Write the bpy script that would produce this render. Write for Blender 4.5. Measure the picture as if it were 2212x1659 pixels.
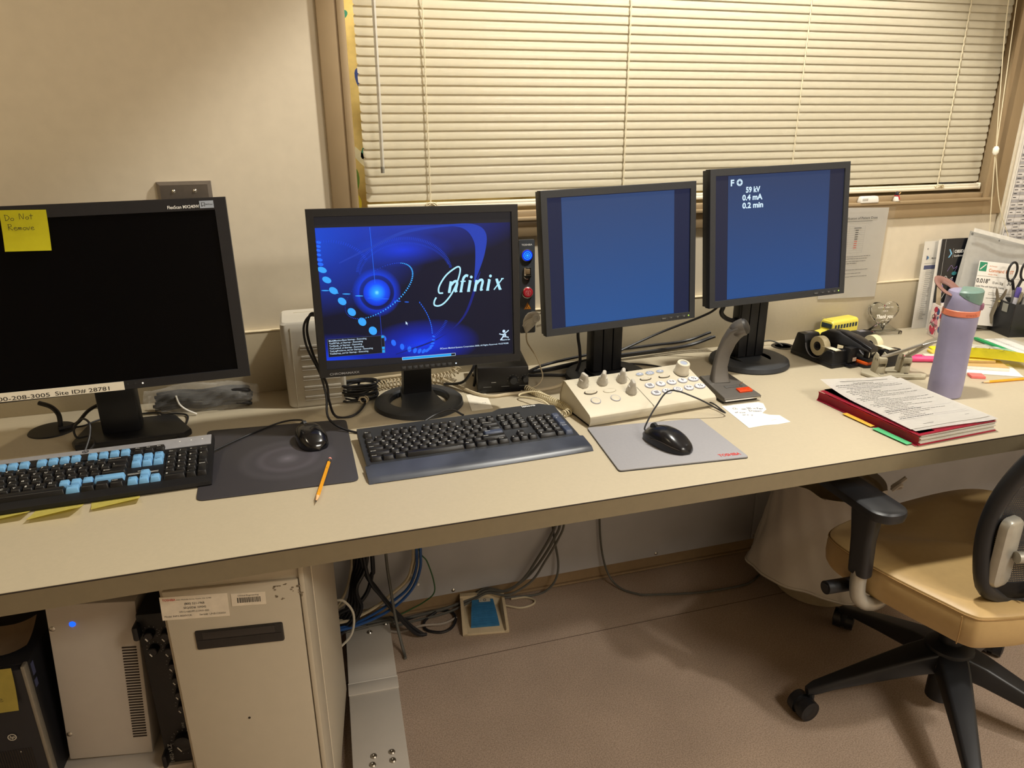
import bpy, bmesh, math, random
from mathutils import Matrix, Vector, Euler
random.seed(7)
R = math.radians
PI = math.pi
S = bpy.context.scene
COL = S.collection
for _o in list(bpy.data.objects):
    bpy.data.objects.remove(_o)

# ------------------------------------------------------------------ camera
cam_d = bpy.data.cameras.new('camera')
cam = bpy.data.objects.new('camera', cam_d)
COL.objects.link(cam)
S.camera = cam
F_PX = 1563.86
cam_d.sensor_fit = 'HORIZONTAL'
cam_d.sensor_width = 36.0
cam_d.lens = F_PX / 2212 * 36.0
cam_d.clip_start = 0.02
yaw, pitch, roll = 0.2871, 0.3454, -0.0064
fwd = Vector((math.sin(yaw) * math.cos(pitch), math.cos(yaw) * math.cos(pitch), -math.sin(pitch)))
rgt = Vector((math.cos(yaw), -math.sin(yaw), 0))
upv = rgt.cross(fwd)
r2 = math.cos(roll) * rgt + math.sin(roll) * upv
u2 = -math.sin(roll) * rgt + math.cos(roll) * upv
cam.matrix_world = Matrix(((r2.x, u2.x, -fwd.x, 0), (r2.y, u2.y, -fwd.y, -1.8387), (r2.z, u2.z, -fwd.z, 1.3853), (0, 0, 0, 1)))

# ------------------------------------------------------------------ view, world, lights
S.view_settings.view_transform = 'Standard'
S.view_settings.look = 'None'
S.view_settings.gamma = 1.0
S.view_settings.exposure = 0.0
S.view_settings.use_curve_mapping = False
wd = bpy.data.worlds.new('world')
S.world = wd
wd.use_nodes = True
wd.node_tree.nodes['Background'].inputs[0].default_value = (0.9, 0.75, 0.55, 1)
wd.node_tree.nodes['Background'].inputs[1].default_value = 0.05
S.cycles.max_bounces = 8
S.cycles.use_denoising = True
try:
    S.cycles.denoiser = 'OPENIMAGEDENOISE'
except Exception:
    pass

def spot(name, loc, power, color, angle=120, blend=0.6, radius=0.06, aim=(0, 0, -1)):
    d = bpy.data.lights.new(name, 'SPOT')
    d.energy = power
    d.color = color
    d.spot_size = R(angle)
    d.spot_blend = blend
    d.shadow_soft_size = radius
    o = bpy.data.objects.new(name, d)
    o.location = loc
    o.rotation_euler = Vector(aim).to_track_quat('-Z', 'Y').to_euler()
    COL.objects.link(o)
    return o

def area(name, loc, power, color, sx, sy, aim=(0, 0, -1)):
    d = bpy.data.lights.new(name, 'AREA')
    d.energy = power
    d.color = color
    d.shape = 'RECTANGLE'
    d.size = sx
    d.size_y = sy
    o = bpy.data.objects.new(name, d)
    o.location = loc
    o.rotation_euler = Vector(aim).to_track_quat('-Z', 'Y').to_euler()
    COL.objects.link(o)
    return o

WARM = (1.0, 0.96, 0.86)
spot('downlight_lamp', (1.02, -0.53, 2.58), 160, WARM, 104, 0.24)
spot('downlight_lamp', (2.80, -0.50, 2.58), 25, WARM, 104, 0.32)
spot('downlight_lamp', (-1.00, -0.90, 2.58), 30, (1.0, 0.84, 0.58), 140, 0.9)
spot('downlight_lamp', (1.90, -2.30, 2.58), 110, (1.0, 0.95, 0.87), 108, 0.35)
area('room_fill_light', (1.75, -2.9, 2.59), 66, (1.0, 0.93, 0.82), 1.0, 0.6)  # unseen area light, added as soft fill for the wall and floor

# ------------------------------------------------------------------ materials
def lin(c):
    return c / 12.92 if c <= 0.04045 else ((c + 0.055) / 1.055) ** 2.4
def rgb(h):
    h = h.lstrip('#')
    return tuple(lin(int(h[i:i + 2], 16) / 255) for i in (0, 2, 4)) + (1.0,)
MATS = {}
def mat(name, col, rough=0.5, metal=0.0, noise=0.06, scale=60.0, bump=0.0, coat=0.0, spec=0.5, trans=0.0, alpha=1.0, ior=1.45):
    if name in MATS:
        return MATS[name]
    m = bpy.data.materials.new(name)
    m.use_nodes = True
    nt = m.node_tree
    b = nt.nodes['Principled BSDF']
    c = rgb(col)
    tc = nt.nodes.new('ShaderNodeTexCoord')
    nz = nt.nodes.new('ShaderNodeTexNoise')
    nz.inputs['Scale'].default_value = scale
    nz.inputs['Detail'].default_value = 3
    nt.links.new(tc.outputs['Object'], nz.inputs['Vector'])
    cr = nt.nodes.new('ShaderNodeValToRGB')
    cr.color_ramp.elements[0].position = 0.3
    cr.color_ramp.elements[1].position = 0.7
    cr.color_ramp.elements[0].color = tuple(x * (1 - noise) for x in c[:3]) + (1,)
    cr.color_ramp.elements[1].color = tuple(min(1, x * (1 + noise)) for x in c[:3]) + (1,)
    nt.links.new(nz.outputs['Fac'], cr.inputs['Fac'])
    nt.links.new(cr.outputs['Color'], b.inputs['Base Color'])
    b.inputs['Roughness'].default_value = rough
    b.inputs['Metallic'].default_value = metal
    b.inputs['Specular IOR Level'].default_value = spec
    b.inputs['Coat Weight'].default_value = coat
    b.inputs['Transmission Weight'].default_value = trans
    b.inputs['Alpha'].default_value = alpha
    b.inputs['IOR'].default_value = ior
    if bump:
        bp = nt.nodes.new('ShaderNodeBump')
        bp.inputs['Strength'].default_value = bump
        bp.inputs['Distance'].default_value = 0.002
        nt.links.new(nz.outputs['Fac'], bp.inputs['Height'])
        nt.links.new(bp.outputs['Normal'], b.inputs['Normal'])
    MATS[name] = m
    return m
def emit(name, col, strength=1.0):
    if name in MATS:
        return MATS[name]
    m = bpy.data.materials.new(name)
    m.use_nodes = True
    b = m.node_tree.nodes['Principled BSDF']
    b.inputs['Base Color'].default_value = (0.01, 0.01, 0.012, 1)
    b.inputs['Roughness'].default_value = 0.35
    b.inputs['Specular IOR Level'].default_value = 0.15
    b.inputs['Emission Color'].default_value = rgb(col)
    b.inputs['Emission Strength'].default_value = strength
    MATS[name] = m
    return m
def film(name, tint='#ffffff', rough=0.12, alpha=0.25):
    if name in MATS:
        return MATS[name]
    return mat(name, tint, rough, 0, 0.02, 40, 0, alpha=alpha, spec=0.9)

# ------------------------------------------------------------------ mesh builder
def M4(loc=(0, 0, 0), rx=0, ry=0, rz=0, s=None):
    m = Matrix.Translation(loc) @ Euler((rx, ry, rz)).to_matrix().to_4x4()
    if s is not None:
        m = m @ Matrix.Diagonal((s[0], s[1], s[2], 1))
    return m
def basis(o, x, y):
    x = Vector(x).normalized()
    z = x.cross(Vector(y)).normalized()
    y = z.cross(x)
    return Matrix(((x.x, y.x, z.x, o[0]), (x.y, y.y, z.y, o[1]), (x.z, y.z, z.z, o[2]), (0, 0, 0, 1)))
def smooth_path(pts, n=6, closed=False):
    P = [Vector(p) for p in pts]
    if len(P) < 3:
        return P
    out = []
    L = len(P)
    rng = range(L) if closed else range(L - 1)
    for i in rng:
        if closed:
            a, b, c, d = P[i - 1], P[i], P[(i + 1) % L], P[(i + 2) % L]
        else:
            b, c = P[i], P[i + 1]
            a = P[i - 1] if i else b * 2 - c
            d = P[i + 2] if i + 2 < L else c * 2 - b
        for k in range(n):
            t = k / n
            out.append(0.5 * ((2 * b) + (c - a) * t + (2 * a - 5 * b + 4 * c - d) * t * t + (3 * b - a - 3 * c + d) * t ** 3))
    if not closed:
        out.append(P[-1])
    return out
def rrect(w, h, r, n=5, cx=0, cy=0):
    pts = []
    r = min(r, w / 2 - 1e-5, h / 2 - 1e-5)
    for (sx, sy, a0) in ((1, 1, 0), (-1, 1, 90), (-1, -1, 180), (1, -1, 270)):
        for k in range(n + 1):
            a = R(a0 + 90 * k / n)
            pts.append((cx + sx * (w / 2 - r) + r * math.cos(a), cy + sy * (h / 2 - r) + r * math.sin(a)))
    return pts
TXT = {}
def text_data(s, shear=0.0, off=0.0, sp=1.0):
    k = (s, shear, off, sp)
    if k not in TXT:
        cu = bpy.data.curves.new('t', 'FONT')
        cu.body = s
        cu.size = 1.0
        cu.shear = shear
        cu.offset = off
        cu.space_character = sp
        cu.resolution_u = 3
        cu.align_x = 'LEFT'
        cu.fill_mode = 'FRONT'
        o = bpy.data.objects.new('t', cu)
        me = o.to_mesh()
        vs = [v.co.copy() for v in me.vertices]
        fs = [tuple(p.vertices) for p in me.polygons]
        o.to_mesh_clear()
        bpy.data.objects.remove(o)
        bpy.data.curves.remove(cu)
        TXT[k] = (vs, fs)
    return TXT[k]

class MB:
    def __init__(s):
        s.bm = bmesh.new()
        s.mi = 0
    def put(s, vs, fs, M=None):
        nv = [s.bm.verts.new((M @ Vector(v)) if M else Vector(v)) for v in vs]
        for f in fs:
            try:
                fc = s.bm.faces.new([nv[i] for i in f])
                fc.material_index = s.mi
            except ValueError:
                pass
        return s
    def put_bm(s, b2, M=None):
        b2.verts.index_update()
        return s.put([v.co.copy() for v in b2.verts], [[v.index for v in f.verts] for f in b2.faces], M)
    def box(s, c, d, bev=0.0, M=None, seg=2, rz=0, rx=0, ry=0):
        b2 = bmesh.new()
        bmesh.ops.create_cube(b2, size=1.0)
        for v in b2.verts:
            v.co = Vector((v.co.x * d[0], v.co.y * d[1], v.co.z * d[2]))
        if bev:
            bmesh.ops.bevel(b2, geom=list(b2.edges), offset=min(bev, min(d) * 0.45), segments=seg, profile=0.5, affect='EDGES')
        T = M4(c, rx, ry, rz)
        s.put_bm(b2, (M @ T) if M else T)
        b2.free()
        return s
    def prism(s, pts, z0, z1, M=None, bev=0.0, seg=2):
        b2 = bmesh.new()
        lo = [b2.verts.new((p[0], p[1], z0)) for p in pts]
        f = b2.faces.new(lo)
        ex = bmesh.ops.extrude_face_region(b2, geom=[f])
        for v in ex['geom']:
            if isinstance(v, bmesh.types.BMVert):
                v.co.z = z1
        bmesh.ops.recalc_face_normals(b2, faces=list(b2.faces))
        if bev:
            es = [e for e in b2.edges if abs(e.verts[0].co.z - e.verts[1].co.z) < 1e-7]
            bmesh.ops.bevel(b2, geom=es, offset=bev, segments=seg, profile=0.5, affect='EDGES')
        s.put_bm(b2, M)
        b2.free()
        return s
    def cyl(s, a, b, r, r1=None, n=20, cap=True):
        a, b = Vector(a), Vector(b)
        r1 = r if r1 is None else r1
        z = (b - a)
        L = z.length
        q = z.to_track_quat('Z', 'Y').to_matrix().to_4x4()
        M = Matrix.Translation(a) @ q
        vs, fs = [], []
        for k in range(n):
            t = 2 * PI * k / n
            vs.append((r * math.cos(t), r * math.sin(t), 0))
            vs.append((r1 * math.cos(t), r1 * math.sin(t), L))
        for k in range(n):
            j = (k + 1) % n
            fs.append((2 * k, 2 * j, 2 * j + 1, 2 * k + 1))
        if cap:
            fs.append([2 * k for k in range(n)][::-1])
            fs.append([2 * k + 1 for k in range(n)])
        return s.put(vs, fs, M)
    def lathe(s, prof, M=None, n=32, a0=0, a1=2 * PI):
        vs, fs = [], []
        full = abs(a1 - a0 - 2 * PI) < 1e-6
        m = n if full else n + 1
        for k in range(m):
            t = a0 + (a1 - a0) * k / n
            for (r, z) in prof:
                vs.append((r * math.cos(t), r * math.sin(t), z))
        L = len(prof)
        for k in range(n):
            j = (k + 1) % m
            for i in range(L - 1):
                q = (k * L + i, j * L + i, j * L + i + 1, k * L + i + 1)
                if prof[i][0] < 1e-7:
                    q = (q[0], q[2], q[3])
                elif prof[i + 1][0] < 1e-7:
                    q = (q[0], q[1], q[2])
                fs.append(q)
        return s.put(vs, fs, M)
    def tube(s, pts, r, n=8, sm=6, closed=False, taper=None, flat=None):
        P = smooth_path(pts, sm, closed) if sm else [Vector(p) for p in pts]
        L = len(P)
        vs, fs = [], []
        up = None
        for i, p in enumerate(P):
            if closed:
                t = P[(i + 1) % L] - P[i - 1]
            else:
                t = P[min(i + 1, L - 1)] - P[max(i - 1, 0)]
            if t.length < 1e-9:
                t = Vector((0, 0, 1))
            t.normalize()
            if up is None:
                up = Vector((0, 0, 1)) if abs(t.z) < 0.9 else Vector((1, 0, 0))
            x = up.cross(t)
            if x.length < 1e-6:
                x = Vector((1, 0, 0)).cross(t)
            x.normalize()
            y = t.cross(x)
            up = y
            rr = r if taper is None else r * (1 + (taper - 1) * i / (L - 1))
            rx, ry = (rr, rr) if flat is None else (rr, rr * flat)
            for k in range(n):
                a = 2 * PI * k / n
                vs.append(p + x * (rx * math.cos(a)) + y * (ry * math.sin(a)))
        for i in range(L if closed else L - 1):
            j = (i + 1) % L
            for k in range(n):
                k2 = (k + 1) % n
                fs.append((i * n + k, i * n + k2, j * n + k2, j * n + k))
        if not closed:
            fs.append(list(range(n))[::-1])
            fs.append([(L - 1) * n + k for k in range(n)])
        return s.put(vs, fs)
    def grid(s, fn, nu, nv, thick=0.0, M=None):
        vs = [Vector(fn(i / nu, j / nv)) for i in range(nu + 1) for j in range(nv + 1)]
        fs = []
        for i in range(nu):
            for j in range(nv):
                a = i * (nv + 1) + j
                fs.append((a, a + nv + 1, a + nv + 2, a + 1))
        if thick:
            b2 = bmesh.new()
            bv = [b2.verts.new(v) for v in vs]
            for f in fs:
                b2.faces.new([bv[k] for k in f])
            bmesh.ops.solidify(b2, geom=list(b2.faces), thickness=thick)
            s.put_bm(b2, M)
            b2.free()
        else:
            s.put(vs, fs, M)
        return s
    def loft(s, rings, M=None, cap=True, closed=False):
        n = len(rings[0])
        vs = [v for r_ in rings for v in r_]
        fs = []
        L = len(rings)
        for i in range(L if closed else L - 1):
            j = (i + 1) % L
            for k in range(n):
                k2 = (k + 1) % n
                fs.append((i * n + k, i * n + k2, j * n + k2, j * n + k))
        if cap and not closed:
            fs.append(list(range(n))[::-1])
            fs.append([(L - 1) * n + k for k in range(n)])
        return s.put(vs, fs, M)
    def text(s, t, size, M, align='L', shear=0.0, off=0.0, sp=1.0, fit=None):
        vs, fs = text_data(t, shear, off, sp)
        if not vs:
            return s
        x0 = min(v.x for v in vs)
        x1 = max(v.x for v in vs)
        sx = size
        if fit:
            sx = fit / (x1 - x0)
        dx = {'L': -x0, 'C': -(x0 + x1) / 2, 'R': -x1}[align]
        return s.put([((v.x + dx) * sx, v.y * size, 0) for v in vs], fs, M)
    def rect(s, x, y, w, h, M=None, z=0.0):
        return s.put([(x, y, z), (x + w, y, z), (x + w, y + h, z), (x, y + h, z)], [(0, 1, 2, 3)], M)
    def disc(s, x, y, rx, ry, M=None, z=0.0, n=20, rot=0.0):
        c, sn = math.cos(rot), math.sin(rot)
        vs = []
        for k in range(n):
            a = 2 * PI * k / n
            u, v = rx * math.cos(a), ry * math.sin(a)
            vs.append((x + u * c - v * sn, y + u * sn + v * c, z))
        return s.put(vs, [tuple(range(n))], M)
    def ring(s, x, y, r0, r1, M=None, z=0.0, n=24):
        vs, fs = [], []
        for k in range(n):
            a = 2 * PI * k / n
            vs += [(x + r0 * math.cos(a), y + r0 * math.sin(a), z), (x + r1 * math.cos(a), y + r1 * math.sin(a), z)]
        for k in range(n):
            j = (k + 1) % n
            fs.append((2 * k, 2 * k + 1, 2 * j + 1, 2 * j))
        return s.put(vs, fs, M)
    def stroke(s, pts, w, M=None, z=0.0, sm=5):
        P = smooth_path([(p[0], p[1], 0) for p in pts], sm) if sm else [Vector((p[0], p[1], 0)) for p in pts]
        vs, fs = [], []
        for i, p in enumerate(P):
            t = P[min(i + 1, len(P) - 1)] - P[max(i - 1, 0)]
            if t.length < 1e-9:
                t = Vector((1, 0, 0))
            t.normalize()
            nn = Vector((-t.y, t.x, 0)) * (w / 2)
            vs += [(p.x + nn.x, p.y + nn.y, z), (p.x - nn.x, p.y - nn.y, z)]
        for i in range(len(P) - 1):
            fs.append((2 * i, 2 * i + 1, 2 * i + 3, 2 * i + 2))
        return s.put(vs, fs, M)
    def mesh(s, name, mats, recalc=True, ang=38, flat=False):
        if recalc:
            bmesh.ops.recalc_face_normals(s.bm, faces=list(s.bm.faces))
        me = bpy.data.meshes.new(name)
        s.bm.to_mesh(me)
        s.bm.free()
        for m in (mats if isinstance(mats, (list, tuple)) else [mats]):
            me.materials.append(m)
        if not flat:
            me.shade_smooth()
            me.set_sharp_from_angle(angle=R(ang))
        return me
    def obj(s, name, mats, parent=None, loc=None, rot=None, label=None, **kw):
        me = s.mesh(name, mats, **kw)
        return link(name, me, parent, loc, rot, label)

def link(name, me, parent=None, loc=None, rot=None, label=None):
    o = bpy.data.objects.new(name, me)
    COL.objects.link(o)
    if parent is not None:
        o.parent = parent
    if loc is not None:
        o.location = loc
    if rot is not None:
        o.rotation_euler = rot
    if label:
        o['label'] = label
    return o
def tag(o, label, cat, group=None):
    o['label'] = label
    o['category'] = cat
    if group:
        o['group'] = group
    return o
def thing(name, label, cat, loc=(0, 0, 0), rz=0.0, group=None, rot=None):
    o = bpy.data.objects.new(name, None)
    o.empty_display_size = 0.05
    COL.objects.link(o)
    o.location = loc
    o.rotation_euler = rot if rot else (0, 0, rz)
    return tag(o, label, cat, group)
def struct(name, mb, mats, label=None, **kw):
    o = mb.obj(name, mats, **kw)
    o['kind'] = 'structure'
    if label:
        o['label'] = label
    return o
def copy_tree(o, parent=None):
    c = o.copy()
    COL.objects.link(c)
    if parent is not None:
        c.parent = parent
    for ch in list(o.children):
        copy_tree(ch, c)
    return c
# ------------------------------------------------------------------ shell
XL, XR, YF, ZC = -1.9, 3.3, -3.8, 2.62
WX0, WX1, WZ0, WZ1 = 0.150, 2.14, 1.155, 2.08
m_wall = mat('wall_paint', '#d4c9b4', 0.75, noise=0.025, scale=30, bump=0.05)
m_frame = mat('frame_paint', '#9a8566', 0.45, noise=0.03, scale=20)
m_lam = mat('laminate', '#b0a58e', 0.42, noise=0.02, scale=150)
m_lam_e = mat('laminate_edge', '#796e57', 0.5, noise=0.03, scale=80)
m_dark = mat('seam_dark', '#2a211a', 0.7)

b = MB()
b.box(((XL + WX0) / 2, 0.06, ZC / 2), (WX0 - XL, 0.12, ZC))
b.box(((XR + WX1) / 2, 0.06, ZC / 2), (XR - WX1, 0.12, ZC))
b.box(((WX0 + WX1) / 2, 0.06, WZ0 / 2), (WX1 - WX0, 0.12, WZ0))
b.box(((WX0 + WX1) / 2, 0.06, (WZ1 + ZC) / 2), (WX1 - WX0, 0.12, ZC - WZ1))
struct('wall_back', b, m_wall)
b = MB(); b.box((XL - 0.06, YF / 2, ZC / 2), (0.12, -YF + 0.24, ZC)); struct('wall_left', b, m_wall)
b = MB(); b.box((XR + 0.06, YF / 2, ZC / 2), (0.12, -YF + 0.24, ZC)); struct('wall_right', b, m_wall)
b = MB(); b.box(((XL + XR) / 2, YF - 0.06, ZC / 2), (XR - XL, 0.12, ZC)); struct('wall_front', b, m_wall)
b = MB(); b.box(((XL + XR) / 2, YF / 2, ZC + 0.05), (XR - XL + 0.24, -YF + 0.24, 0.1)); struct('ceiling', b, mat('ceiling_white', '#cfc8ba', 0.9))

# speckled sheet vinyl floor
fm = bpy.data.materials.new('sheet_vinyl')
fm.use_nodes = True
nt = fm.node_tree
pb = nt.nodes['Principled BSDF']
tc = nt.nodes.new('ShaderNodeTexCoord')
n1 = nt.nodes.new('ShaderNodeTexNoise'); n1.inputs['Scale'].default_value = 330; n1.inputs['Detail'].default_value = 2
n2 = nt.nodes.new('ShaderNodeTexNoise'); n2.inputs['Scale'].default_value = 6; n2.inputs['Detail'].default_value = 4
vo = nt.nodes.new('ShaderNodeTexVoronoi'); vo.inputs['Scale'].default_value = 210
for n_ in (n1, n2, vo):
    nt.links.new(tc.outputs['Object'], n_.inputs['Vector'])
c1 = nt.nodes.new('ShaderNodeValToRGB')
c1.color_ramp.elements[0].position = 0.36; c1.color_ramp.elements[0].color = rgb('#8b7968')
c1.color_ramp.elements[1].position = 0.62; c1.color_ramp.elements[1].color = rgb('#aa9685')
nt.links.new(n1.outputs['Fac'], c1.inputs['Fac'])
c2 = nt.nodes.new('ShaderNodeValToRGB')
c2.color_ramp.elements[0].position = 0.10; c2.color_ramp.elements[0].color = (0.62, 0.60, 0.58, 1)
c2.color_ramp.elements[1].position = 0.22; c2.color_ramp.elements[1].color = (1, 1, 1, 1)
nt.links.new(vo.outputs['Distance'], c2.inputs['Fac'])
mx = nt.nodes.new('ShaderNodeMix'); mx.data_type = 'RGBA'; mx.blend_type = 'MULTIPLY'; mx.inputs[0].default_value = 0.8
nt.links.new(c1.outputs['Color'], mx.inputs[6]); nt.links.new(c2.outputs['Color'], mx.inputs[7])
mx2 = nt.nodes.new('ShaderNodeMix'); mx2.data_type = 'RGBA'; mx2.blend_type = 'OVERLAY'; mx2.inputs[0].default_value = 0.18
nt.links.new(mx.outputs[2], mx2.inputs[6]); nt.links.new(n2.outputs['Fac'], mx2.inputs[7])
nt.links.new(mx2.outputs[2], pb.inputs['Base Color'])
pb.inputs['Roughness'].default_value = 0.42
b = MB(); b.box(((XL + XR) / 2, YF / 2, -0.05), (XR - XL + 0.24, -YF + 0.24, 0.1))
b.mi = 1
b.box((0.7, -0.2485, 0.0001), (5.0, 0.0022, 0.0006))
struct('floor', b, [fm, mat('floor_weld', '#5c4b3f', 0.6)])
b = MB(); b.box(((XL + XR) / 2, -0.004, 0.027), (XR - XL, 0.006, 0.05)); b.box(((XL + XR) / 2, -0.010, 0.005), (XR - XL, 0.012, 0.008), 0.003)
struct('baseboard_back', b, mat('baseboard_vinyl', '#8b7558', 0.5))

# access panels on the wall under the desk
m_panel = mat('wall_panel_grey', '#aeaeb2', 0.6, noise=0.05, scale=9)
m_steel = mat('steel', '#b8b4ac', 0.3, 1.0)
def wall_panel(x0, x1, label, screws):
    t = thing('wall_access_panel', label, 'panel', (x0, 0, 0.05))
    w = x1 - x0
    b = MB(); b.box((w / 2, -0.0095, 0.325), (w, 0.015, 0.65), 0.001); b.obj('panel', m_panel, t)
    for sx in screws:
        b = MB(); b.lathe([(0, 0.004), (0.003, 0.0035), (0.0055, 0.0012), (0.0055, 0)], M4((sx - x0, -0.017, 0.011), rx=R(90)), 14)
        b.obj('screw', m_steel, t)
wall_panel(-0.45, 1.3795, 'long grey wall panel under the desk behind the cable bundles', [0.349, 1.0243])
wall_panel(1.3825, 3.2, 'grey wall panel under the desk behind the bagged trash bin', [1.3905])

# ------------------------------------------------------------------ window
b = MB()
def bar(x0, x1, y0, y1, z0, z1, bev=0.003):
    b.box(((x0 + x1) / 2, (y0 + y1) / 2, (z0 + z1) / 2), (x1 - x0, y1 - y0, z1 - z0), bev)
bar(0.094, 0.153, -0.011, -0.001, 1.1045, 2.12)           # left face
bar(0.1385, 0.1535, -0.014, -0.006, 1.155, 2.06, 0.002)
bar(0.148, 0.1565, -0.011, 0.118, 1.155, 2.08)            # left reveal
bar(2.0985, 2.178, -0.011, -0.001, 1.1045, 2.12)          # right face
bar(2.113, 2.14, -0.011, 0.118, 1.155, 2.08)
bar(0.15, 2.12, -0.011, -0.001, 2.05, 2.12)               # head
bar(0.155, 2.14, -0.011, 0.118, 2.055, 2.079)
bar(0.15, 2.178, -0.0108, -0.001, 1.1045, 1.150)           # apron below ledge
bar(0.12, 2.118, -0.018, 0.02, 1.147, 1.156, 0.002)       # ledge
bar(0.155, 2.12, -0.001, 0.118, 1.150, 1.171, 0.002)      # inner stop
struct('trim_1', b, m_frame)
b = MB(); b.box((1.14, 0.105, 1.61), (1.95, 0.005, 0.90))
struct('window_1', b, mat('window_glass', '#ffffff', 0.02, trans=1.0, ior=1.05, noise=0.0))

# patterned curtain in the room beyond the glass
def patterned():
    b = MB()
    b.grid(lambda u, v: (-0.2 + 2.7 * u, 0.55 + 0.02 * math.sin(u * 90), 0.9 + 1.3 * v), 120, 1)
    b.mi = 1
    rnd = random.Random(3)
    for k in range(26):
        zz = 1.15 + k * 0.035
        xx = 0.14 + rnd.random() * 0.2
        b.mi = rnd.choice([1, 1, 2, 3, 4, 5])
        b.disc(0, 0, 0.03 + 0.03 * rnd.random(), 0.012 + 0.012 * rnd.random(), M4((xx, 0.522, zz), rx=R(90)), rot=rnd.random() * 3)
    ms = [mat('curtain_yellow', '#e2c477', 0.8), mat('curtain_cream', '#eadfb8', 0.8), mat('curtain_green', '#3f8a6a', 0.8),
          mat('curtain_blue', '#3a4a86', 0.8), mat('curtain_gold', '#e6cf3a', 0.8), mat('curtain_leaf', '#6f8f3a', 0.8)]
    o = b.obj('patterned_curtain', ms)
    tag(o, 'yellow patterned curtain seen in the gap left of the white blind', 'curtain')
patterned()
area('curtain_fill_light', (0.25, 0.22, 2.25), 9, WARM, 0.4, 0.15, (0, 0.45, -1))  # added light between glass and curtain, only to brighten the curtain

# venetian blind
m_slat = mat('slat_cream', '#e9e2cd', 0.30, noise=0.01, scale=50, coat=0.15)
m_cord = mat('cord_cream', '#ddd2b4', 0.8)
bl = thing('venetian_blind', 'closed cream venetian blind hanging in the brown window frame', 'blind', (0.179, 0.03, 1.18))
BW = 2.1025 - 0.179
PIT = 0.02081
b = MB()
prof = []
NA = 7
for k in range(NA + 1):
    u = -0.0125 + 0.025 * k / NA
    prof.append((u, 0.0016 * (1 - (u / 0.0125) ** 2)))
tl = R(-78)
def slat_pt(px, pz):
    # profile runs top/back to bottom/front, crown towards the room
    c, s_ = math.cos(tl), math.sin(tl)
    return (-(px * c) - pz * abs(s_), px * s_ + pz * c * 0.8)
pp = [slat_pt(*q) for q in prof]
rc = 0.006
def xin(k, end):
    return rc * (1 - math.sqrt(max(0, 1 - ((abs(k - NA / 2) / (NA / 2)) ** 6))))
ringsL = [(xin(k, 0), pp[k][0], pp[k][1]) for k in range(NA + 1)]
ringsR = [(BW - xin(k, 1), pp[k][0], pp[k][1]) for k in range(NA + 1)]
vs = ringsL + ringsR
fs = [(k, k + 1, NA + 2 + k, NA + 1 + k) for k in range(NA)]
b2 = bmesh.new()
bv = [b2.verts.new(v) for v in vs]
for f in fs:
    b2.faces.new([bv[i] for i in f])
bmesh.ops.solidify(b2, geom=list(b2.faces), thickness=0.0006)
b.put_bm(b2); b2.free()
slat_me = b.mesh('slat', m_slat, ang=60)
NS = 40
for k in range(NS):
    link('slat', slat_me, bl, (0, 0, 0.0225 + 0.0135 + k * PIT))
b = MB(); b.box((BW / 2, -0.002, 0.0135), (BW, 0.020, 0.009), 0.003); b.box((BW / 2, -0.002, 0.006), (BW, 0.024, 0.011), 0.004)
b.box((BW - 0.0, -0.002, 0.010), (0.006, 0.025, 0.020), 0.003); b.obj('bottom_rail', m_slat, bl)
b = MB(); b.box((BW / 2, -0.002, 0.873), (BW, 0.030, 0.026), 0.002); b.obj('head_rail', m_slat, bl)
for lx in (0.338 - 0.179, 0.868 - 0.179, 1.398 - 0.179, 1.938 - 0.179):
    b = MB()
    for s_ in (-1, 1):
        pts = []
        for k in range(NS + 1):
            z = 0.02 + k * PIT
            pts.append((lx + s_ * 0.0016, -0.0085, z))
            pts.append((lx - s_ * 0.0010, -0.0065, z + PIT * 0.5))
        b.tube(pts, 0.0009, 5, 0)
    b.obj('ladder_cord', m_cord, bl)
    b = MB()
    for q in range(4):
        b.tube([(lx + 0.014 * math.cos(a * PI / 4 + q), -0.0145 - 0.002 * q, 0.014 + 0.005 * math.sin(a * PI / 4 * (1 + q % 2) + q * 1.7)) for a in range(8)], 0.0013, 5, 3, True)
    b.obj('cord_knot', m_cord, bl)
# tilt wand
b = MB(); b.tube([(0.0425, -0.052, 0.86), (0.0425, -0.050, 0.6), (0.0420, -0.040, 0.30), (0.0415, -0.026, 0.105)], 0.0050, 6, 4)
wand = b.obj('tilt_wand', mat('clear_plastic', '#dedad0', 0.10, trans=0.45, ior=1.3, noise=0), bl)
b = MB(); b.cyl((0.0415, -0.0265, 0.109), (0.0412, -0.025, 0.094), 0.005, 0.0045, 12); b.obj('wand_tip', mat('grey_plastic_tip', '#8d8a80', 0.4), wand)
# pull cord and tassel
b = MB()
b.tube([(2.020 - 0.179, -0.045, 0.86), (2.012 - 0.179, -0.062, 0.53), (2.040 - 0.179, -0.072, 0.28), (2.0655 - 0.179, -0.075, 0.125)], 0.0013, 5, 6)
b.tube([(2.032 - 0.179, -0.045, 0.86), (2.045 - 0.179, -0.062, 0.50), (2.055 - 0.179, -0.072, 0.28), (2.0665 - 0.179, -0.075, 0.125)], 0.0013, 5, 6)
b.tube([(2.0650 - 0.179, -0.075, 0.115), (2.1343 - 0.179 - 0.03, -0.075, -0.1), (2.100 - 0.179 + 0.012, -0.077, -0.15), (2.135 - 0.179, -0.085, -0.28)], 0.0014, 5, 6)
b.tube([(2.0660 - 0.179, -0.075, 0.115), (2.125 - 0.179, -0.075, -0.04), (2.192 - 0.179, -0.080, -0.155), (2.245 - 0.179, -0.090, -0.28)], 0.0014, 5, 6)
pc = b.obj('pull_cord', m_cord, bl)
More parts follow.
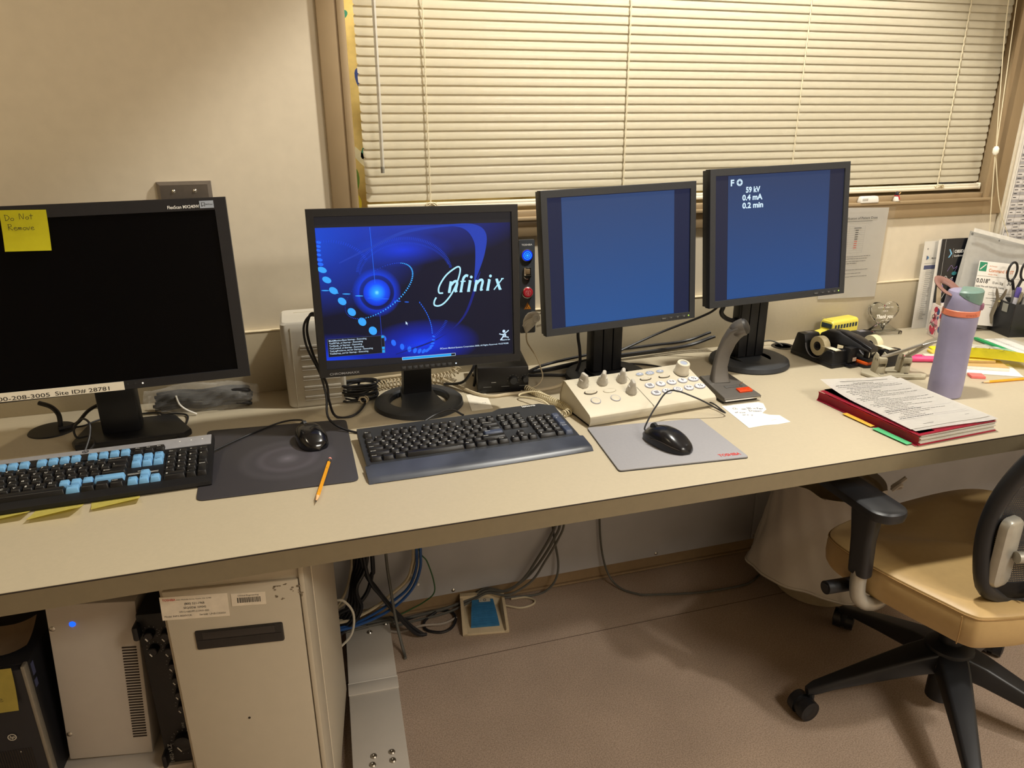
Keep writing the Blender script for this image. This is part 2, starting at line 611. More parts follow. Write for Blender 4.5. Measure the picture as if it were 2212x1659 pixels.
b = MB(); b.lathe([(0, 0.013), (0.005, 0.012), (0.0085, 0.006), (0.0085, -0.006), (0.005, -0.012), (0, -0.013)], M4((2.066 - 0.179, -0.075, 0.119)), 16)
b.obj('cord_bead', mat('bead_white', '#efeadb', 0.4), pc)

# ------------------------------------------------------------------ desk
D, HD, TH = 0.7807, 0.75, 0.0379
dk = thing('desk', 'long tan laminate desk along the window wall', 'desk', (0, 0, 0))
# worktop with a round grommet hole left as a sunken cup
GX, GY, GR = 1.372, -0.070, 0.030
b = MB()
outer = [(XL + 0.002, -D), (XR - 0.002, -D), (XR - 0.002, -0.002), (XL + 0.002, -0.002)]
b.box(((XL + XR) / 2, -D / 2 - 0.001, HD - TH / 2), (XR - XL - 0.004, D - 0.002, TH), 0.0008, seg=1)
b.obj('worktop', m_lam, dk)
b = MB(); b.box(((XL + XR) / 2, -D - 0.0004, HD - TH / 2 - 0.001), (XR - XL - 0.004, 0.0016, TH - 0.0025))
b.mi = 1
b.box(((XL + XR) / 2, -D - 0.0006, HD - 0.0014), (XR - XL - 0.004, 0.0022, 0.0016))
b.obj('edge_band', [m_lam_e, m_dark], dk)
b = MB(); b.box(((XL + XR) / 2, -0.008, HD + 0.0785), (XR - XL - 0.004, 0.013, 0.157), 0.001)
b.mi = 1
b.box(((XL + XR) / 2, -0.008, HD + 0.158), (XR - XL - 0.004, 0.016, 0.003), 0.001)
struct('trim_2', b, [m_lam, mat('backsplash_cap', '#d8cbae', 0.4)])
b = MB(); b.ring(GX, GY, GR - 0.006, GR + 0.002, z=HD + 0.0012); b.lathe([(GR + 0.003, 0), (GR + 0.002, 0.0018), (GR - 0.004, 0.0022), (GR - 0.007, 0.0004)], M4((GX, GY, HD)), 28)
b.mi = 1
b.disc(GX, GY, GR - 0.005, GR - 0.005, z=HD + 0.0004)
b.obj('cable_grommet', [mat('black_gloss', '#15151a', 0.25), mat('hole_black', '#050505', 0.9)], dk, label='black round cable grommet')
# leg panel out of sight to the right and supports under the top
b = MB(); b.box((2.9, -0.38, 0.355), (0.03, 0.62, 0.708)); b.obj('support_panel', m_lam, dk)
b = MB(); b.box((-1.2, -0.38, 0.355), (0.03, 0.62, 0.708)); b.obj('support_panel', m_lam, dk)
# ------------------------------------------------------------------ shared materials
m_blk = mat('black_plastic', '#131316', 0.42, noise=0.08, scale=120)
m_blk2 = mat('charcoal_plastic', '#2b2d31', 0.5, noise=0.06, scale=150)
m_blkg = mat('black_gloss', '#15151a', 0.25)
m_cable = mat('black_rubber', '#16161a', 0.45)
m_cablet = mat('beige_rubber', '#b8a98c', 0.5)
m_cablegr = mat('grey_rubber', '#55544f', 0.5)
m_white_ink = mat('white_ink', '#e8e8e6', 0.6)
m_grey_ink = mat('grey_ink', '#9a9a98', 0.6)
m_ink = mat('black_ink', '#22201f', 0.7)
m_paper = mat('white_paper', '#dedad3', 0.8, noise=0.012, scale=30)
m_label = mat('label_white', '#e3dccb', 0.6, noise=0.02)
m_chrome = mat('chrome', '#cfccc6', 0.18, 1.0)

def FM(x, z, y=-0.0006, rz=0.0):
    return M4((x, y, z)) @ M4((0, 0, 0), rx=R(90)) @ M4((0, 0, 0), rz=rz)
def UP(x, y, z, rz=0.0):
    return M4((x, y, z), rz=rz)
def rring(w, h, y, cx=0, cz=0):
    return [(cx - w / 2, y, cz - h / 2), (cx + w / 2, y, cz - h / 2), (cx + w / 2, y, cz + h / 2), (cx - w / 2, y, cz + h / 2)]
def bezel(b, w, h, iw, ih, icx=0.0, icz=0.0, dp=0.022, rec=0.004):
    b.loft([rring(w - 0.004, h - 0.004, dp), rring(w, h, dp - 0.002), rring(w, h, 0.0012), rring(w - 0.0016, h - 0.0016, 0.0),
            rring(iw + 0.001, ih + 0.001, 0.0, icx, icz), rring(iw, ih, rec, icx, icz)], cap=False)

# ------------------------------------------------------------------ the two grey monitors showing blue screens
def blue_mat(name, top, bot):
    m = bpy.data.materials.new(name)
    m.use_nodes = True
    nt = m.node_tree
    p = nt.nodes['Principled BSDF']
    p.inputs['Base Color'].default_value = (0.01, 0.011, 0.014, 1)
    p.inputs['Roughness'].default_value = 0.4
    p.inputs['Specular IOR Level'].default_value = 0.15
    tc = nt.nodes.new('ShaderNodeTexCoord')
    sp = nt.nodes.new('ShaderNodeSeparateXYZ')
    nt.links.new(tc.outputs['Object'], sp.inputs[0])
    mr = nt.nodes.new('ShaderNodeMapRange')
    mr.inputs[1].default_value = -0.15
    mr.inputs[2].default_value = 0.15
    nt.links.new(sp.outputs['Z'], mr.inputs[0])
    cr = nt.nodes.new('ShaderNodeValToRGB')
    cr.color_ramp.elements[0].color = rgb(bot)
    cr.color_ramp.elements[1].color = rgb(top)
    nt.links.new(mr.outputs[0], cr.inputs['Fac'])
    nt.links.new(cr.outputs['Color'], p.inputs['Emission Color'])
    p.inputs['Emission Strength'].default_value = 1.0
    return m
def grey_monitor(label, loc, rot, base, texts, mats_scr):
    t = thing('desk_monitor', label, 'monitor', (base[0], base[1], HD), 0, 'square blue-screen monitors')
    inv = Matrix.Translation((-base[0], -base[1], -HD))
    W = inv @ (Matrix.Translation(loc) @ Euler(rot).to_matrix().to_4x4())
    def part(bm, name, ms, par=None, lab=None):
        o = bm.obj(name, ms, par or t, label=lab)
        if par is None:
            o.matrix_local = W
        return o
    b = MB()
    bezel(b, 0.405, 0.335, 0.3725, 0.301)
    b.loft([rring(0.401, 0.331, 0.020), rring(0.401, 0.331, 0.036), rring(0.385, 0.315, 0.042), rring(0.30, 0.25, 0.058)])
    hs = part(b, 'housing', m_blk2)
    b = MB(); b.rect(-0.1863, -0.1505, 0.3726, 0.301, FM(0, 0, 0.0035))
    sc = b.obj('screen', mats_scr[0], hs)
    b = MB(); b.rect(-0.151, -0.1495, 0.294, 0.299, FM(0, 0, 0.0031)); b.mi = 1
    for (s_, x, z, sz, ft) in texts:
        b.text(s_, sz, FM(x, z, 0.0028), 'L', off=0.035, fit=ft)
    if texts:
        for k in range(3):
            pts = [(0.0075 * math.cos(a) * (1 if k != 1 else 0.62), 0.0075 * math.sin(a) * (0.62 if k != 2 else 1)) for a in [2 * PI * i / 16 for i in range(17)]]
            b.stroke(pts, 0.0017, FM(-0.1193, 0.1328, 0.0028, R(35 * k)), sm=0)
    b.obj('image_area', [mats_scr[1], emit('screen_text', '#d8f0ff', 1.0)], hs)
    b = MB()
    for k, g in enumerate(('MENU', '-', '+', 'o')):
        x = 0.1134 + k * 0.0185 + (0.002 if k else 0)
        b.mi = 0
        b.box((x, -0.0002, -0.1592), (0.015, 0.0008, 0.007), 0.0003)
        b.mi = 1
        if k == 0:
            b.text('MENU', 0.0035, FM(x, -0.1602, -0.0008), 'C')
        elif k == 1:
            b.rect(-0.002, -0.0003, 0.004, 0.0007, FM(x, -0.159, -0.0008))
        elif k == 2:
            b.rect(-0.002, -0.0003, 0.004, 0.0007, FM(x, -0.159, -0.0008)); b.rect(-0.0003, -0.002, 0.0007, 0.004, FM(x, -0.159, -0.00085))
        else:
            b.ring(0, 0, 0.0013, 0.0019, FM(x, -0.159, -0.0008), n=14)
    b.obj('button_row', [m_blk2, m_grey_ink], hs)
    b = MB(); b.cyl((0.1838, 0.0, -0.1588), (0.1838, -0.0010, -0.1588), 0.0019, 0.0015, 12); b.obj('power_light', emit('led_green', '#c8f060', 1.0), hs)
    # column and foot, standing upright on the desk
    rz = rot[2]
    F = M4((0, 0, 0), rz=rz)
    b = MB()
    for dx in (-0.028, 0, 0.028):
        b.box((dx, 0.012, 0.185), (0.0265, 0.034, 0.33), 0.003, F)
    b.box((0, 0.018, 0.18), (0.088, 0.034, 0.325), 0.004, F)
    b.box((0, -0.03, 0.30), (0.10, 0.09, 0.09), 0.006, F)
    b.obj('column', m_blk, t)
    b = MB()
    b.lathe([(0.058, 0.018), (0.095, 0.0195), (0.106, 0.014), (0.109, 0.004), (0.107, 0), (0.062, 0.0)], F, 48)
    b.lathe([(0, 0.003), (0.064, 0.003)], F, 32)
    b.box((0, 0.0, 0.0115), (0.084, 0.150, 0.013), 0.004, F)
    b.obj('foot', m_blk2, t)
    return t
m_side = emit('screen_side_band', '#1a2140', 0.75)
grey_monitor('middle grey-framed monitor with a plain blue screen behind the control console', (0.7439, -0.256, 1.0808), (-0.0816, -0.0248, 0.0463), (0.752, -0.172), [],
             (emit('screen_band_blue', '#131d3d', 1.0), blue_mat('plain_blue_screen', '#2a426f', '#21508f')))
grey_monitor('right grey-framed monitor showing 59 kV dose readings on dark blue', (1.1709, -0.2676, 1.1186), (-0.1046, -0.0269, 0.0126), (1.183, -0.176),
             [('F', -0.1441, 0.1259, 0.0205, 0.0095), ('59 kV', -0.1014, 0.1082, 0.0185, 0.0405), ('0.4 mA', -0.1112, 0.0900, 0.0185, 0.0572), ('0.2 min', -0.1108, 0.0710, 0.0185, 0.0592)],
             (emit('screen_band_dark', '#1b2038', 1.0), blue_mat('dose_blue_screen', '#27395f', '#204a86')))

# ------------------------------------------------------------------ monitor with the start-up picture
def startup_mat():
    m = bpy.data.materials.new('startup_picture')
    m.use_nodes = True
    nt = m.node_tree
    N, L = nt.nodes, nt.links
    p = N['Principled BSDF']
    p.inputs['Base Color'].default_value = (0.008, 0.008, 0.012, 1)
    p.inputs['Roughness'].default_value = 0.3
    p.inputs['Specular IOR Level'].default_value = 0.15
    tc = N.new('ShaderNodeTexCoord')
    acc = None
    def add(colsock):
        nonlocal acc
        if acc is None:
            acc = colsock
            return
        x = N.new('ShaderNodeMix'); x.data_type = 'RGBA'; x.blend_type = 'ADD'; x.inputs[0].default_value = 1
        L.new(acc, x.inputs[6]); L.new(colsock, x.inputs[7])
        acc = x.outputs[2]
    def blob(cx, cz, sx, sz, stops):
        mp = N.new('ShaderNodeMapping')
        mp.inputs['Location'].default_value = (-cx / sx, 0, -cz / sz)
        mp.inputs['Scale'].default_value = (1 / sx, 0, 1 / sz)
        L.new(tc.outputs['Object'], mp.inputs[0])
        ln = N.new('ShaderNodeVectorMath'); ln.operation = 'LENGTH'
        L.new(mp.outputs[0], ln.inputs[0])
        cr = N.new('ShaderNodeValToRGB')
        els = cr.color_ramp.elements
        while len(els) < len(stops):
            els.new(0.5)
        for e, (pos, h) in zip(els, stops):
            e.position = pos
            e.color = rgb(h)
        L.new(ln.outputs['Value'], cr.inputs['Fac'])
        add(cr.outputs['Color'])
    K = '#000000'
    blob(0.0, 0.05, 0.5, 0.4, [(0, '#060b26'), (1, '#04081c')])
    blob(-0.26, 0.12, 0.30, 0.17, [(0, '#1650e0'), (0.45, '#0c30a0'), (1, K)])
    blob(0.02, 0.17, 0.24, 0.11, [(0, '#2440c0'), (0.5, '#121f70'), (1, K)])
    blob(-0.03, 0.085, 0.11, 0.035, [(0, '#0026b8'), (0.5, '#001870'), (1, K)])
    blob(0.00, -0.118, 0.13, 0.055, [(0, '#0034f0'), (0.5, '#001a98'), (1, K)])
    blob(-0.20, -0.15, 0.16, 0.07, [(0, '#0048ff'), (0.5, '#0020a0'), (1, K)])
    blob(-0.0919, -0.0004, 0.052, 0.052, [(0, '#7fe8ff'), (0.10, '#20a0ff'), (0.36, '#0048f0'), (0.52, '#0030c8'), (0.56, '#000a3c'), (0.68, '#001058'), (0.72, '#0030c0'), (1.0, K)])
    L.new(acc, p.inputs['Emission Color'])
    p.inputs['Emission Strength'].default_value = 1.0
    return m
Q2 = (0.2453, -0.3196, 1.0508); E2 = (-0.094, 0.0142, 0.0182)
B2 = (0.246, -0.212)
t = thing('desk_monitor', 'black monitor showing a glowing blue start-up picture', 'monitor', (B2[0], B2[1], HD))
W2 = Matrix.Translation((-B2[0], -B2[1], -HD)) @ (Matrix.Translation(Q2) @ Euler(E2).to_matrix().to_4x4())
b = MB()
bezel(b, 0.4455, 0.348, 0.415, 0.3145, 0, 0.001, 0.03, 0.005)
b.loft([rring(0.44, 0.343, 0.028), rring(0.44, 0.343, 0.034), rring(0.38, 0.29, 0.055), rring(0.30, 0.22, 0.065)])
b.mi = 1
b.text('CHROMAMAXX', 0.0068, FM(-0.2025, -0.1690, -0.0005), 'L', off=0.01, fit=0.062)
hs = b.obj('housing', [m_blk, mat('silver_ink', '#8f8f92', 0.5)], t); hs.matrix_local = W2
b = MB(); b.rect(-0.2075, -0.1563, 0.415, 0.3145, FM(0, 0, 0.0045)); b.obj('screen', emit('screen_off_black', '#1b1b20', 1.0), hs)
scr = MB()
scr.put([(-0.2072, 0.0042, 0.1365), (0.2055, 0.0042, 0.1358), (0.2050, 0.0042, -0.1545), (-0.2062, 0.0042, -0.1375)], [(0, 3, 2, 1)])
pic = scr.obj('startup_image', startup_mat(), hs)
G = MB()
def gm(i): G.mi = i
gmats = [emit('glow_blue', '#1f6cff', 1.0), emit('glow_bright', '#38a8ff', 1.0), emit('glow_pale', '#cfe9ff', 1.0), emit('glow_deep', '#1c3cb0', 1.0), emit('glow_arc', '#1a46d8', 1.0),
         emit('console_black', '#0a0c18', 1.0), emit('console_grey', '#44506a', 1.0), emit('bar_blue', '#18a0f0', 1.0), emit('text_cyan', '#b4ecff', 1.0), emit('glow_dim', '#0a1a78', 1.0)]
YS = 0.0039
# sweeping bands
gm(3)
def band(a, c, y=YS):
    n = min(len(a), len(c))
    vs = [(q[0], y, q[1]) for q in a] + [(q[0], y, q[1]) for q in c]
    G.put(vs, [(i, i + 1, len(a) + i + 1, len(a) + i) for i in range(n - 1)])
def P2(pts, n=8):
    return [(v.x, v.y) for v in smooth_path([(p_[0], p_[1], 0) for p_ in pts], n)]
band(P2([(-0.165, 0.066), (-0.10, 0.095), (-0.03, 0.125), (0.05, 0.134), (0.13, 0.132)]), P2([(-0.165, 0.063), (-0.10, 0.090), (-0.03, 0.118), (0.05, 0.130), (0.13, 0.132)]))
gm(4)
gm(3)
band(P2([(0.05, 0.135), (0.120, 0.135), (0.150, 0.115), (0.146, 0.070), (0.122, 0.01)]), P2([(0.05, 0.135), (0.100, 0.126), (0.122, 0.10), (0.125, 0.066), (0.120, 0.01)]))
gm(9)
band(P2([(0.122, 0.01), (0.135, 0.03), (0.10, -0.06), (0.04, -0.105), (-0.06, -0.135)]), P2([(0.122, 0.01), (0.120, 0.0), (0.09, -0.066), (0.03, -0.112), (-0.06, -0.137)]))
# tick arcs
gm(4)
for (cx, cz, ra, rb, a0, a1, n, ln, w) in ((-0.030, 0.035, 0.100, 0.075, 8, 172, 74, 0.006, 0.0009), (-0.028, 0.028, 0.098, 0.072, 20, 170, 74, 0.004, 0.0007),
                                           (-0.035, -0.045, 0.095, 0.075, 268, 340, 30, 0.006, 0.0009), (-0.19, 0.05, 0.085, 0.06, 20, 105, 26, 0.006, 0.0011)):
    for k in range(n):
        a = R(a0 + (a1 - a0) * k / (n - 1))
        G.rect(-w / 2, -ln / 2, w, ln, FM(cx + ra * math.cos(a), cz + rb * math.sin(a), YS, a - PI / 2))
# left chain of growing discs
gm(0)
for k, (x, z) in enumerate([(-0.2035, 0.108), (-0.2045, 0.100), (-0.205, 0.092), (-0.205, 0.083), (-0.2045, 0.073), (-0.2035, 0.064)]):
    G.disc(0, 0, 0.0045 if k < 4 else 0.006, 0.0028 if k < 4 else 0.0036, FM(x + 0.0015, z, YS, R(-15)), n=14)
gm(1)
for k, (x, z) in enumerate([(-0.1998, 0.0524), (-0.1922, 0.0316), (-0.1806, 0.0089), (-0.1648, -0.0143), (-0.1468, -0.0379), (-0.1267, -0.0600), (-0.1057, -0.0808)]):
    G.disc(0, 0, 0.0095, 0.0058 + 0.0004 * k, FM(x, z, YS, R(-22 - 6 * k)), n=24)
gm(0)
for k, (x, z) in enumerate([(-0.0842, -0.0984), (-0.0634, -0.1103), (-0.0455, -0.1205), (-0.030, -0.127), (-0.018, -0.131), (-0.008, -0.133), (0.001, -0.134), (0.009, -0.133), (0.015, -0.129), (0.019, -0.124), (0.022, -0.118), (0.024, -0.111), (0.025, -0.103)]):
    G.disc(0, 0, 0.0075 - 0.0003 * k, 0.0052 - 0.0003 * k, FM(x, z, YS, R(-60 - 12 * k)), n=16)
for k in range(16):
    u = k / 15
    G.disc(0, 0, 0.0022, 0.0010, FM(0.022 - 0.024 * u * u, -0.095 + 0.068 * u, YS, R(110 - 10 * u)), n=8)
# beaded inner orbit
gm(4)
NB = 84
for k in range(NB):
    a = 2 * PI * k / NB
    u, v = 0.083 * math.cos(a), 0.040 * math.sin(a)
    x = -0.0868 + u * math.cos(R(33)) - v * math.sin(R(33))
    z = 0.003 + u * math.sin(R(33)) + v * math.cos(R(33))
    near = 0.5 + 0.5 * math.cos(a - R(310))
    gm(1 if near > 0.55 else 4)
    G.disc(0, 0, 0.0006 + 0.0014 * near, 0.0005 + 0.0010 * near, FM(x, z, YS, a), n=8)
# flare streaks
gm(1)
for (x, z, w) in ((-0.197, 0.010, 0.008), (-0.176, 0.0035, 0.006), (-0.155, 0.0005, 0.0085), (-0.129, -0.005, 0.0085)):
    G.disc(0, 0, w, 0.0012, FM(x, z, YS - 0.0001, R(-4)), n=12)
gm(0)
for (x, z, w) in ((-0.09, -0.013, 0.024), (-0.05, -0.021, 0.008), (-0.03, -0.024, 0.005)):
    G.disc(0, 0, w, 0.0010, FM(x, z, YS - 0.0001, R(-6)), n=12)
G.rect(-0.0005, 0.0, 0.0010, 0.115, FM(-0.0945, 0.020, YS, R(1.5)))
gm(4)
G.rect(-0.0004, -0.08, 0.0008, 0.055, FM(-0.0890, -0.020, YS, R(1)))
# word mark
gm(8)
def sh(pts, ox, s=0.030, oz=-0.0088):
    return [(ox + s * (p_[0] + 0.22 * p_[1]), oz + s * p_[1]) for p_ in pts]
def stk(pts, ox, w):
    G.stroke(sh(pts, ox), w, FM(0, 0, YS - 0.0003))
TK, TN = 0.0060, 0.0026
def let_n(ox):
    stk([(0.02, 0.0), (0.02, 0.78)], ox, TK); stk([(0.0, 0.66), (0.05, 0.78)], ox, TN)
    stk([(0.05, 0.5), (0.22, 0.72), (0.40, 0.78), (0.50, 0.62), (0.48, 0.3), (0.48, 0.0)], ox, TK * 0.9); stk([(0.44, 0.0), (0.62, 0.06)], ox, TN)
    stk([(-0.06, 0.0), (0.12, 0.0)], ox, TN)
def let_i(ox):
    stk([(0.02, 0.0), (0.02, 0.78)], ox, TK); stk([(-0.1, 0.76), (0.05, 0.76)], ox, TN); stk([(-0.08, 0.0), (0.14, 0.0)], ox, TN)
    c = sh([(0.05, 1.02)], ox)[0]
    G.disc(0, 0, 0.0032, 0.0032, FM(c[0], c[1], YS - 0.0003), n=16)
def let_f(ox):
    stk([(0.02, 0.0), (0.02, 0.7), (0.06, 1.0), (0.2, 1.15), (0.36, 1.1)], ox, TK * 0.9); stk([(-0.14, 0.74), (0.24, 0.74)], ox, TN); stk([(-0.08, 0.0), (0.14, 0.0)], ox, TN)
def let_x(ox):
    stk([(0.02, 0.76), (0.42, 0.02)], ox, TK); stk([(0.46, 0.78), (-0.04, 0.0)], ox, TN); stk([(-0.06, 0.76), (0.12, 0.76)], ox, TN); stk([(0.34, 0.0), (0.54, 0.02)], ox, TN); stk([(0.36, 0.78), (0.56, 0.78)], ox, TN)
for fn, ox in ((let_n, 0.0630), (let_f, 0.0890), (let_i, 0.1060), (let_n, 0.1205), (let_i, 0.1495), (let_x, 0.1660)):
    fn(ox)
orb = P2([(0.0500, -0.0095), (0.0410, -0.0080), (0.0425, 0.006), (0.0580, 0.028), (0.0790, 0.043), (0.0885, 0.0445), (0.0895, 0.034), (0.0820, 0.012), (0.0690, -0.012), (0.0530, -0.030), (0.0400, -0.0365), (0.0300, -0.0345), (0.0300, -0.026), (0.0345, -0.018)], 6)
G.stroke(orb, 0.0034, FM(0, 0, YS - 0.0003), sm=0)
# company figure and small print
gm(2)
G.disc(0, 0, 0.0034, 0.0034, FM(0.1855, -0.1035, YS - 0.0003), n=14)
G.stroke([(0.1745, -0.1085), (0.184, -0.1105), (0.197, -0.1020)], 0.0022, FM(0, 0, YS - 0.0003))
G.stroke([(0.1835, -0.1095), (0.1835, -0.115), (0.1770, -0.1235)], 0.0028, FM(0, 0, YS - 0.0003))
G.stroke([(0.1830, -0.116), (0.190, -0.1165), (0.1965, -0.1185)], 0.0022, FM(0, 0, YS - 0.0003))
G.disc(0, 0, 0.0024, 0.0024, FM(0.1885, -0.1125, YS - 0.0003), n=12)
G.text('Made for Life', 0.0045, FM(0.1800, -0.1245, YS - 0.0003), 'L', off=0.02, fit=0.019)
G.text('\u00a9Canon Medical Systems Corporation 2020, All Rights Reserved. V4.52*R008', 0.0046, FM(0.0375, -0.1330, YS - 0.0003), 'L', off=0.01, fit=0.158)
G.put([(-0.0349, YS - 0.0003, -0.0655), (-0.0349, YS - 0.0003, -0.0725), (-0.0332, YS - 0.0003, -0.0710), (-0.0318, YS - 0.0003, -0.0738), (-0.0309, YS - 0.0003, -0.0734), (-0.0322, YS - 0.0003, -0.0706), (-0.0300, YS - 0.0003, -0.0704)], [(0, 1, 2, 3, 4, 5, 6)])
# console window and progress bar
gm(6); G.rect(-0.2018, -0.1306, 0.1195, 0.0385, FM(0, 0, YS - 0.0003))
gm(5); G.rect(-0.2010, -0.1300, 0.1115, 0.0372, FM(0, 0, YS - 0.0005)); G.rect(-0.0888, -0.1165, 0.0055, 0.018, FM(0, 0, YS - 0.0005))
gm(7); G.rect(-0.0888, -0.0975, 0.0055, 0.0048, FM(0, 0, YS - 0.0005)); G.rect(-0.0888, -0.1225, 0.0055, 0.0055, FM(0, 0, YS - 0.0005)); G.rect(-0.0888, -0.1300, 0.0055, 0.0060, FM(0, 0, YS - 0.0005))
gm(2)
for k, (s_, fw) in enumerate((('MultiMonitorBase Startup - Executing', 0.078), ('TxsFETab_ui Startup - Executing', 0.070), ('TxsStudy_ui Startup - Executing', 0.068), ('TxsCommf_ui Startup - Executing', 0.071), ('TxsLogPreserve_server Startup - Executing', 0.090), ('TxsStartup_server Startup - Executing', 0.080))):
    G.text(s_, 0.0047, FM(-0.1985, -0.0975 - 0.0055 * k, YS - 0.0007), 'L', off=0.008, fit=fw)
G.rect(-0.0470, -0.1500, 0.1190, 0.0062, FM(0, 0, YS - 0.0003))
gm(5); G.rect(-0.0463, -0.1494, 0.1176, 0.0050, FM(0, 0, YS - 0.0004))
gm(7); G.rect(-0.0463, -0.1494, 0.1085, 0.0050, FM(0, 0, YS - 0.0006))
G.obj('screen_graphics', gmats, hs, recalc=False, flat=True)
for k in range(9):
    b = MB(); x = -0.0455 + k * 0.01275
    b.box((x, -0.0004, -0.1672), (0.0098, 0.0014, 0.0072), 0.0005)
    b.mi = 1
    b.rect(-0.0012, -0.0004, 0.0024, 0.0008, FM(x, -0.1672, -0.0013))
    b.obj('bezel_button', [m_blk2, mat('dim_ink', '#5c5c60', 0.6)], hs)
b = MB(); b.cyl((0.0715, 0, -0.1665), (0.0715, -0.001, -0.1665), 0.0017, 0.0014, 12); b.obj('power_light', emit('led_white', '#e8f4ff', 1.0), hs)
Fr = M4((0, 0, 0), rz=E2[2])
b = MB()
b.loft([[(-0.034, 0.012, 0.02), (0.034, 0.012, 0.02), (0.034, 0.045, 0.02), (-0.034, 0.045, 0.02)], [(-0.033, -0.005, 0.10), (0.033, -0.005, 0.10), (0.033, 0.028, 0.10), (-0.033, 0.028, 0.10)],
        [(-0.033, -0.020, 0.20), (0.033, -0.020, 0.20), (0.033, 0.010, 0.20), (-0.033, 0.010, 0.20)], [(-0.033, -0.045, 0.31), (0.033, -0.045, 0.31), (0.033, -0.010, 0.31), (-0.033, -0.010, 0.31)]], Fr)
b.obj('column', m_blk, t)
b = MB()
b.lathe([(0.070, 0.0), (0.070, 0.012), (0.074, 0.0165), (0.098, 0.0155), (0.105, 0.010), (0.107, 0.0)], Fr, 56)
b.loft([[(-0.036, 0.05, 0.006), (0.036, 0.05, 0.006), (0.036, 0.05, 0.03), (-0.036, 0.05, 0.03)], [(-0.040, 0.0, 0.004), (0.040, 0.0, 0.004), (0.040, 0.0, 0.022), (-0.040, 0.0, 0.022)],
        [(-0.058, -0.086, 0.002), (0.058, -0.086, 0.002), (0.058, -0.086, 0.013), (-0.058, -0.086, 0.013)]], Fr)
b.box((0, 0.07, 0.008), (0.07, 0.05, 0.015), 0.002, Fr)
b.obj('foot', m_blk2, t)

# ------------------------------------------------------------------ large dark monitor on the left
Q1 = (-0.4006, -0.2881, 1.0675); E1 = (-0.1027, -0.0098, 0.0278)
B1 = (-0.400, -0.205)
t = thing('desk_monitor', 'large switched-off widescreen monitor with a white phone number strip', 'monitor', (B1[0], B1[1], HD))
W1 = Matrix.Translation((-B1[0], -B1[1], -HD)) @ (Matrix.Translation(Q1) @ Euler(E1).to_matrix().to_4x4())
b = MB()
bezel(b, 0.556, 0.366, 0.5108, 0.3238, 0, -0.003, 0.020, 0.004)
b.loft([rring(0.55, 0.36, 0.018), rring(0.55, 0.36, 0.045), rring(0.50, 0.32, 0.055), rring(0.38, 0.24, 0.075)])
b.mi = 1
b.loft([rring(0.5565, 0.3665, 0.0215), rring(0.5565, 0.3665, 0.0025)], cap=False)
b.mi = 2
b.text('FlexScan MX240W', 0.0085, FM(0.1705, 0.1642, -0.0006), 'L', off=0.012, fit=0.0575)
hs = b.obj('housing', [mat('monitor_grey', '#1d1d21', 0.42), mat('edge_silver', '#77736f', 0.35, 0.5), m_white_ink], t); hs.matrix_local = W1
b = MB(); b.rect(-0.2554, -0.1649, 0.5108, 0.3238, FM(0, 0, 0.0035)); b.obj('screen', mat('screen_black', '#040406', 0.30, noise=0, spec=0.12), hs)
b = MB(); b.box((0.242, -0.0006, 0.1700), (0.0258, 0.0008, 0.0140)); b.mi = 1
b.stroke([(0.2330, 0.1662), (0.2330, 0.1738), (0.2385, 0.1738), (0.2385, 0.1662), (0.2358, 0.1690), (0.2330, 0.1662)], 0.0011, FM(0, 0, -0.0012), sm=0)
b.text('BioDrape', 0.0042, FM(0.2402, 0.1688, -0.0012), 'L', fit=0.0130)
b.obj('asset_sticker', [mat('sticker_bluegrey', '#9aa3b0', 0.5), m_ink], hs, label='small grey-blue sticker in the corner')
b = MB(); b.box((-0.094, -0.0006, -0.1725), (0.266, 0.0007, 0.0172), rz=0, ry=0.012); b.mi = 1
b.text('1-800-208-3005', 0.0112, FM(-0.0928, -0.1795, -0.0012, R(-0.6)), 'R', off=0.004, fit=0.108)
b.text('Site ID# 28781', 0.0112, FM(-0.0835, -0.1790, -0.0012, R(-0.6)), 'L', off=0.004, fit=0.0955)
b.obj('phone_label', [m_label, m_ink], hs, label='white label strip with a phone number and site ID')
b = MB()
for x in (0.0457, 0.0596):
    b.cyl((x, 0, -0.1722), (x, -0.0008, -0.1722), 0.0018, 0.0016, 12)
b.obj('touch_buttons', m_blk2, hs)
b = MB(); b.cyl((0.0731, 0, -0.1732), (0.0731, -0.001, -0.1732), 0.0017, 0.0014, 12); b.obj('power_light', emit('led_warm', '#fff0dc', 1.2), hs)
b = MB()
b.box((0.0, 0.000, 0.165), (0.075, 0.050, 0.30), 0.004, M4(rz=0.06)); b.box((0.0, -0.02, 0.30), (0.11, 0.05, 0.11), 0.006, M4(rz=0.03))
b.obj('column', m_blk, t)
b = MB()
b.prism([(-0.080, 0.050), (-0.065, 0.060), (0.085, 0.060), (0.100, 0.050), (0.140, -0.045), (0.128, -0.066), (-0.082, -0.066), (-0.092, -0.045)], 0, 0.016, M4(rz=0.02), 0.004)
b.obj('foot', m_blk, t)

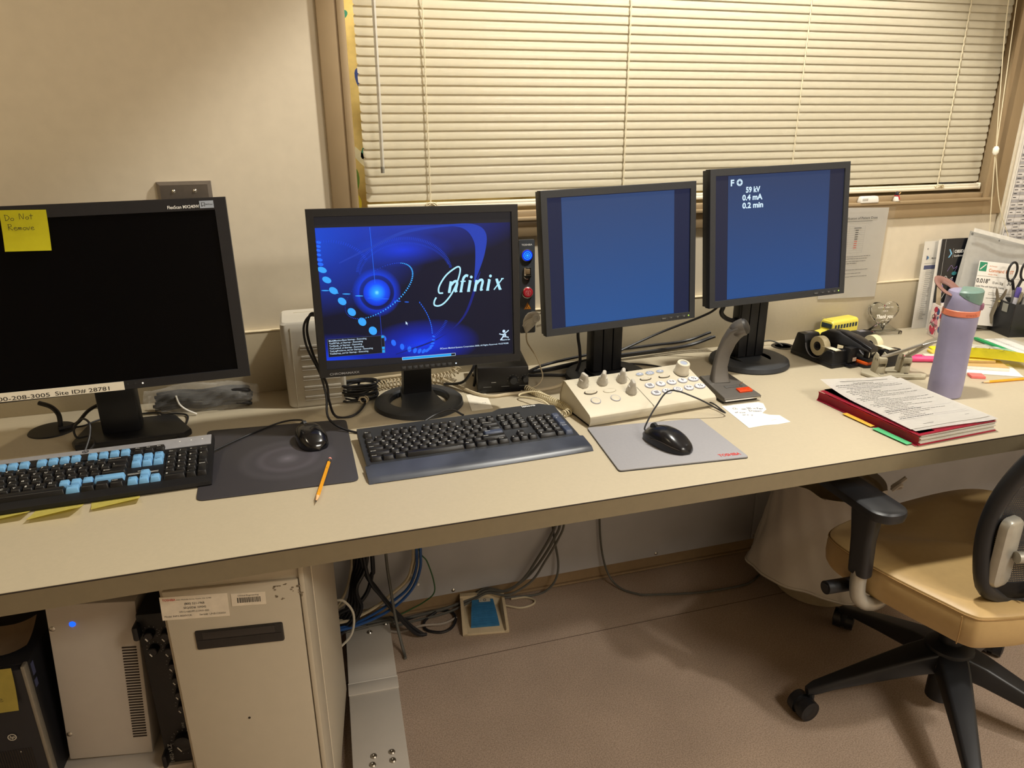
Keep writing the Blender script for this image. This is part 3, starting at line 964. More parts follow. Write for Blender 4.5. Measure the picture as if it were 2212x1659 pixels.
# sticky note on its screen
def on_m1(x, z, y=0):
    return Matrix.Translation(Q1) @ Euler(E1).to_matrix().to_4x4() @ Vector((x, y, z))
b = MB()
b.grid(lambda u, v: (0.0755 * u, -0.0012 - 0.006 * (1 - v) ** 2.2, -0.0745 * (1 - v)), 6, 10, 0.0003)
b.mi = 1
def hw(b, strokes, sc, ox, oz, w=0.0012, M=None):
    for s_ in strokes:
        b.stroke([(ox + sc * p_[0], oz + sc * p_[1]) for p_ in s_], w, M)
HW = {'D': [[(0.1, 1), (0.15, 0)], [(0, 1), (0.5, 0.85), (0.75, 0.5), (0.4, 0.1), (0.05, 0)]], 'o': [[(0.3, 0.45), (0.05, 0.3), (0.15, 0.02), (0.45, 0.08), (0.5, 0.35), (0.3, 0.45)]],
      'N': [[(0, 0), (0.05, 1), (0.55, 0.05), (0.65, 1)]], 't': [[(0.3, 0.95), (0.25, 0.0)], [(0.0, 0.6), (0.6, 0.62)]], 'R': [[(0.1, 1), (0.1, 0)], [(0, 1), (0.5, 0.95), (0.5, 0.6), (0.12, 0.5), (0.7, 0.0)]],
      'e': [[(0.05, 0.25), (0.4, 0.32), (0.35, 0.48), (0.1, 0.42), (0.05, 0.1), (0.3, 0), (0.55, 0.12)]], 'm': [[(0.0, 0), (0.05, 0.45), (0.1, 0.3), (0.25, 0.45), (0.3, 0.02), (0.4, 0.4), (0.52, 0.42), (0.6, 0.0)]],
      'a': [[(0.4, 0.45), (0.1, 0.4), (0.05, 0.08), (0.35, 0.1), (0.4, 0.45), (0.45, 0.0)]], 'v': [[(0, 0.5), (0.2, 0), (0.45, 0.55)]], 'w': [[(0, 0.5), (0.12, 0), (0.3, 0.4), (0.45, 0), (0.6, 0.5)]], 'r': [[(0.05, 0.45), (0.05, 0)], [(0.05, 0.3), (0.3, 0.48)]],
      'n': [[(0.0, 0), (0.05, 0.45), (0.1, 0.3), (0.3, 0.45), (0.38, 0)]], 'i': [[(0.1, 0.45), (0.1, 0)]], 'd': [[(0.4, 0.4), (0.1, 0.4), (0.05, 0.05), (0.38, 0.1)], [(0.45, 1), (0.42, 0)]], 's': [[(0.4, 0.45), (0.1, 0.4), (0.35, 0.2), (0.05, 0)]],
      'l': [[(0.15, 1), (0.1, 0)]], 'y': [[(0, 0.5), (0.2, 0.1)], [(0.45, 0.5), (0.1, -0.4)]], 'u': [[(0, 0.45), (0.08, 0.02), (0.35, 0.1), (0.4, 0.45), (0.42, 0)]], 'h': [[(0.05, 1), (0.0, 0)], [(0.02, 0.3), (0.3, 0.42), (0.35, 0)]], 'W': [[(0, 1), (0.2, 0), (0.4, 0.8), (0.6, 0), (0.8, 1)]], 'c': [[(0.4, 0.4), (0.1, 0.42), (0.05, 0.08), (0.4, 0.05)]],
      'O': [[(0.35, 1), (0.02, 0.6), (0.15, 0.05), (0.6, 0.15), (0.7, 0.7), (0.35, 1)]]}
def scrawl(b, word, sc, ox, oz, w, M, step=0.62):
    x = ox
    for ch in word:
        if ch in HW:
            hw(b, HW[ch], sc, x, oz, w, M)
            x += sc * (step + (0.25 if ch.isupper() else 0) + (0.12 if ch in 'mw' else 0))
        else:
            x += sc * 0.5
m_pen = mat('pen_black', '#2b2a18', 0.7)
scrawl(b, 'Do', 0.0105, 0.009, -0.019, 0.0009, FM(0, 0, -0.0095)); scrawl(b, 'Not', 0.0105, 0.033, -0.017, 0.0009, FM(0, 0, -0.0095))
scrawl(b, 'Remove', 0.0105, 0.012, -0.036, 0.0009, FM(0, 0, -0.0095))
o = b.obj('sticky_note', [mat('sticky_yellow', '#e6df28', 0.7, noise=0.02), m_pen])
o.location = on_m1(-0.1115, 0.1762)
o.rotation_euler = (E1[0], E1[1] + 0.035, E1[2])
tag(o, 'bright yellow sticky note with handwriting stuck on the large dark monitor', 'note')
# ------------------------------------------------------------------ keyboards
U = 0.01905
m_key = mat('key_black', '#151517', 0.38, noise=0.05)
m_keyb = mat('key_blue', '#6da2cf', 0.45, noise=0.03)
m_keys = mat('key_slate', '#3b4459', 0.42, noise=0.04)
m_leg = mat('key_legend', '#d6d6d2', 0.6)
m_legd = mat('key_legend_dark', '#1f3f66', 0.6)
KEYCACHE = {}
def key_mesh(wu, hu, label, col, kh):
    k = (wu, hu, label, col, kh)
    if k in KEYCACHE:
        return KEYCACHE[k]
    w, h = wu * U - 0.0014, hu * U - 0.0014
    tw, th = w - 0.0040, h - 0.0048
    b = MB()
    dy = 0.0010
    def rg(ww, hh, z, oy, r):
        return [(p_[0], p_[1] + oy, z) for p_ in rrect(ww, hh, r, 2)]
    b.loft([rg(w, h, 0, 0, 0.0014), rg(w - 0.0004, h - 0.0004, 0.0012, 0, 0.0014), rg(tw + 0.0006, th + 0.0006, kh - 0.0008, dy, 0.0016), rg(tw - 0.0012, th - 0.0012, kh, dy, 0.0014)])
    b.mi = 1
    if label:
        n = len(label)
        sz = 0.0066 if n == 1 else 0.0036
        b.text(label, sz, UP(-tw / 2 + 0.0016, dy + th / 2 - (0.0074 if n == 1 else 0.0054), kh + 0.0002), 'L', off=0.01, fit=None if n < 3 else min(tw - 0.003, 0.0022 * n))
    me = b.mesh('key', [{'k': m_key, 'b': m_keyb, 's': m_keys}[col], m_legd if col == 'b' else m_leg], ang=50)
    KEYCACHE[k] = me
    return me
def layout(blue):
    K = []
    def row(r, items, x=0.0):
        for it in items:
            if isinstance(it, (int, float)):
                x += it
                continue
            lab, w, c = it
            K.append((x, r, w, 1, lab, c if blue or c == 's' else 'k'))
            x += w
    F = lambda a: (a, 1, 'b')
    row(5.35, [('Esc', 1, 'k'), 1] + [F('F%d' % i) for i in range(1, 5)] + [0.5] + [F('F%d' % i) for i in range(5, 9)] + [0.5] + [F('F%d' % i) for i in range(9, 13)] + [0.25, ('Prt', 1, 'k'), ('Scr', 1, 'k'), ('Brk', 1, 'k')])
    row(4, [(c, 1, 'k') for c in '`1234567890-='] + [('Backspace', 2, 'k'), 0.25, ('Ins', 1, 'b'), ('Home', 1, 'b'), ('PgUp', 1, 'b'), 0.25, ('Num', 1, 'k'), ('/', 1, 'k'), ('*', 1, 'k'), ('-', 1, 's' if not blue else 'k')])
    row(3, [('Tab', 1.5, 'k')] + [(c, 1, 'k') for c in 'QWERTYUIOP[]'] + [('\\', 1.5, 'k'), 0.25, ('Del', 1, 'b'), ('End', 1, 'b'), ('PgDn', 1, 'b'), 0.25, ('7', 1, 'k'), ('8', 1, 'k'), ('9', 1, 'k')])
    row(2, [('Caps', 1.75, 'k')] + [(c, 1, 'k') for c in "ASDFGHJKL;'"] + [('Enter', 2.25, 's' if not blue else 'k'), 3.5, ('4', 1, 'k'), ('5', 1, 'k'), ('6', 1, 'k')])
    row(1, [('Shift', 2.25, 'k')] + [(c, 1, 'b' if c in ',./' else 'k') for c in 'ZXCVBNM,./'] + [('Shift', 2.75, 'b'), 1.25, ('^', 1, 'b'), 1.25, ('1', 1, 'k'), ('2', 1, 'k'), ('3', 1, 'k')])
    row(0, [('Ctrl', 1.25, 'k'), ('', 1.25, 'k'), ('Alt', 1.25, 'k'), ('', 6.25, 'k'), ('Alt', 1.25, 'b'), ('', 1.25, 'k'), ('', 1.25, 'k'), ('Ctrl', 1.25, 'k'), 0.25, ('<', 1, 'b'), ('v', 1, 'b'), ('>', 1, 'b'), 0.25, ('0', 2, 'k'), ('.', 1, 'k')])
    K.append((18.5 + 3, 2.5, 1, 2, '+', 's' if not blue else 'k'))
    K.append((18.5 + 3, 0.5, 1, 2, 'Enter', 's' if not blue else 'k'))
    return K
def place_keys(t, K, x0, y0, z0, slope, kh, keep):
    rest = []
    for (x, r, w, h, lab, c) in K:
        cx = x0 + (x + w / 2) * U
        cy = y0 + (r + 0.5) * U
        me = key_mesh(w, h, lab, c, kh)
        if keep(x, r):
            link('key', me, t, (cx, cy, z0 + slope * cy))
        else:
            rest.append((me, cx, cy, z0 + slope * cy))
    if rest:
        b = MB()
        for me, cx, cy, cz in rest:
            vs = [v.co.copy() for v in me.vertices]
            for mi in (0, 1):
                b.mi = 2 * 0 + mi
                b.put(vs, [tuple(p_.vertices) for p_ in me.polygons if p_.material_index == mi], M4((cx, cy, cz)))
        o = b.obj('key_block', [m_key, m_leg], t)
        o['kind'] = 'stuff'

# keyboard with blue keys on the left
t = thing('keyboard', 'black and silver keyboard with bright blue function keys', 'keyboard', (-0.1935, -0.5180, 0.7505), rot=(0.128, 0.0, 0.032))
KW, KD = 0.462, 0.170
b = MB()
prof = [(0.0, 0.004), (0.002, 0.010), (0.018, 0.0125), (KD - 0.004, 0.0165), (KD, 0.013), (KD, 0.004), (KD - 0.004, 0.0), (0.003, 0.0)]
b.loft([[(-KW + 0.002, q[0] + 0.001, q[1]) for q in prof], [(-KW, q[0], q[1]) for q in prof], [(-0.007, q[0], q[1]) for q in prof], [(-0.003, q[0] + 0.001, q[1] * 0.96 + 0.0003) for q in prof]])
b.mi = 1
b.text('\u26a0 WARNING'.replace('\u26a0 ', ''), 0.0042, UP(-0.1235, 0.062, 0.0152), 'C', off=0.01)
for k in range(2):
    b.rect(-0.150, 0.0575 - 0.003 * k, 0.053, 0.0008, UP(0, 0, 0.0150))
b.obj('body', [m_blk, m_leg], t)
b = MB()
b.box((-KW / 2 - 0.002, 0.1485, 0.0160), (KW - 0.010, 0.036, 0.0030), 0.001, rx=0.0235)
b.mi = 1
for (x0_, n) in ((-0.4155, 4), (-0.3298, 4), (-0.2440, 4), (-0.1602, 3), (-0.4540, 1)):
    b.box((x0_ + n * U / 2 + 0.0002, 0.1372, 0.0170), (n * U + 0.004, 0.0235, 0.003), 0.0012, rx=0.0235)
b.mi = 2
for k in range(3):
    b.cyl((-0.066 + 0.021 * k, 0.152, 0.0178), (-0.066 + 0.021 * k, 0.152, 0.0183), 0.0016, 0.0012, 10)
b.mi = 1
b.ring(-0.236, 0.1585, 0.0046, 0.0058, UP(0, 0, 0.0180)); b.text('hp', 0.0085, UP(-0.236, 0.1562, 0.0180), 'C', shear=0.3, off=0.015)
b.obj('silver_strip', [mat('strip_silver', '#9b9ba0', 0.4, 0.3), m_blk, m_leg], t)
place_keys(t, layout(True), -0.0095 - 22.5 * U, 0.0215, 0.0118, 0.0235, 0.0085, lambda x, r: x > 2.9)

# keyboard with wrist rest
t = thing('keyboard', 'dark keyboard with a worn wrist rest in the middle of the desk', 'keyboard', (0.0880, -0.5420, 0.7508), rot=(0.046, 0.0, 0.029))
KW, KD, PD = 0.4465, 0.158, 0.056
b = MB()
prof = [(-0.004, 0.004), (-0.004, 0.013), (KD - 0.03, 0.0165), (KD - 0.004, 0.019), (KD, 0.015), (KD, 0.004), (KD - 0.004, 0.0)]
b.loft([[(0.0, q[0], q[1]) for q in prof], [(0.30, q[0], q[1]) for q in prof], [(0.32, q[0] + (0.012 if q[0] > 0.1 else 0), q[1]) for q in prof], [(KW - 0.03, q[0] + (0.012 if q[0] > 0.1 else 0), q[1]) for q in prof], [(KW, q[0] - (0.008 if q[0] > 0.14 else 0), q[1]) for q in prof]])
b.mi = 1
b.text('lenovo', 0.0115, UP(0.372, 0.1545, 0.0202), 'L', off=0.025, fit=0.032)
b.obj('body', [mat('keyboard_charcoal', '#26282c', 0.45, noise=0.06), m_white_ink], t)
b = MB()
def palm(u, v):
    # u along width, v from key edge to front lip
    x = -0.004 + (KW + 0.012) * u
    bow = 0.010 * (1 - (2 * u - 1) ** 2)
    y = -0.002 - (PD + bow * 0.3) * v
    z = 0.0135 - 0.0035 * v - 0.0065 * max(0, (v - 0.75) / 0.25) ** 2
    return (x, y, z)
rings = []
NU = 36
for i in range(NU + 1):
    u = i / NU
    e = 0.0 if 0 < i < NU else 0.002
    top = [palm(u, j / 10) for j in range(11)]
    low = [(top[-1][0], top[-1][1] + 0.003, 0.0003), (top[0][0], top[0][1], 0.0003)]
    rings.append([(p_[0], p_[1], p_[2] - (e if k < 11 else 0)) for k, p_ in enumerate(top)] + low)
b.loft(rings)
wm = mat('wrist_rest_worn', '#3a3e48', 0.36, noise=0.38, scale=11)
b.obj('wrist_rest', wm, t)
place_keys(t, layout(False), 0.0088, 0.0065, 0.0125, 0.024, 0.0085, lambda x, r: not (r > 5 and 11.9 < x < 15.1))

# ------------------------------------------------------------------ mouse pads
pm = bpy.data.materials.new('ripple_pad')
pm.use_nodes = True
nt = pm.node_tree
p = nt.nodes['Principled BSDF']
tc = nt.nodes.new('ShaderNodeTexCoord')
mp = nt.nodes.new('ShaderNodeMapping'); mp.inputs['Scale'].default_value = (1 / 0.10, 1 / 0.10, 0)
nt.links.new(tc.outputs['Object'], mp.inputs[0])
ln = nt.nodes.new('ShaderNodeVectorMath'); ln.operation = 'LENGTH'; nt.links.new(mp.outputs[0], ln.inputs[0])
cr = nt.nodes.new('ShaderNodeValToRGB')
els = cr.color_ramp.elements
stops = [(0, '#64606a'), (0.10, '#524f58'), (0.24, '#403e45'), (0.40, '#3e3b42'), (0.52, '#47444c'), (0.66, '#39373d'), (0.84, '#3d3b41'), (1.0, '#333136')]
while len(els) < len(stops):
    els.new(0.5)
for e, (q, h) in zip(els, stops):
    e.position = q; e.color = rgb(h)
nt.links.new(ln.outputs['Value'], cr.inputs['Fac'])
nt.links.new(cr.outputs['Color'], p.inputs['Base Color'])
p.inputs['Roughness'].default_value = 0.55
def rounded_quad(c, r, n=5):
    out = []
    for i in range(4):
        P0, P1, P2_ = Vector(c[i - 1]), Vector(c[i]), Vector(c[(i + 1) % 4])
        a = P1 + (P0 - P1).normalized() * r
        d = P1 + (P2_ - P1).normalized() * r
        for k in range(n + 1):
            s_ = k / n
            out.append(tuple((a * (1 - s_) ** 2 + P1 * 2 * s_ * (1 - s_) + d * s_ * s_)))
    return out
b = MB()
OX, OY = -0.060, -0.440
b.prism([(q[0] - OX, q[1] - OY) for q in rounded_quad([(-0.2290, -0.2400), (0.0690, -0.2640), (0.0690, -0.5800), (-0.2190, -0.5740)], 0.016)], 0, 0.0022, bev=0.0006)
b.mi = 1
b.text('EMC', 0.0075, UP(-0.1535, 0.167, 0.0024, R(90)), 'R', off=0.01)
o = b.obj('mouse_pad', [pm, m_grey_ink]); o.location = (OX, OY, HD)
tag(o, 'dark mouse pad with a faint ripple pattern beside the blue-keyed keyboard', 'mouse pad')
b = MB()
b.prism([(q[0] - 0.698, q[1] + 0.5955) for q in rounded_quad([(0.5739, -0.4771), (0.8361, -0.5037), (0.8272, -0.7108), (0.5535, -0.6901)], 0.007)], 0.001, 0.0042, bev=0.0006)
b.mi = 1
b.prism([(q[0] - 0.698, q[1] + 0.5955) for q in rounded_quad([(0.5735, -0.4767), (0.8365, -0.5033), (0.8276, -0.7113), (0.5530, -0.6906)], 0.007)], 0.0, 0.0016)
b.mi = 2
b.text('TOSHIBA', 0.0150, UP(0.818 - 0.698, -0.699 + 0.5955, 0.0045, -0.085), 'R', off=0.03, fit=0.047)
o = b.obj('mouse_pad', [mat('pad_grey', '#8d8c90', 0.6, noise=0.03, scale=200), m_blk, mat('ink_red', '#b8322f', 0.6)]); o.location = (0.698, -0.5955, HD)
tag(o, 'plain grey mouse pad with red lettering near the front edge of the desk', 'mouse pad')

# ------------------------------------------------------------------ mice
def mouse(label, loc, rz, L, Wd, H, mtop, wheel=True):
    t = thing('computer_mouse', label, 'mouse', loc, rz)
    # local: +y is the front (cable end)
    NU_, NV = 22, 16
    rings = []
    for i in range(NU_ + 1):
        u = i / NU_
        y = L * (0.5 - u)
        c = 1 - abs(2 * u - 1) ** 2.6
        w = Wd / 2 * (max(c, 0.0) ** 0.42) * (0.90 + 0.10 * math.cos((u - 0.75) * 4.0))
        h = H * (max(c, 0.0) ** 0.5) * (0.72 + 0.28 * math.sin(PI * min(1, u * 1.15 + 0.0)))
        ring = []
        for j in range(NV + 1):
            a = PI * j / NV
            ca, sa = math.cos(a), math.sin(a)
            ring.append((max(w, 0.0005) * math.copysign(abs(ca) ** 0.75, ca), y, 0.002 + max(h, 0.0005) * sa ** 0.62))
        rings.append(ring)
    b = MB(); b.loft(rings)
    b.obj('shell', mtop, t)
    b = MB()
    pts = []
    for i in range(3, 11):
        u = i / NU_
        c = 1 - abs(2 * u - 1) ** 2.6
        pts.append((0.0, L * (0.5 - u), 0.0022 + H * (c ** 0.5) * (0.72 + 0.28 * math.sin(PI * min(1, u * 1.15)))))
    b.tube(pts, 0.0006, 5, 2)
    b.obj('button_seam', m_dark, t)
    if wheel:
        b = MB(); b.cyl((-0.0035, L * 0.30, H * 0.78), (0.0035, L * 0.30, H * 0.78), 0.0085, n=24)
        for k in range(16):
            a = 2 * PI * k / 16
            b.box((0, L * 0.30 + 0.0085 * math.cos(a), H * 0.78 + 0.0085 * math.sin(a)), (0.006, 0.001, 0.001), rx=a)
        b.obj('scroll_wheel', m_blk2, t)
    return t
mg = mat('mouse_gloss_black', '#101013', 0.16, noise=0.03, coat=0.4)
t1 = mouse('glossy black mouse on the dark ripple-patterned mouse pad', (-0.012, -0.372, HD + 0.0024), R(17), 0.108, 0.063, 0.037, mg)
b = MB(); b.tube([(0, 0.05, 0.012), (0.0, 0.07, 0.014), (0.015, 0.10, 0.012), (-0.02, 0.135, 0.004), (-0.10, 0.110, 0.002), (-0.19, 0.055, 0.006)], 0.0020, 7, 6); b.obj('cable', m_cable, t1)
b = MB(); b.text('hp', 0.006, UP(0.0, 0.042, 0.0215), 'C', shear=0.2); b.obj('badge', m_grey_ink, t1)
t2 = mouse('black mouse with its cable looped up on the plain grey mouse pad', (0.697, -0.612, HD + 0.0046), R(21), 0.122, 0.062, 0.036, mat('mouse_satin_black', '#141417', 0.24, noise=0.04))
b = MB(); b.tube([(0.0, 0.058, 0.010), (0.012, 0.072, 0.014), (0.06, 0.086, 0.045), (0.115, 0.095, 0.066), (0.168, 0.062, 0.045), (0.224, 0.028, 0.008), (0.242, 0.045, 0.003), (0.246, 0.080, 0.010), (0.234, 0.115, 0.004)], 0.0019, 7, 7); b.obj('cable', m_cable, t2)
pass
b = MB(); b.tube([(-0.028, 0.03, 0.012), (-0.0295, 0.0, 0.017), (-0.0285, -0.03, 0.015), (-0.02, -0.05, 0.010)], 0.0007, 5, 4); b.obj('side_seam', m_dark, t2)

# ------------------------------------------------------------------ pencils
def pencil(label, tip, end, z):
    tip = Vector((tip[0], tip[1], z)); end = Vector((end[0], end[1], z))
    L = (end - tip).length
    t = thing('pencil', label, 'pencil', tip, math.atan2(end.y - tip.y, end.x - tip.x))
    r = 0.0036
    b = MB(); b.cyl((0.022, 0, 0), (L - 0.020, 0, 0), r, n=6); b.mi = 1
    b.text('HB 2', 0.0022, UP(L - 0.050, -0.0012, r * 0.90), 'L')
    b.obj('shaft', [mat('pencil_yellow', '#d8951e', 0.4), mat('pencil_print', '#3a4a2a', 0.6)], t)
    b = MB(); b.cyl((0.006, 0, 0), (0.022, 0, 0), 0.0012, r * 0.97, 12); b.obj('sharpened_wood', mat('cedar', '#d9ad7e', 0.7), t)
    b = MB(); b.cyl((0, 0, 0), (0.0065, 0, 0), 0.0003, 0.00125, 10); b.obj('lead', mat('graphite', '#2b2b2d', 0.4), t)
    b = MB(); b.lathe([(0.0037, 0), (0.0039, 0.002), (0.0035, 0.003), (0.0039, 0.006), (0.0035, 0.008), (0.0038, 0.012)], M4((L - 0.020, 0, 0), ry=R(90)), 16); b.obj('ferrule', m_steel, t)
    b = MB(); b.lathe([(0.0034, 0), (0.0034, 0.006), (0.0026, 0.008), (0, 0.0083)], M4((L - 0.0085, 0, 0), ry=R(90)), 16); b.obj('eraser', mat('eraser_pink', '#d98a80', 0.7), t)
    return t
pencil('short yellow pencil lying across the edge of the dark mouse pad', (-0.0131, -0.6495), (0.0222, -0.4720), HD + 0.0058)
pencil('yellow pencil at the right edge of the desk in front of the sticky pads', (1.6480, -0.5055), (1.8080, -0.5200), HD + 0.0034)

# ------------------------------------------------------------------ curled sticky notes under the front of the blue keyboard
def curl_note(label, cx, rz, w, lift, words, prot=0.036, skew=0.0):
    b = MB()
    def fn(u, v):
        y = 0.02 - (0.02 + prot) * v
        s_ = max(0.0, (v - 0.36) / 0.64)
        return (w * (u - 0.5) + skew * s_, y, 0.0006 + lift * s_ ** 1.8 * (0.55 + 0.75 * u))
    b.grid(fn, 8, 10, 0.0003)
    b.mi = 1
    for k, wd in enumerate(words):
        scrawl(b, wd, 0.006, -w / 2 + 0.012 + 0.004 * k, -0.004 - 0.007 * k, 0.0005, UP(0, 0, 0.0022 + 0.0006 * k))
    o = b.obj('sticky_note', [mat('sticky_pale', '#e3d873', 0.75, noise=0.02), m_pen])
    o.location = (cx, -0.520 + (cx + 0.19) * -0.032, HD)
    o.rotation_euler = (0, 0, rz)
    tag(o, label, 'note')
curl_note('rightmost curled yellow note poking out from under the blue-keyed keyboard', -0.360, 0.10, 0.078, 0.008, [], 0.040, 0.004)
curl_note('middle curled yellow note with writing under the blue-keyed keyboard', -0.448, 0.04, 0.076, 0.012, ['Ruun', 'driver'], 0.056, -0.004)
curl_note('leftmost curled yellow note under the blue-keyed keyboard', -0.532, 0.06, 0.076, 0.010, ['hcus'], 0.048, 0.0)
# ------------------------------------------------------------------ helpers for cables
def cable(name, label, cat, pts, r, m, parent=None, group=None, n=7, sm=7):
    b = MB(); b.tube(pts, r, n, sm)
    o = b.obj(name, m, parent)
    if parent is None:
        tag(o, label, cat, group)
    return o
def coil_pts(path, rad, turns, per=9, sm=8):
    P = smooth_path(path, sm)
    L = len(P)
    cum = [0.0]
    for i in range(1, L):
        cum.append(cum[-1] + (P[i] - P[i - 1]).length)
    tot = cum[-1]
    out = []
    N = turns * per
    j = 0
    for k in range(N + 1):
        d = tot * k / N
        while j < L - 2 and cum[j + 1] < d:
            j += 1
        f = (d - cum[j]) / max(1e-9, cum[j + 1] - cum[j])
        c = P[j].lerp(P[j + 1], f)
        t = (P[j + 1] - P[j]).normalized()
        x = Vector((0, 0, 1)).cross(t)
        if x.length < 1e-3:
            x = Vector((1, 0, 0))
        x.normalize()
        y = t.cross(x)
        a = 2 * PI * k / per
        out.append(c + x * (rad * math.cos(a)) + y * (rad * math.sin(a)))
    return out

# cable grommet set into the desk
t = thing('cable_grommet', 'black round cable grommet in the desk left of the tape dispenser', 'grommet', (1.372, -0.070, HD))
b = MB(); b.lathe([(0.034, 0.0001), (0.033, 0.0016), (0.028, 0.0020), (0.0255, 0.0006), (0.0255, 0.0001)], None, 32); b.obj('rim', m_blkg, t)
b = MB(); b.disc(0, 0, 0.026, 0.026, z=0.0004, n=28); b.obj('hole', mat('hole_black', '#050505', 0.9), t)

# ------------------------------------------------------------------ wall plate with two screws
t = thing('wall_plate', 'small steel cover plate with two screws on the wall above the dark monitor', 'plate', (-0.2288, -0.0005, 1.244))
b = MB()
b.loft([rring(0.1145, 0.046, 0.0), rring(0.1145, 0.046, -0.008), rring(0.100, 0.032, -0.014)])
b.obj('cover', mat('brushed_steel', '#8d8680', 0.38, 0.85), t)
for x in (-0.0225, 0.0220):
    b = MB(); b.lathe([(0, 0.003), (0.0028, 0.0022), (0.0042, 0.0005), (0.0042, 0)], M4((x, -0.014, 0.0025), rx=R(90)), 14); b.obj('screw', m_chrome, t)

# ------------------------------------------------------------------ Control strip between the monitors
t = thing('switch_strip', 'narrow dark switch strip with blue and red buttons between two monitors', 'switch panel', (0.5533, -0.1077, 0.9932), rot=(-0.0507, 0, -0.0744))
b = MB()
b.prism(rrect(0.0411, 0.2384, 0.004, 4), -0.010, 0.0005, M4(rx=R(90)), 0.0008)
b.box((0.002, 0.054, -0.085), (0.028, 0.100, 0.03), 0.002)
b.mi = 1
b.text('TOSHIBA', 0.0062, FM(0, 0.1045, -0.0009), 'C', off=0.03, fit=0.0275)
b.obj('panel', [mat('strip_charcoal', '#3a3d42', 0.45), m_white_ink], t)
b = MB(); b.lathe([(0.0155, 0), (0.0155, 0.003), (0.0140, 0.0035), (0.0140, 0.001)], M4((0, -0.0005, 0.0806), rx=R(90)), 32); b.mi = 1
b.lathe([(0.0138, 0.003), (0.0125, 0.0048), (0, 0.0052)], M4((0, -0.0005, 0.0806), rx=R(90)), 32)
b.mi = 2
for r_ in (0.0022, 0.0055, 0.0095):
    b.ring(0, 0, r_ - 0.0008 if r_ > 0.003 else 0, r_ + 0.0006, FM(0, 0.0806, -0.0060), n=32)
b.obj('blue_button', [m_steel, emit('button_blue', '#0a34e8', 1.0), emit('button_cyan', '#38b8ff', 1.1)], t, label='lit blue round button')
b = MB(); b.box((0, -0.0025, 0.040), (0.0185, 0.005, 0.0205), 0.001); b.mi = 1; b.box((0, -0.0056, 0.040), (0.0120, 0.002, 0.0135), 0.0008); b.mi = 0
b.lathe([(0.0085, 0), (0.0100, 0.003), (0.0085, 0.004)], M4((0, -0.001, 0.0300), rx=R(90)), 20, PI, 2 * PI)
b.obj('rocker_switch', [m_chrome, mat('switch_brown', '#8a7458', 0.4)], t, label='square switch with a steel rim')
b = MB(); b.lathe([(0.0150, 0), (0.0150, 0.002), (0.0130, 0.003), (0.0130, 0.001)], M4((0, -0.0005, -0.0135), rx=R(90)), 32); b.mi = 1
b.lathe([(0.0125, 0.001), (0.0125, 0.008), (0.0112, 0.0092), (0, 0.0094)], M4((0, -0.0005, -0.0125), rx=R(90)), 32); b.mi = 2
b.ring(0, 0, 0.0068, 0.0075, FM(0, -0.0125, -0.0102), n=28); b.stroke([(-0.0058, 0.0035), (0.0058, 0.0035), (0, -0.0062), (-0.0058, 0.0035)], 0.0009, FM(0, -0.0125, -0.0102), sm=0); b.rect(-0.0008, -0.004, 0.0016, 0.0075, FM(0, -0.0125, -0.0102))
b.obj('red_button', [m_steel, mat('button_red', '#c22434', 0.3, coat=0.4), mat('pink_ink', '#e8a0a0', 0.5)], t, label='red stop button')
b = MB(); b.put([(-0.0095, -0.0008, -0.0565), (0.0095, -0.0008, -0.0565), (0, -0.0008, -0.0390)], [(0, 1, 2)]); b.mi = 1
b.stroke([(-0.0078, -0.0555), (0.0078, -0.0555), (0, -0.0415), (-0.0078, -0.0555)], 0.0008, FM(0, 0, -0.0011), sm=0)
for a in (90, 210, 330):
    b.put([(0.0004 * math.cos(R(a)), -0.0011, -0.0512 + 0.0004 * math.sin(R(a)))] + [(0.0040 * math.cos(R(a + d)), -0.0011, -0.0512 + 0.0040 * math.sin(R(a + d))) for d in (-28, 0, 28)], [(0, 1, 2, 3)])
b.obj('warning_triangle', [mat('warning_orange', '#e89020', 0.5), m_ink], t, label='orange radiation warning triangle')
b = MB()
b.tube([(-0.012, -0.004, -0.098), (-0.014, -0.020, -0.094), (-0.010, -0.034, -0.082), (0.006, -0.038, -0.074), (0.020, -0.030, -0.070), (0.024, -0.012, -0.078), (0.016, -0.003, -0.088)], 0.0032, 8, 5)
b.obj('hook', mat('switch_grey', '#d6d0c5', 0.4), t)
t = thing('hand_switch', 'pale grey hand switch hanging on the dark switch strip', 'switch', (0.558, -0.126, 0.912), R(-6))
b = MB()
rings = []
for (z, x, y, rx_, ry_) in ((-0.034, -0.012, 0.004, 0.003, 0.003), (-0.028, -0.010, 0.003, 0.007, 0.006), (-0.014, -0.006, 0.0, 0.016, 0.010), (0.0, -0.002, -0.004, 0.020, 0.012), (0.012, 0.001, -0.008, 0.0185, 0.012), (0.020, 0.003, -0.010, 0.014, 0.010), (0.023, 0.004, -0.011, 0.006, 0.005)):
    rings.append([(x + rx_ * math.cos(2 * PI * k / 20), y + ry_ * math.sin(2 * PI * k / 20), z) for k in range(20)])
b.loft(rings)
b.obj('handle', mat('switch_grey', '#d6d0c5', 0.4), t)
b = MB(); b.lathe([(0.0105, 0), (0.0105, 0.007), (0.009, 0.0085), (0, 0.0088)], M4((0.008, -0.018, 0.008), rx=R(70)), 24); b.mi = 1
b.stroke([(-0.004, 0.003), (0.003, 0.003), (0.001, -0.003), (0.004, -0.004)], 0.0008, M4((0.008, -0.018, 0.008), rx=R(70)) @ M4((0, 0, 0.0091)))
b.obj('push_button', [mat('switch_white', '#dedad2', 0.35), m_grey_ink], t)
b = MB()
b.tube([(0.020, -0.006, 0.016), (0.030, -0.010, 0.022), (0.034, -0.014, 0.010), (0.026, -0.018, -0.008), (0.010, -0.020, -0.013)], 0.0035, 8, 5, flat=0.5)
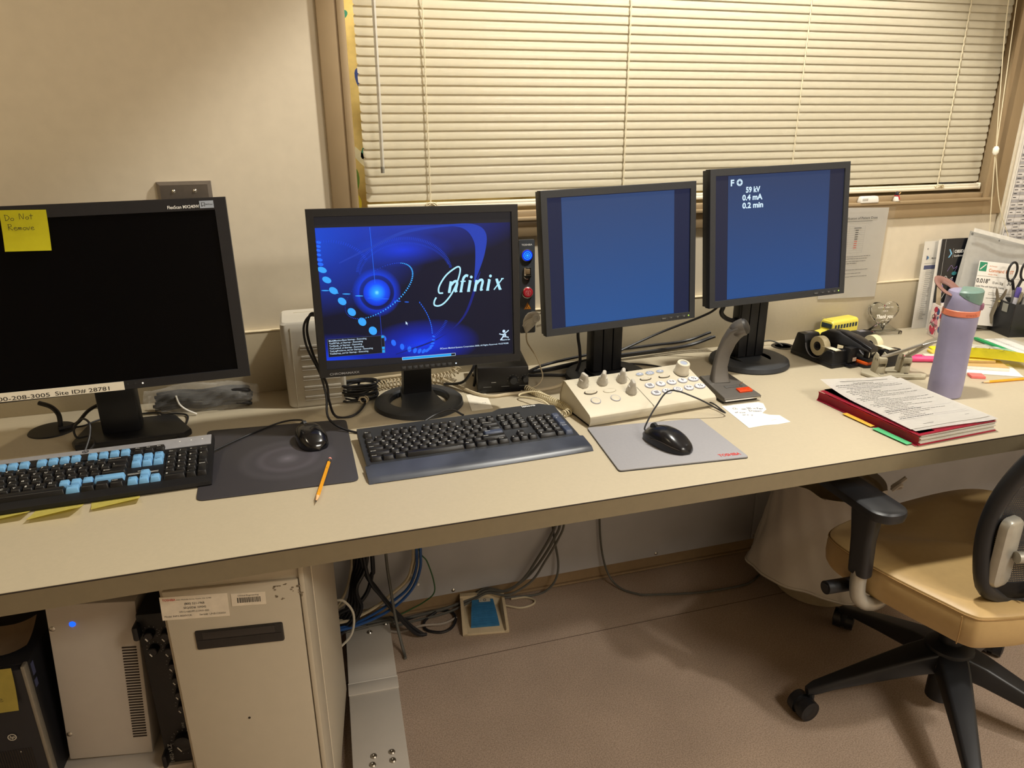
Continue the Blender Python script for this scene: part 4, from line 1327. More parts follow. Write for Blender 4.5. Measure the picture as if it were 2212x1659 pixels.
b.obj('finger_guard', mat('switch_grey', '#d6d0c5', 0.4), t)
b = MB(); b.tube([(-0.012, 0.004, -0.033), (-0.010, 0.0, -0.060), (0.010, -0.02, -0.095), (0.020, -0.030, -0.125), (0.022, -0.038, -0.145), (0.002, -0.060, -0.1585), (-0.045, -0.090, -0.1585)], 0.0018, 6, 6)
cd = b.obj('cord', m_cablet, t)

# ------------------------------------------------------------------ coiled beige cord on the desk
b = MB()
b.tube([(0.505, -0.158, 0.80), (0.506, -0.170, 0.785), (0.512, -0.185, 0.772)], 0.0022, 6, 5)
b.tube(coil_pts([(0.512, -0.185, 0.772), (0.520, -0.215, 0.760), (0.535, -0.255, 0.7580), (0.550, -0.300, 0.7575), (0.567, -0.350, 0.7575), (0.566, -0.385, 0.7575), (0.545, -0.398, 0.7575)], 0.0076, 34, 10), 0.0015, 5, 0)
b.tube([(0.545, -0.392, 0.7585), (0.535, -0.372, 0.760), (0.520, -0.33, 0.770), (0.497, -0.285, 0.7640), (0.484, -0.262, 0.7600), (0.492, -0.252, 0.762), (0.520, -0.268, 0.7700), (0.545, -0.310, 0.770)], 0.0020, 6, 6)
o = b.obj('coiled_cord', mat('cream_rubber', '#d3c7a6', 0.5)); tag(o, 'cream coiled cord curling beside the right end of the dark keyboard', 'cord')

# ------------------------------------------------------------------ control console
m_con = mat('console_ivory', '#c2baa6', 0.42, noise=0.015)
m_con_s = mat('console_side', '#b9b19c', 0.5)
m_knob = mat('knob_grey', '#b3aea3', 0.45)
CO = (0.7467, -0.4620, HD + 0.0003)
t = thing('control_console', 'ivory control console with knobs and icon buttons in the middle of the desk', 'console', CO, 0.0907)
CW, CDp = 0.332, 0.1356
TH_C = math.atan2(0.0398, CDp)
def body_prof(dx):
    return [(0.006, 0.003), (0.0, 0.016), (0.001, 0.0255), (0.006, 0.0300), (CDp * 0.5, 0.0485), (CDp - 0.004, 0.0680), (CDp + 0.006, 0.0660), (CDp + 0.022, 0.030), (CDp + 0.022, 0.003)]
b = MB()
b.loft([[(-CW / 2 + 0.003, p_[0] + 0.002, max(0.003, p_[1] - 0.002)) for p_ in body_prof(0)], [(-CW / 2, p_[0], p_[1]) for p_ in body_prof(0)], [(CW / 2, p_[0], p_[1]) for p_ in body_prof(0)], [(CW / 2 + 0.003, p_[0] + 0.002, max(0.003, p_[1] - 0.003)) for p_ in body_prof(0)]])
b.obj('body', m_con, t)
b = MB(); b.box((0, 0.08, 0.002), (CW - 0.03, 0.135, 0.004)); b.obj('base', m_con_s, t)
CT = M4((0, 0, 0.0288), rx=TH_C)          # top surface frame
def ctop(x, y, z=0.0006):
    return CT @ M4((x, y, z))
b = MB(); b.box((-0.0062, 0.064, 0.0001), (0.0012, 0.130, 0.0010), M=CT, rz=0.045); b.obj('seam', mat('seam_grey', '#8a8474', 0.6), t)
def knob(x, y, ang, M_=m_knob, r=0.0105):
    b = MB(); Mk = ctop(x, y) @ M4(rz=ang, s=(1.15, 1.15, 1.2))
    b.lathe([(r + 0.001, 0), (r + 0.001, 0.004), (r, 0.006), (r * 0.85, 0.012), (r * 0.8, 0.014), (0, 0.0145)], Mk, 24)
    rg = lambda w_, l_, z: [(p_[0], p_[1], z) for p_ in rrect(w_, l_, 0.003, 3)]
    b.loft([rg(0.016, 0.0185, 0.010), rg(0.0095, 0.0175, 0.018), rg(0.0075, 0.0165, 0.0245), rg(0.005, 0.0145, 0.0258)], Mk)
    b.mi = 1
    for k in range(7):
        a = PI / 2 + (k - 3) * 0.6
        b.disc(0.0165 * math.cos(a), 0.0165 * math.sin(a), 0.0009, 0.0009, ctop(x, y), n=8)
    b.obj('knob', [M_, m_grey_ink], t)
knob(-0.1304, 0.1130, 0.3); knob(-0.0808, 0.1110, -0.6); knob(-0.0298, 0.1095, -0.5); knob(-0.0298, 0.0620, -0.25)
b = MB(); Mk = ctop(0.1346, 0.1060)
b.lathe([(0.0185, 0), (0.0185, 0.004), (0.0172, 0.006), (0.0160, 0.026), (0.0150, 0.0285), (0.0095, 0.029), (0.0090, 0.0275), (0, 0.0272)], Mk, 36); b.mi = 1
b.disc(0, 0, 0.0088, 0.0088, Mk, z=0.0276, n=28); b.mi = 2
b.lathe([(0.0195, 0), (0.0195, 0.0012)], Mk, 36)
b.obj('dial', [mat('dial_ivory', '#c9c1ae', 0.45), mat('dial_blue', '#9aa2b4', 0.4), m_ink], t, label='large round dial with a blue-grey cap')
m_btn = mat('button_pale', '#cfcdd0', 0.4)
def oval(x, y, rx_, ry_, h, ms, icon, name='button'):
    b = MB(); 
    b.loft([[(rx_ * 1.12 * math.cos(2 * PI * k / 28), ry_ * 1.12 * math.sin(2 * PI * k / 28), 0) for k in range(28)], [(rx_ * 1.12 * math.cos(2 * PI * k / 28), ry_ * 1.12 * math.sin(2 * PI * k / 28), 0.0008) for k in range(28)], [(rx_ * math.cos(2 * PI * k / 28), ry_ * math.sin(2 * PI * k / 28), 0.0009) for k in range(28)]], ctop(x, y), cap=False)
    b.mi = 1
    b.loft([[(rx_ * s_ * math.cos(2 * PI * k / 28), ry_ * s_ * math.sin(2 * PI * k / 28), z) for k in range(28)] for (s_, z) in ((0.99, 0.0), (0.97, h * 0.8), (0.90, h))], ctop(x, y))
    b.mi = 2
    Mi = ctop(x, y, 0.0006 + h + 0.0003)
    q = min(rx_, ry_)
    if icon == 'grid':
        for k in range(3):
            b.rect(-q * 0.6, -q * 0.5 + k * q * 0.36, q * 1.2, q * 0.22, Mi)
    elif icon == 'slash':
        b.stroke([(-q * 0.5, -q * 0.5), (q * 0.5, q * 0.5)], q * 0.14, Mi); b.rect(-q * 0.55, q * 0.05, q * 0.4, q * 0.4, Mi); b.rect(q * 0.15, -q * 0.5, q * 0.4, q * 0.4, Mi)
    elif icon == 'clock':
        b.ring(0, 0, q * 0.5, q * 0.62, Mi); b.stroke([(0, q * 0.4), (0, 0), (q * 0.3, 0)], q * 0.12, Mi, sm=0)
    elif icon == 'arrow':
        b.stroke([(-q * 0.7, 0), (q * 0.6, 0)], q * 0.14, Mi); b.stroke([(q * 0.2, q * 0.35), (q * 0.65, 0), (q * 0.2, -q * 0.35)], q * 0.14, Mi, sm=0); b.rect(-q * 0.55, q * 0.2, q * 0.3, q * 0.3, Mi)
    elif icon == 'fig':
        b.disc(-q * 0.1, q * 0.45, q * 0.15, q * 0.15, Mi, n=12); b.stroke([(-q * 0.1, q * 0.3), (-q * 0.1, -q * 0.5)], q * 0.16, Mi); b.stroke([(-q * 0.5, q * 0.1), (q * 0.5, q * 0.1)], q * 0.14, Mi)
    elif icon == 'tri':
        b.put([(-rx_ * 0.3, 0, 0), (rx_ * 0.35, ry_ * 0.5, 0), (rx_ * 0.35, -ry_ * 0.5, 0)], [(0, 1, 2)], Mi)
    elif icon == 'pins':
        b.disc(-rx_ * 0.5, 0, 0.001, 0.001, Mi, n=8); b.disc(rx_ * 0.5, 0, 0.001, 0.001, Mi, n=8)
    b.obj(name, ms, t)
MS = [mat('button_ring', '#8e90a0', 0.5), m_btn, mat('icon_slate', '#4a4d5a', 0.6)]
for k, (x, ic) in enumerate(zip((0.0275, 0.0580, 0.0885, 0.1190, 0.1500), ('grid', 'fig', 'arrow', 'fig', 'slash'))):
    oval(x, 0.0745, 0.0112 + (0.002 if k == 4 else 0), 0.0092, 0.0022, MS, ic)
for k, (x, ic) in enumerate(zip((0.0278, 0.0573, 0.0875, 0.1180, 0.1493), ('grid', 'slash', 'clock', 'arrow', 'slash'))):
    oval(x, 0.0445, 0.0112 + (0.002 if k == 4 else 0), 0.0092, 0.0022, MS, ic)
oval(0.0264, 0.1215, 0.0100, 0.0058, 0.002, [m_con_s, mat('button_steelblue', '#8f98ab', 0.4), m_btn], 'tri')
oval(0.0545, 0.1210, 0.0115, 0.0075, 0.002, [m_con_s, mat('button_steelblue', '#8f98ab', 0.4), m_btn], 'slash')
oval(0.0832, 0.1215, 0.0100, 0.0058, 0.002, [m_con_s, mat('button_steelblue', '#8f98ab', 0.4), m_btn], 'tri')
MI = [mat('button_ring', '#8e90a0', 0.5), m_con, mat('icon_slate', '#4a4d5a', 0.6)]
oval(0.0313, 0.1010, 0.0140, 0.0055, 0.003, [m_dark, mat('button_tan', '#bdb5a2', 0.45), m_grey_ink], 'pins'); oval(0.0827, 0.1000, 0.0140, 0.0055, 0.003, [m_dark, mat('button_tan', '#bdb5a2', 0.45), m_grey_ink], 'pins')
oval(-0.1254, 0.0820, 0.0150, 0.0070, 0.003, [m_dark, mat('button_tan', '#bdb5a2', 0.45), m_grey_ink], 'pins')
oval(-0.1280, 0.0500, 0.0105, 0.0105, 0.0012, MI, ''); oval(-0.0780, 0.0485, 0.0105, 0.0105, 0.0012, MI, '')
oval(-0.0774, 0.0790, 0.0150, 0.0068, 0.0008, [m_con, m_con, m_con], '')

# ------------------------------------------------------------------ desk microphone
m_mic = mat('mic_bronze_grey', '#5e5a55', 0.38, 0.35, noise=0.04)
t = thing('desk_microphone', 'grey desk microphone with an orange talk key on its base', 'microphone', (0.9905, -0.4350, HD + 0.0003))
b = MB()
b.loft([[(-0.0475, 0.004, 0.0), (0.0455, 0.004, 0.0), (0.030, 0.108, 0.0), (-0.046, 0.108, 0.0)], [(-0.0475, 0.002, 0.006), (0.0455, 0.002, 0.006), (0.030, 0.110, 0.008), (-0.046, 0.110, 0.008)]])
b.obj('rubber_base', m_blk, t)
b = MB()
b.loft([[(-0.050, -0.004, 0.0065), (0.0495, -0.004, 0.0065), (0.033, 0.114, 0.0085), (-0.049, 0.114, 0.0085)], [(-0.0505, -0.006, 0.013), (0.0500, -0.006, 0.013), (0.033, 0.115, 0.031), (-0.0495, 0.115, 0.031)], [(-0.0485, -0.002, 0.0160), (0.0480, -0.002, 0.0160), (0.031, 0.112, 0.034), (-0.0475, 0.112, 0.034)]])
b.mi = 1
b.box((-0.001, -0.0062, 0.0098), (0.095, 0.001, 0.003))
b.obj('base_shell', [m_mic, m_chrome], t)
def neck_ring(c, w, d, ax):
    ax = Vector(ax).normalized(); x = Vector((1, -0.15, 0)) - ax * Vector((1, -0.15, 0)).dot(ax); x.normalize(); y = ax.cross(x)
    return [tuple(Vector(c) + x * q[0] + y * q[1]) for q in rrect(w, d, 0.006, 4)]
b = MB()
b.loft([neck_ring(c, w, d, ax) for c, w, d, ax in (((-0.012, 0.080, 0.028), 0.048, 0.026, (0, 0, 1)), ((-0.013, 0.083, 0.040), 0.043, 0.022, (0.05, 0.05, 1)), ((-0.0105, 0.088, 0.065), 0.037, 0.017, (0.12, 0.05, 1)), ((-0.002, 0.092, 0.095), 0.036, 0.016, (0.3, 0.0, 1)), ((0.010, 0.092, 0.125), 0.037, 0.018, (0.4, -0.1, 1)), ((0.020, 0.088, 0.145), 0.038, 0.022, (0.6, -0.3, 1)), ((0.030, 0.081, 0.157), 0.036, 0.026, (0.9, -0.6, 0.8)))])
b.obj('neck', m_mic, t)
HM = basis((0.026, 0.086, 0.155), (0.3, 0.8, 0.5), (0.7, -0.6, 0.6))
ax = Vector((0.74, -0.52, 0.42)).normalized()
HM = Matrix.Translation((0.024, 0.088, 0.1555)) @ ax.to_track_quat('Z', 'Y').to_matrix().to_4x4()
b = MB(); b.lathe([(0, -0.016), (0.010, -0.014), (0.017, -0.006), (0.0205, 0.006), (0.0215, 0.018), (0.0215, 0.021), (0.0203, 0.0215)], HM, 32); b.obj('head_shell', m_mic, t)
b = MB()
b.lathe([(0.0203, 0.0205), (0.0185, 0.0270), (0.0130, 0.0310), (0, 0.0325)], HM, 32); b.mi = 1
for i in range(-9, 10):
    for j in range(-9, 10):
        x, y = (i + 0.5 * (j % 2)) * 0.0021, j * 0.0018
        rr = math.hypot(x, y)
        if rr < 0.0188:
            z = 0.0325 - 0.0115 * (rr / 0.0195) ** 2.6
            b.disc(x, y, 0.0006, 0.0006, HM, z=z + 0.0006, n=6)
b.obj('grille', [mat('grille_dark', '#3b3936', 0.5, 0.4), mat('grille_wire', '#a39d92', 0.35, 0.6)], t)
SL = math.atan2(0.018, 0.116)
b = MB(); b.box((0.020, 0.0215, 0.0210), (0.036, 0.0190, 0.0060), 0.0015, rx=SL); b.mi = 1
for k in range(4):
    b.box((0.020, 0.0155 + 0.0040 * k, 0.0236 + 0.0006 * k), (0.034, 0.0008, 0.0008), rx=SL)
b.obj('talk_key', [mat('talk_orange', '#e0481c', 0.38), mat('talk_orange_dark', '#b83a14', 0.45)], t, label='orange talk key')
b = MB(); b.box((0.0020, 0.046, 0.0240), (0.042, 0.011, 0.0015), 0.0005, rx=SL); b.obj('switch_slot', mat('slot_grey', '#4a4845', 0.5), t)
b = MB(); b.cyl((0.020, 0.045, 0.024), (0.024, 0.043, 0.031), 0.0014, 0.0016, 10); b.cyl((0.024, 0.043, 0.031), (0.0275, 0.0415, 0.033), 0.0022, 0.0020, 12); b.obj('lever_switch', m_chrome, t)

# ------------------------------------------------------------------ papers on the desk
def flat_paper(name, label, cat, poly, z, m=m_paper, draw=None, lift=None):
    b = MB()
    cx = sum(q[0] for q in poly) / len(poly); cy = sum(q[1] for q in poly) / len(poly)
    b.prism([(q[0] - cx, q[1] - cy) for q in poly], 0, 0.0004)
    b.mi = 1
    if draw:
        draw(b, cx, cy)
    o = b.obj(name, [m, m_pen2]); o.location = (cx, cy, z)
    return tag(o, label, cat)
m_pen2 = mat('pen_grey', '#4a4652', 0.7)
def d1(b, cx, cy):
    M = UP(0.978 - cx, -0.480 - cy, 0.0007, -0.35)
    scrawl(b, 'Winter', 0.010, 0.0, 0.0, 0.0011, M); scrawl(b, 'Down', 0.011, 0.0, -0.016, 0.0011, M); scrawl(b, 'Oi on', 0.010, -0.034, -0.004, 0.0011, M); scrawl(b, 'alvus', 0.008, -0.034, -0.026, 0.0010, M); scrawl(b, 'urn y', 0.008, -0.02, -0.04, 0.0010, M)
    b.rect(0.9400 - cx, -0.4475 - cy, 0.018, 0.0008, UP(0, 0, 0.0006)); b.rect(0.990 - cx, -0.556 - cy, 0.014, 0.0008, UP(0, 0, 0.0006))
flat_paper('torn_note', 'torn white paper with handwriting in front of the microphone', 'note', [(0.9300, -0.4460), (1.0280, -0.4485), (1.0345, -0.4600), (1.0180, -0.4960), (0.9960, -0.5123), (1.0050, -0.5260), (1.0260, -0.5350), (1.0250, -0.5767), (0.9900, -0.5800), (0.9600, -0.5760), (0.9160, -0.5790)], HD + 0.0003, draw=d1)
def d2(b, cx, cy):
    scrawl(b, 'na', 0.007, -0.015, -0.02, 0.0007, UP(0, 0, 0.0007)); scrawl(b, 'rs', 0.007, 0.006, -0.016, 0.0007, UP(0, 0, 0.0007))
flat_paper('paper_slip', 'small white paper slip behind the dark keyboard', 'note', [(0.3680, -0.190), (0.4190, -0.178), (0.4080, -0.2960), (0.3560, -0.2985)], HD + 0.0003, m=mat('paper_cream', '#ddd6c6', 0.8), draw=d2)

# ------------------------------------------------------------------ ribbed box left of the start-up monitor
t = thing('power_unit', 'off-white ribbed plastic power unit behind the start-up picture monitor', 'box', (-0.058, -0.020, HD + 0.0003))
b = MB()
m_unit = mat('unit_white', '#c3bdb0', 0.5, noise=0.02)
b.loft([[(q[0] + 0.0725, q[1] - 0.07, z) for q in rrect(0.140 + dw, 0.135 + dd, 0.012, 4)] for (z, dw, dd) in ((0.0, -0.012, -0.012), (0.006, -0.004, -0.004), (0.185, 0.0, 0.0), (0.204, -0.002, -0.002), (0.209, -0.012, -0.010))])
b.obj('case', m_unit, t)
b = MB()
for k in range(6):
    z = 0.150 - 0.025 * k
    b.box((0.085, -0.1385, z), (0.085, 0.003, 0.0075), 0.002)
    b.box((0.085, -0.1395, z - 0.0065), (0.085, 0.001, 0.003), 0.0004)
b.obj('rib_panel', mat('unit_rib', '#aea89c', 0.55), t)
b = MB(); b.box((0.0245, -0.1379, 0.1), (0.0012, 0.0012, 0.195)); b.box((0.075, -0.04, 0.2092), (0.08, 0.0012, 0.001)); b.obj('case_seam', m_con_s, t)

# ------------------------------------------------------------------ small black amplifier behind
t = thing('amplifier', 'small black amplifier box with knobs behind the start-up picture monitor', 'amplifier', (0.472, -0.128, HD + 0.0003), R(-9))
b = MB(); b.box((0, 0, 0.036), (0.128, 0.155, 0.066), 0.004); b.mi = 1
for k in range(3):
    b.rect(-0.05 + 0.045 * k, -0.012, 0.02, 0.0008, FM(0, 0.03, -0.0784))
b.rect(-0.03, 0.029, 0.012, 0.0016, FM(0, 0, -0.0784))
for q in range(9):
    a = PI * (q / 8) * 1.4 - 0.6
    b.disc(0.025 + 0.014 * math.cos(a), 0.034 + 0.014 * math.sin(a), 0.0007, 0.0007, FM(0, 0, -0.0784), n=6)
    b.disc(0.055 + 0.011 * math.cos(a), 0.036 + 0.011 * math.sin(a), 0.0006, 0.0006, FM(0, 0, -0.0784), n=6)
b.obj('case', [m_blk, m_grey_ink], t)
for (x, z, r_) in ((0.025, 0.034, 0.0105), (0.055, 0.036, 0.008)):
    b = MB(); b.lathe([(r_, 0), (r_ * 0.9, 0.010), (r_ * 0.8, 0.011), (0, 0.011)], M4((x, -0.0778, z), rx=R(90)), 20); b.obj('knob', m_blk2, t)
b = MB()
for (x, y) in ((-0.06, -0.065), (0.06, -0.065), (-0.06, 0.065), (0.06, 0.065)):
    b.cyl((x, y, 0), (x, y, 0.0035), 0.007, n=12)
b.obj('feet', m_blk2, t)

# ------------------------------------------------------------------ cables on the desk
Z0 = HD + 0.004
cable('power_cable', 'black cable looping left of the start-up picture monitor down to the dark keyboard', 'cable', [(0.030, -0.275, 1.000), (0.012, -0.262, 0.998), (-0.002, -0.262, 0.975), (0.000, -0.262, 0.93), (0.022, -0.275, 0.87), (0.030, -0.285, 0.82), (0.031, -0.31, 0.775), (0.075, -0.345, 0.7545), (0.140, -0.375, 0.7545), (0.20, -0.372, 0.7545), (0.262, -0.335, 0.766), (0.298, -0.345, 0.778), (0.318, -0.378, 0.776)], 0.0026, m_cable)
cable('signal_cable', 'black cable hanging beside the left edge of the start-up picture monitor', 'cable', [(0.030, -0.272, 1.004), (0.014, -0.258, 1.000), (0.004, -0.250, 0.96), (0.014, -0.250, 0.90), (0.034, -0.258, 0.84), (0.036, -0.265, 0.80), (0.050, -0.25, 0.7545), (0.100, -0.235, 0.7545), (0.160, -0.06, 0.7545), (0.19, -0.04, 0.7545)], 0.0030, m_cable)
b = MB()
rnd = random.Random(11)
for k in range(9):
    z = Z0 + 0.003 * k
    pts = []
    ph = rnd.random() * 6
    for j in range(7):
        a = ph + j * 1.05
        pts.append((0.112 + (0.040 + 0.010 * rnd.random()) * math.cos(a), -0.140 + (0.026 + 0.010 * rnd.random()) * math.sin(a), z + 0.006 * rnd.random() + 0.004 * k * 0.4))
    b.tube(pts, 0.0026, 6, 5, True)
o = b.obj('cable_bundle', m_cable); tag(o, 'tangled black cable bundle beside the off-white power unit', 'cable')
b = MB()
b.tube([(0.10, -0.050, Z0 + 0.01), (0.20, -0.048, Z0 + 0.015), (0.30, -0.055, Z0 + 0.012), (0.40, -0.21, Z0), (0.47, -0.225, Z0), (0.585, -0.215, Z0), (0.64, -0.18, Z0)], 0.0045, 8, 8)
o = b.obj('beige_cable', m_cablet); tag(o, 'thick beige cable running along the desk behind the console', 'cable')
b = MB()
b.tube(coil_pts([(0.115, -0.185, Z0 + 0.008), (0.16, -0.095, Z0 + 0.010), (0.24, -0.078, Z0 + 0.010), (0.33, -0.085, Z0 + 0.014), (0.37, -0.08, Z0 + 0.028), (0.36, -0.05, Z0 + 0.04)], 0.0095, 38, 10), 0.0019, 5, 0)
o = b.obj('coiled_cord', m_cablet); tag(o, 'beige coiled cord lying behind the foot of the start-up picture monitor', 'cord')
for k, (y0_, y1_, r_) in enumerate(((-0.030, -0.062, 0.0050), (-0.045, -0.070, 0.0042), (-0.020, -0.050, 0.0040))):
    cable('desk_cable', 'black cable along the backsplash behind the two blue-screen monitors', 'cable', [(0.545, -0.07 - 0.02 * k, Z0 + 0.004 * k), (0.62, y1_ - 0.02, Z0 + 0.002 + 0.006 * k), (0.78, y1_ + 0.01, Z0 + 0.006 + 0.008 * k), (0.95, y0_ - 0.005, Z0 + 0.008 + 0.008 * k), (1.07, y0_, Z0 + 0.014 + 0.006 * k), (1.14, y0_ - 0.02, Z0 + 0.040 + 0.006 * k)], r_, m_cable, group='black cables along the backsplash')
cable('monitor_cable', 'black cable hanging in a curve behind the middle blue screen', 'cable', [(0.72, -0.09, Z0), (0.82, -0.055, Z0 + 0.018), (0.96, -0.060, Z0 + 0.070), (1.06, -0.11, Z0 + 0.122), (1.085, -0.140, Z0 + 0.150), (1.09, -0.16, 0.935)], 0.0034, m_cable)
cable('twisted_cable', 'thick twisted black cable under the left corner of the dose reading monitor', 'cable', [(1.075, -0.17, 0.948), (1.083, -0.180, 0.925), (1.074, -0.186, 0.905), (1.092, -0.180, 0.888), (1.125, -0.165, 0.874), (1.16, -0.13, 0.872)], 0.0062, m_cable)
cable('monitor_cable', 'black cable dropping behind the middle monitor left of its column', 'cable', [(0.675, -0.185, 0.93), (0.668, -0.175, 0.88), (0.678, -0.165, 0.83), (0.682, -0.155, 0.79), (0.668, -0.14, Z0 + 0.004), (0.60, -0.12, Z0 + 0.002), (0.545, -0.10, Z0)], 0.0042, m_cable)
cable('mic_cable', 'thin black cable curling behind the control console', 'cable', [(0.955, -0.315, Z0), (0.935, -0.255, Z0), (0.90, -0.235, Z0), (0.86, -0.26, Z0), (0.80, -0.245, Z0), (0.83, -0.22, Z0), (0.90, -0.20, Z0), (0.93, -0.155, Z0), (0.87, -0.10, Z0), (0.80, -0.09, Z0)], 0.0024, m_cable)
cable('grommet_cable', 'grey cable running from the dose reading monitor into the desk grommet', 'cable', [(1.235, -0.07, Z0), (1.29, -0.050, Z0 + 0.006), (1.335, -0.050, Z0 + 0.012), (1.362, -0.063, Z0 + 0.004), (1.370, -0.071, HD + 0.0012)], 0.0024, m_cablegr)
cable('amplifier_cable', 'black cable looping beside the amplifier box', 'cable', [(0.330, -0.105, Z0), (0.365, -0.16, Z0 + 0.02), (0.385, -0.175, Z0 + 0.05), (0.398, -0.165, Z0 + 0.065), (0.402, -0.15, Z0 + 0.03), (0.40, -0.14, Z0)], 0.0035, m_cable)

# gooseneck cable disc and bagged cables near the dark monitor
t = thing('cable_exit_disc', 'flat black disc with a bent stem beneath the dark monitor', 'cable outlet', (-0.560, -0.130, HD + 0.0003))
b = MB(); b.lathe([(0, 0.0035), (0.036, 0.0035), (0.046, 0.0025), (0.048, 0.0)], None, 40); b.obj('disc', m_blk, t)
b = MB(); b.tube([(0.018, -0.005, 0.0035), (0.020, -0.004, 0.020), (0.018, 0.0, 0.038), (0.004, 0.01, 0.052), (-0.02, 0.02, 0.060)], 0.0052, 10, 6); b.obj('stem', m_blk, t)
cable('monitor_cable', 'thick black cable from the flat disc up behind the dark monitor', 'cable', [(-0.542, -0.150, HD + 0.009), (-0.51, -0.135, 0.762), (-0.475, -0.145, 0.795), (-0.43, -0.150, 0.815), (-0.39, -0.155, 0.83)], 0.0040, m_cable)
cable('monitor_cable', 'thin black cable from the flat disc passing behind the dark monitor foot', 'cable', [(-0.545, -0.142, HD + 0.009), (-0.50, -0.135, 0.7545), (-0.46, -0.100, 0.7545), (-0.36, -0.095, 0.7545), (-0.335, -0.115, 0.7545), (-0.305, -0.118, 0.7545), (-0.278, -0.15, 0.7545), (-0.285, -0.28, 0.7545)], 0.0022, m_cable)
cable('keyboard_cable', 'black cable looping up behind the blue-keyed keyboard', 'cable', [(-0.443, -0.345, 0.778), (-0.436, -0.320, 0.800), (-0.437, -0.300, 0.820), (-0.455, -0.275, 0.822), (-0.478, -0.26, 0.800), (-0.478, -0.255, 0.775), (-0.455, -0.255, 0.775), (-0.440, -0.285, 0.770), (-0.45, -0.31, 0.760)], 0.0022, m_cable)
t = thing('bagged_cables', 'clear plastic bag of black cables lying under the dark monitor', 'bag of cables', (-0.247, -0.075, HD + 0.0005), R(-4))
b = MB()
rnd = random.Random(5)
for k in range(12):
    y = -0.030 + 0.006 * (k % 5) + 0.004 * rnd.random(); z = 0.008 + 0.0110 * (k // 3)
    x0_, x1_ = -0.108 + 0.02 * rnd.random(), 0.088 + 0.02 * rnd.random()
    b.tube([(x0_, y, z), (x0_ * 0.5, y + 0.006 * rnd.random(), z + 0.004), (0, y - 0.004, z + 0.003 * rnd.random()), (x1_ * 0.6, y + 0.004, z + 0.005), (x1_, y, z), (x1_ - 0.004, y - 0.008, z + 0.006), (x1_ * 0.5, y - 0.008, z + 0.008)], 0.0042, 6, 4)
b.obj('cable_coil', m_cable, t)
b = MB()
def bagf(u, v):
    a = 2 * PI * v
    x = -0.125 + 0.25 * u
    sq = (0.35 + 0.65 * math.sin(PI * min(max(u, 0.06), 0.94)) ** 0.45)
    r_ = 1 + 0.16 * math.sin(7 * a + 17 * u) * math.sin(31 * u + 3 * a)
    return (x, -0.018 + 0.034 * sq * r_ * math.cos(a), max(0.0012, 0.030 + 0.034 * sq * r_ * math.sin(a)))
b.grid(bagf, 48, 36)
b.obj('bag', film('clear_film', '#f0eee9', 0.06, 0.12), t)
b = MB(); b.tube([(-0.05, -0.052, 0.050), (-0.045, -0.054, 0.030), (-0.032, -0.056, 0.016), (-0.010, -0.058, 0.003)], 0.0022, 6, 4); b.obj('white_tie', mat('tie_white', '#d8d4cc', 0.4), t)
# ------------------------------------------------------------------ red folder with papers
def text_lines(b, M, x0, x1, y0, y1, n, rnd, h=0.0011, z=0.0):
    for k in range(n):
        y = y0 + (y1 - y0) * k / max(1, n - 1)
        x = x0 + 0.004 * rnd.random()
        end = x0 + (x1 - x0) * (0.45 + 0.55 * rnd.random())
        while x < end:
            w = 0.003 + 0.010 * rnd.random()
            b.rect(x, y, min(w, end - x), h, M, z)
            x += w + 0.0016
m_red = mat('folder_red', '#b3203c', 0.42, noise=0.05)
m_page = mat('page_edges', '#d9d3c6', 0.8, noise=0.06, scale=400)
t = thing('binder', 'thick red folder full of paper lying on the right part of the desk', 'folder', (1.1930, -0.7650, HD + 0.0003), R(3.5))
b = MB(); b.box((0.1135, 0.142, 0.0012), (0.222, 0.284, 0.0024), 0.0005); b.obj('back_cover', m_red, t)
b = MB()
for k in range(7):
    b.box((0.116 + 0.001 * (k % 3), 0.141 + 0.0015 * ((k * 2) % 3), 0.0042 + 0.0027 * k), (0.216 - 0.002 * (k % 2), 0.279 - 0.002 * (k % 3), 0.0024), 0.0003)
b.obj('page_block', m_page, t)
b = MB()
b.grid(lambda u, v: (-0.003 + 0.006 * math.cos(PI * (0.5 + u)) * -1 * 0.9 - 0.003, -0.001 + 0.288 * v, 0.0012 + 0.0225 * (0.5 - 0.5 * math.cos(PI * u)) + 0.0008 * math.sin(30 * v + 5 * u)), 8, 28, 0.0012)
b.obj('spine', m_red, t)
b = MB(); b.grid(lambda u, v: (-0.002 + 0.222 * u, -0.001 + 0.286 * v, 0.0240 + 0.0015 * math.sin(PI * u)), 10, 10, 0.0008); b.obj('front_cover', m_red, t)
b = MB(); b.box((-0.006, 0.150, 0.0030), (0.022, 0.082, 0.0006), 0.0002, rz=0.02); b.obj('index_tab', mat('tab_yellow', '#e0a93a', 0.6), t, label='yellow index tab')
b = MB(); b.box((-0.0075, 0.055, 0.0030), (0.026, 0.090, 0.0006), 0.0002, rz=0.03); b.obj('index_tab', mat('tab_green', '#4fae73', 0.6), t, label='green index tab')
rnd = random.Random(21)
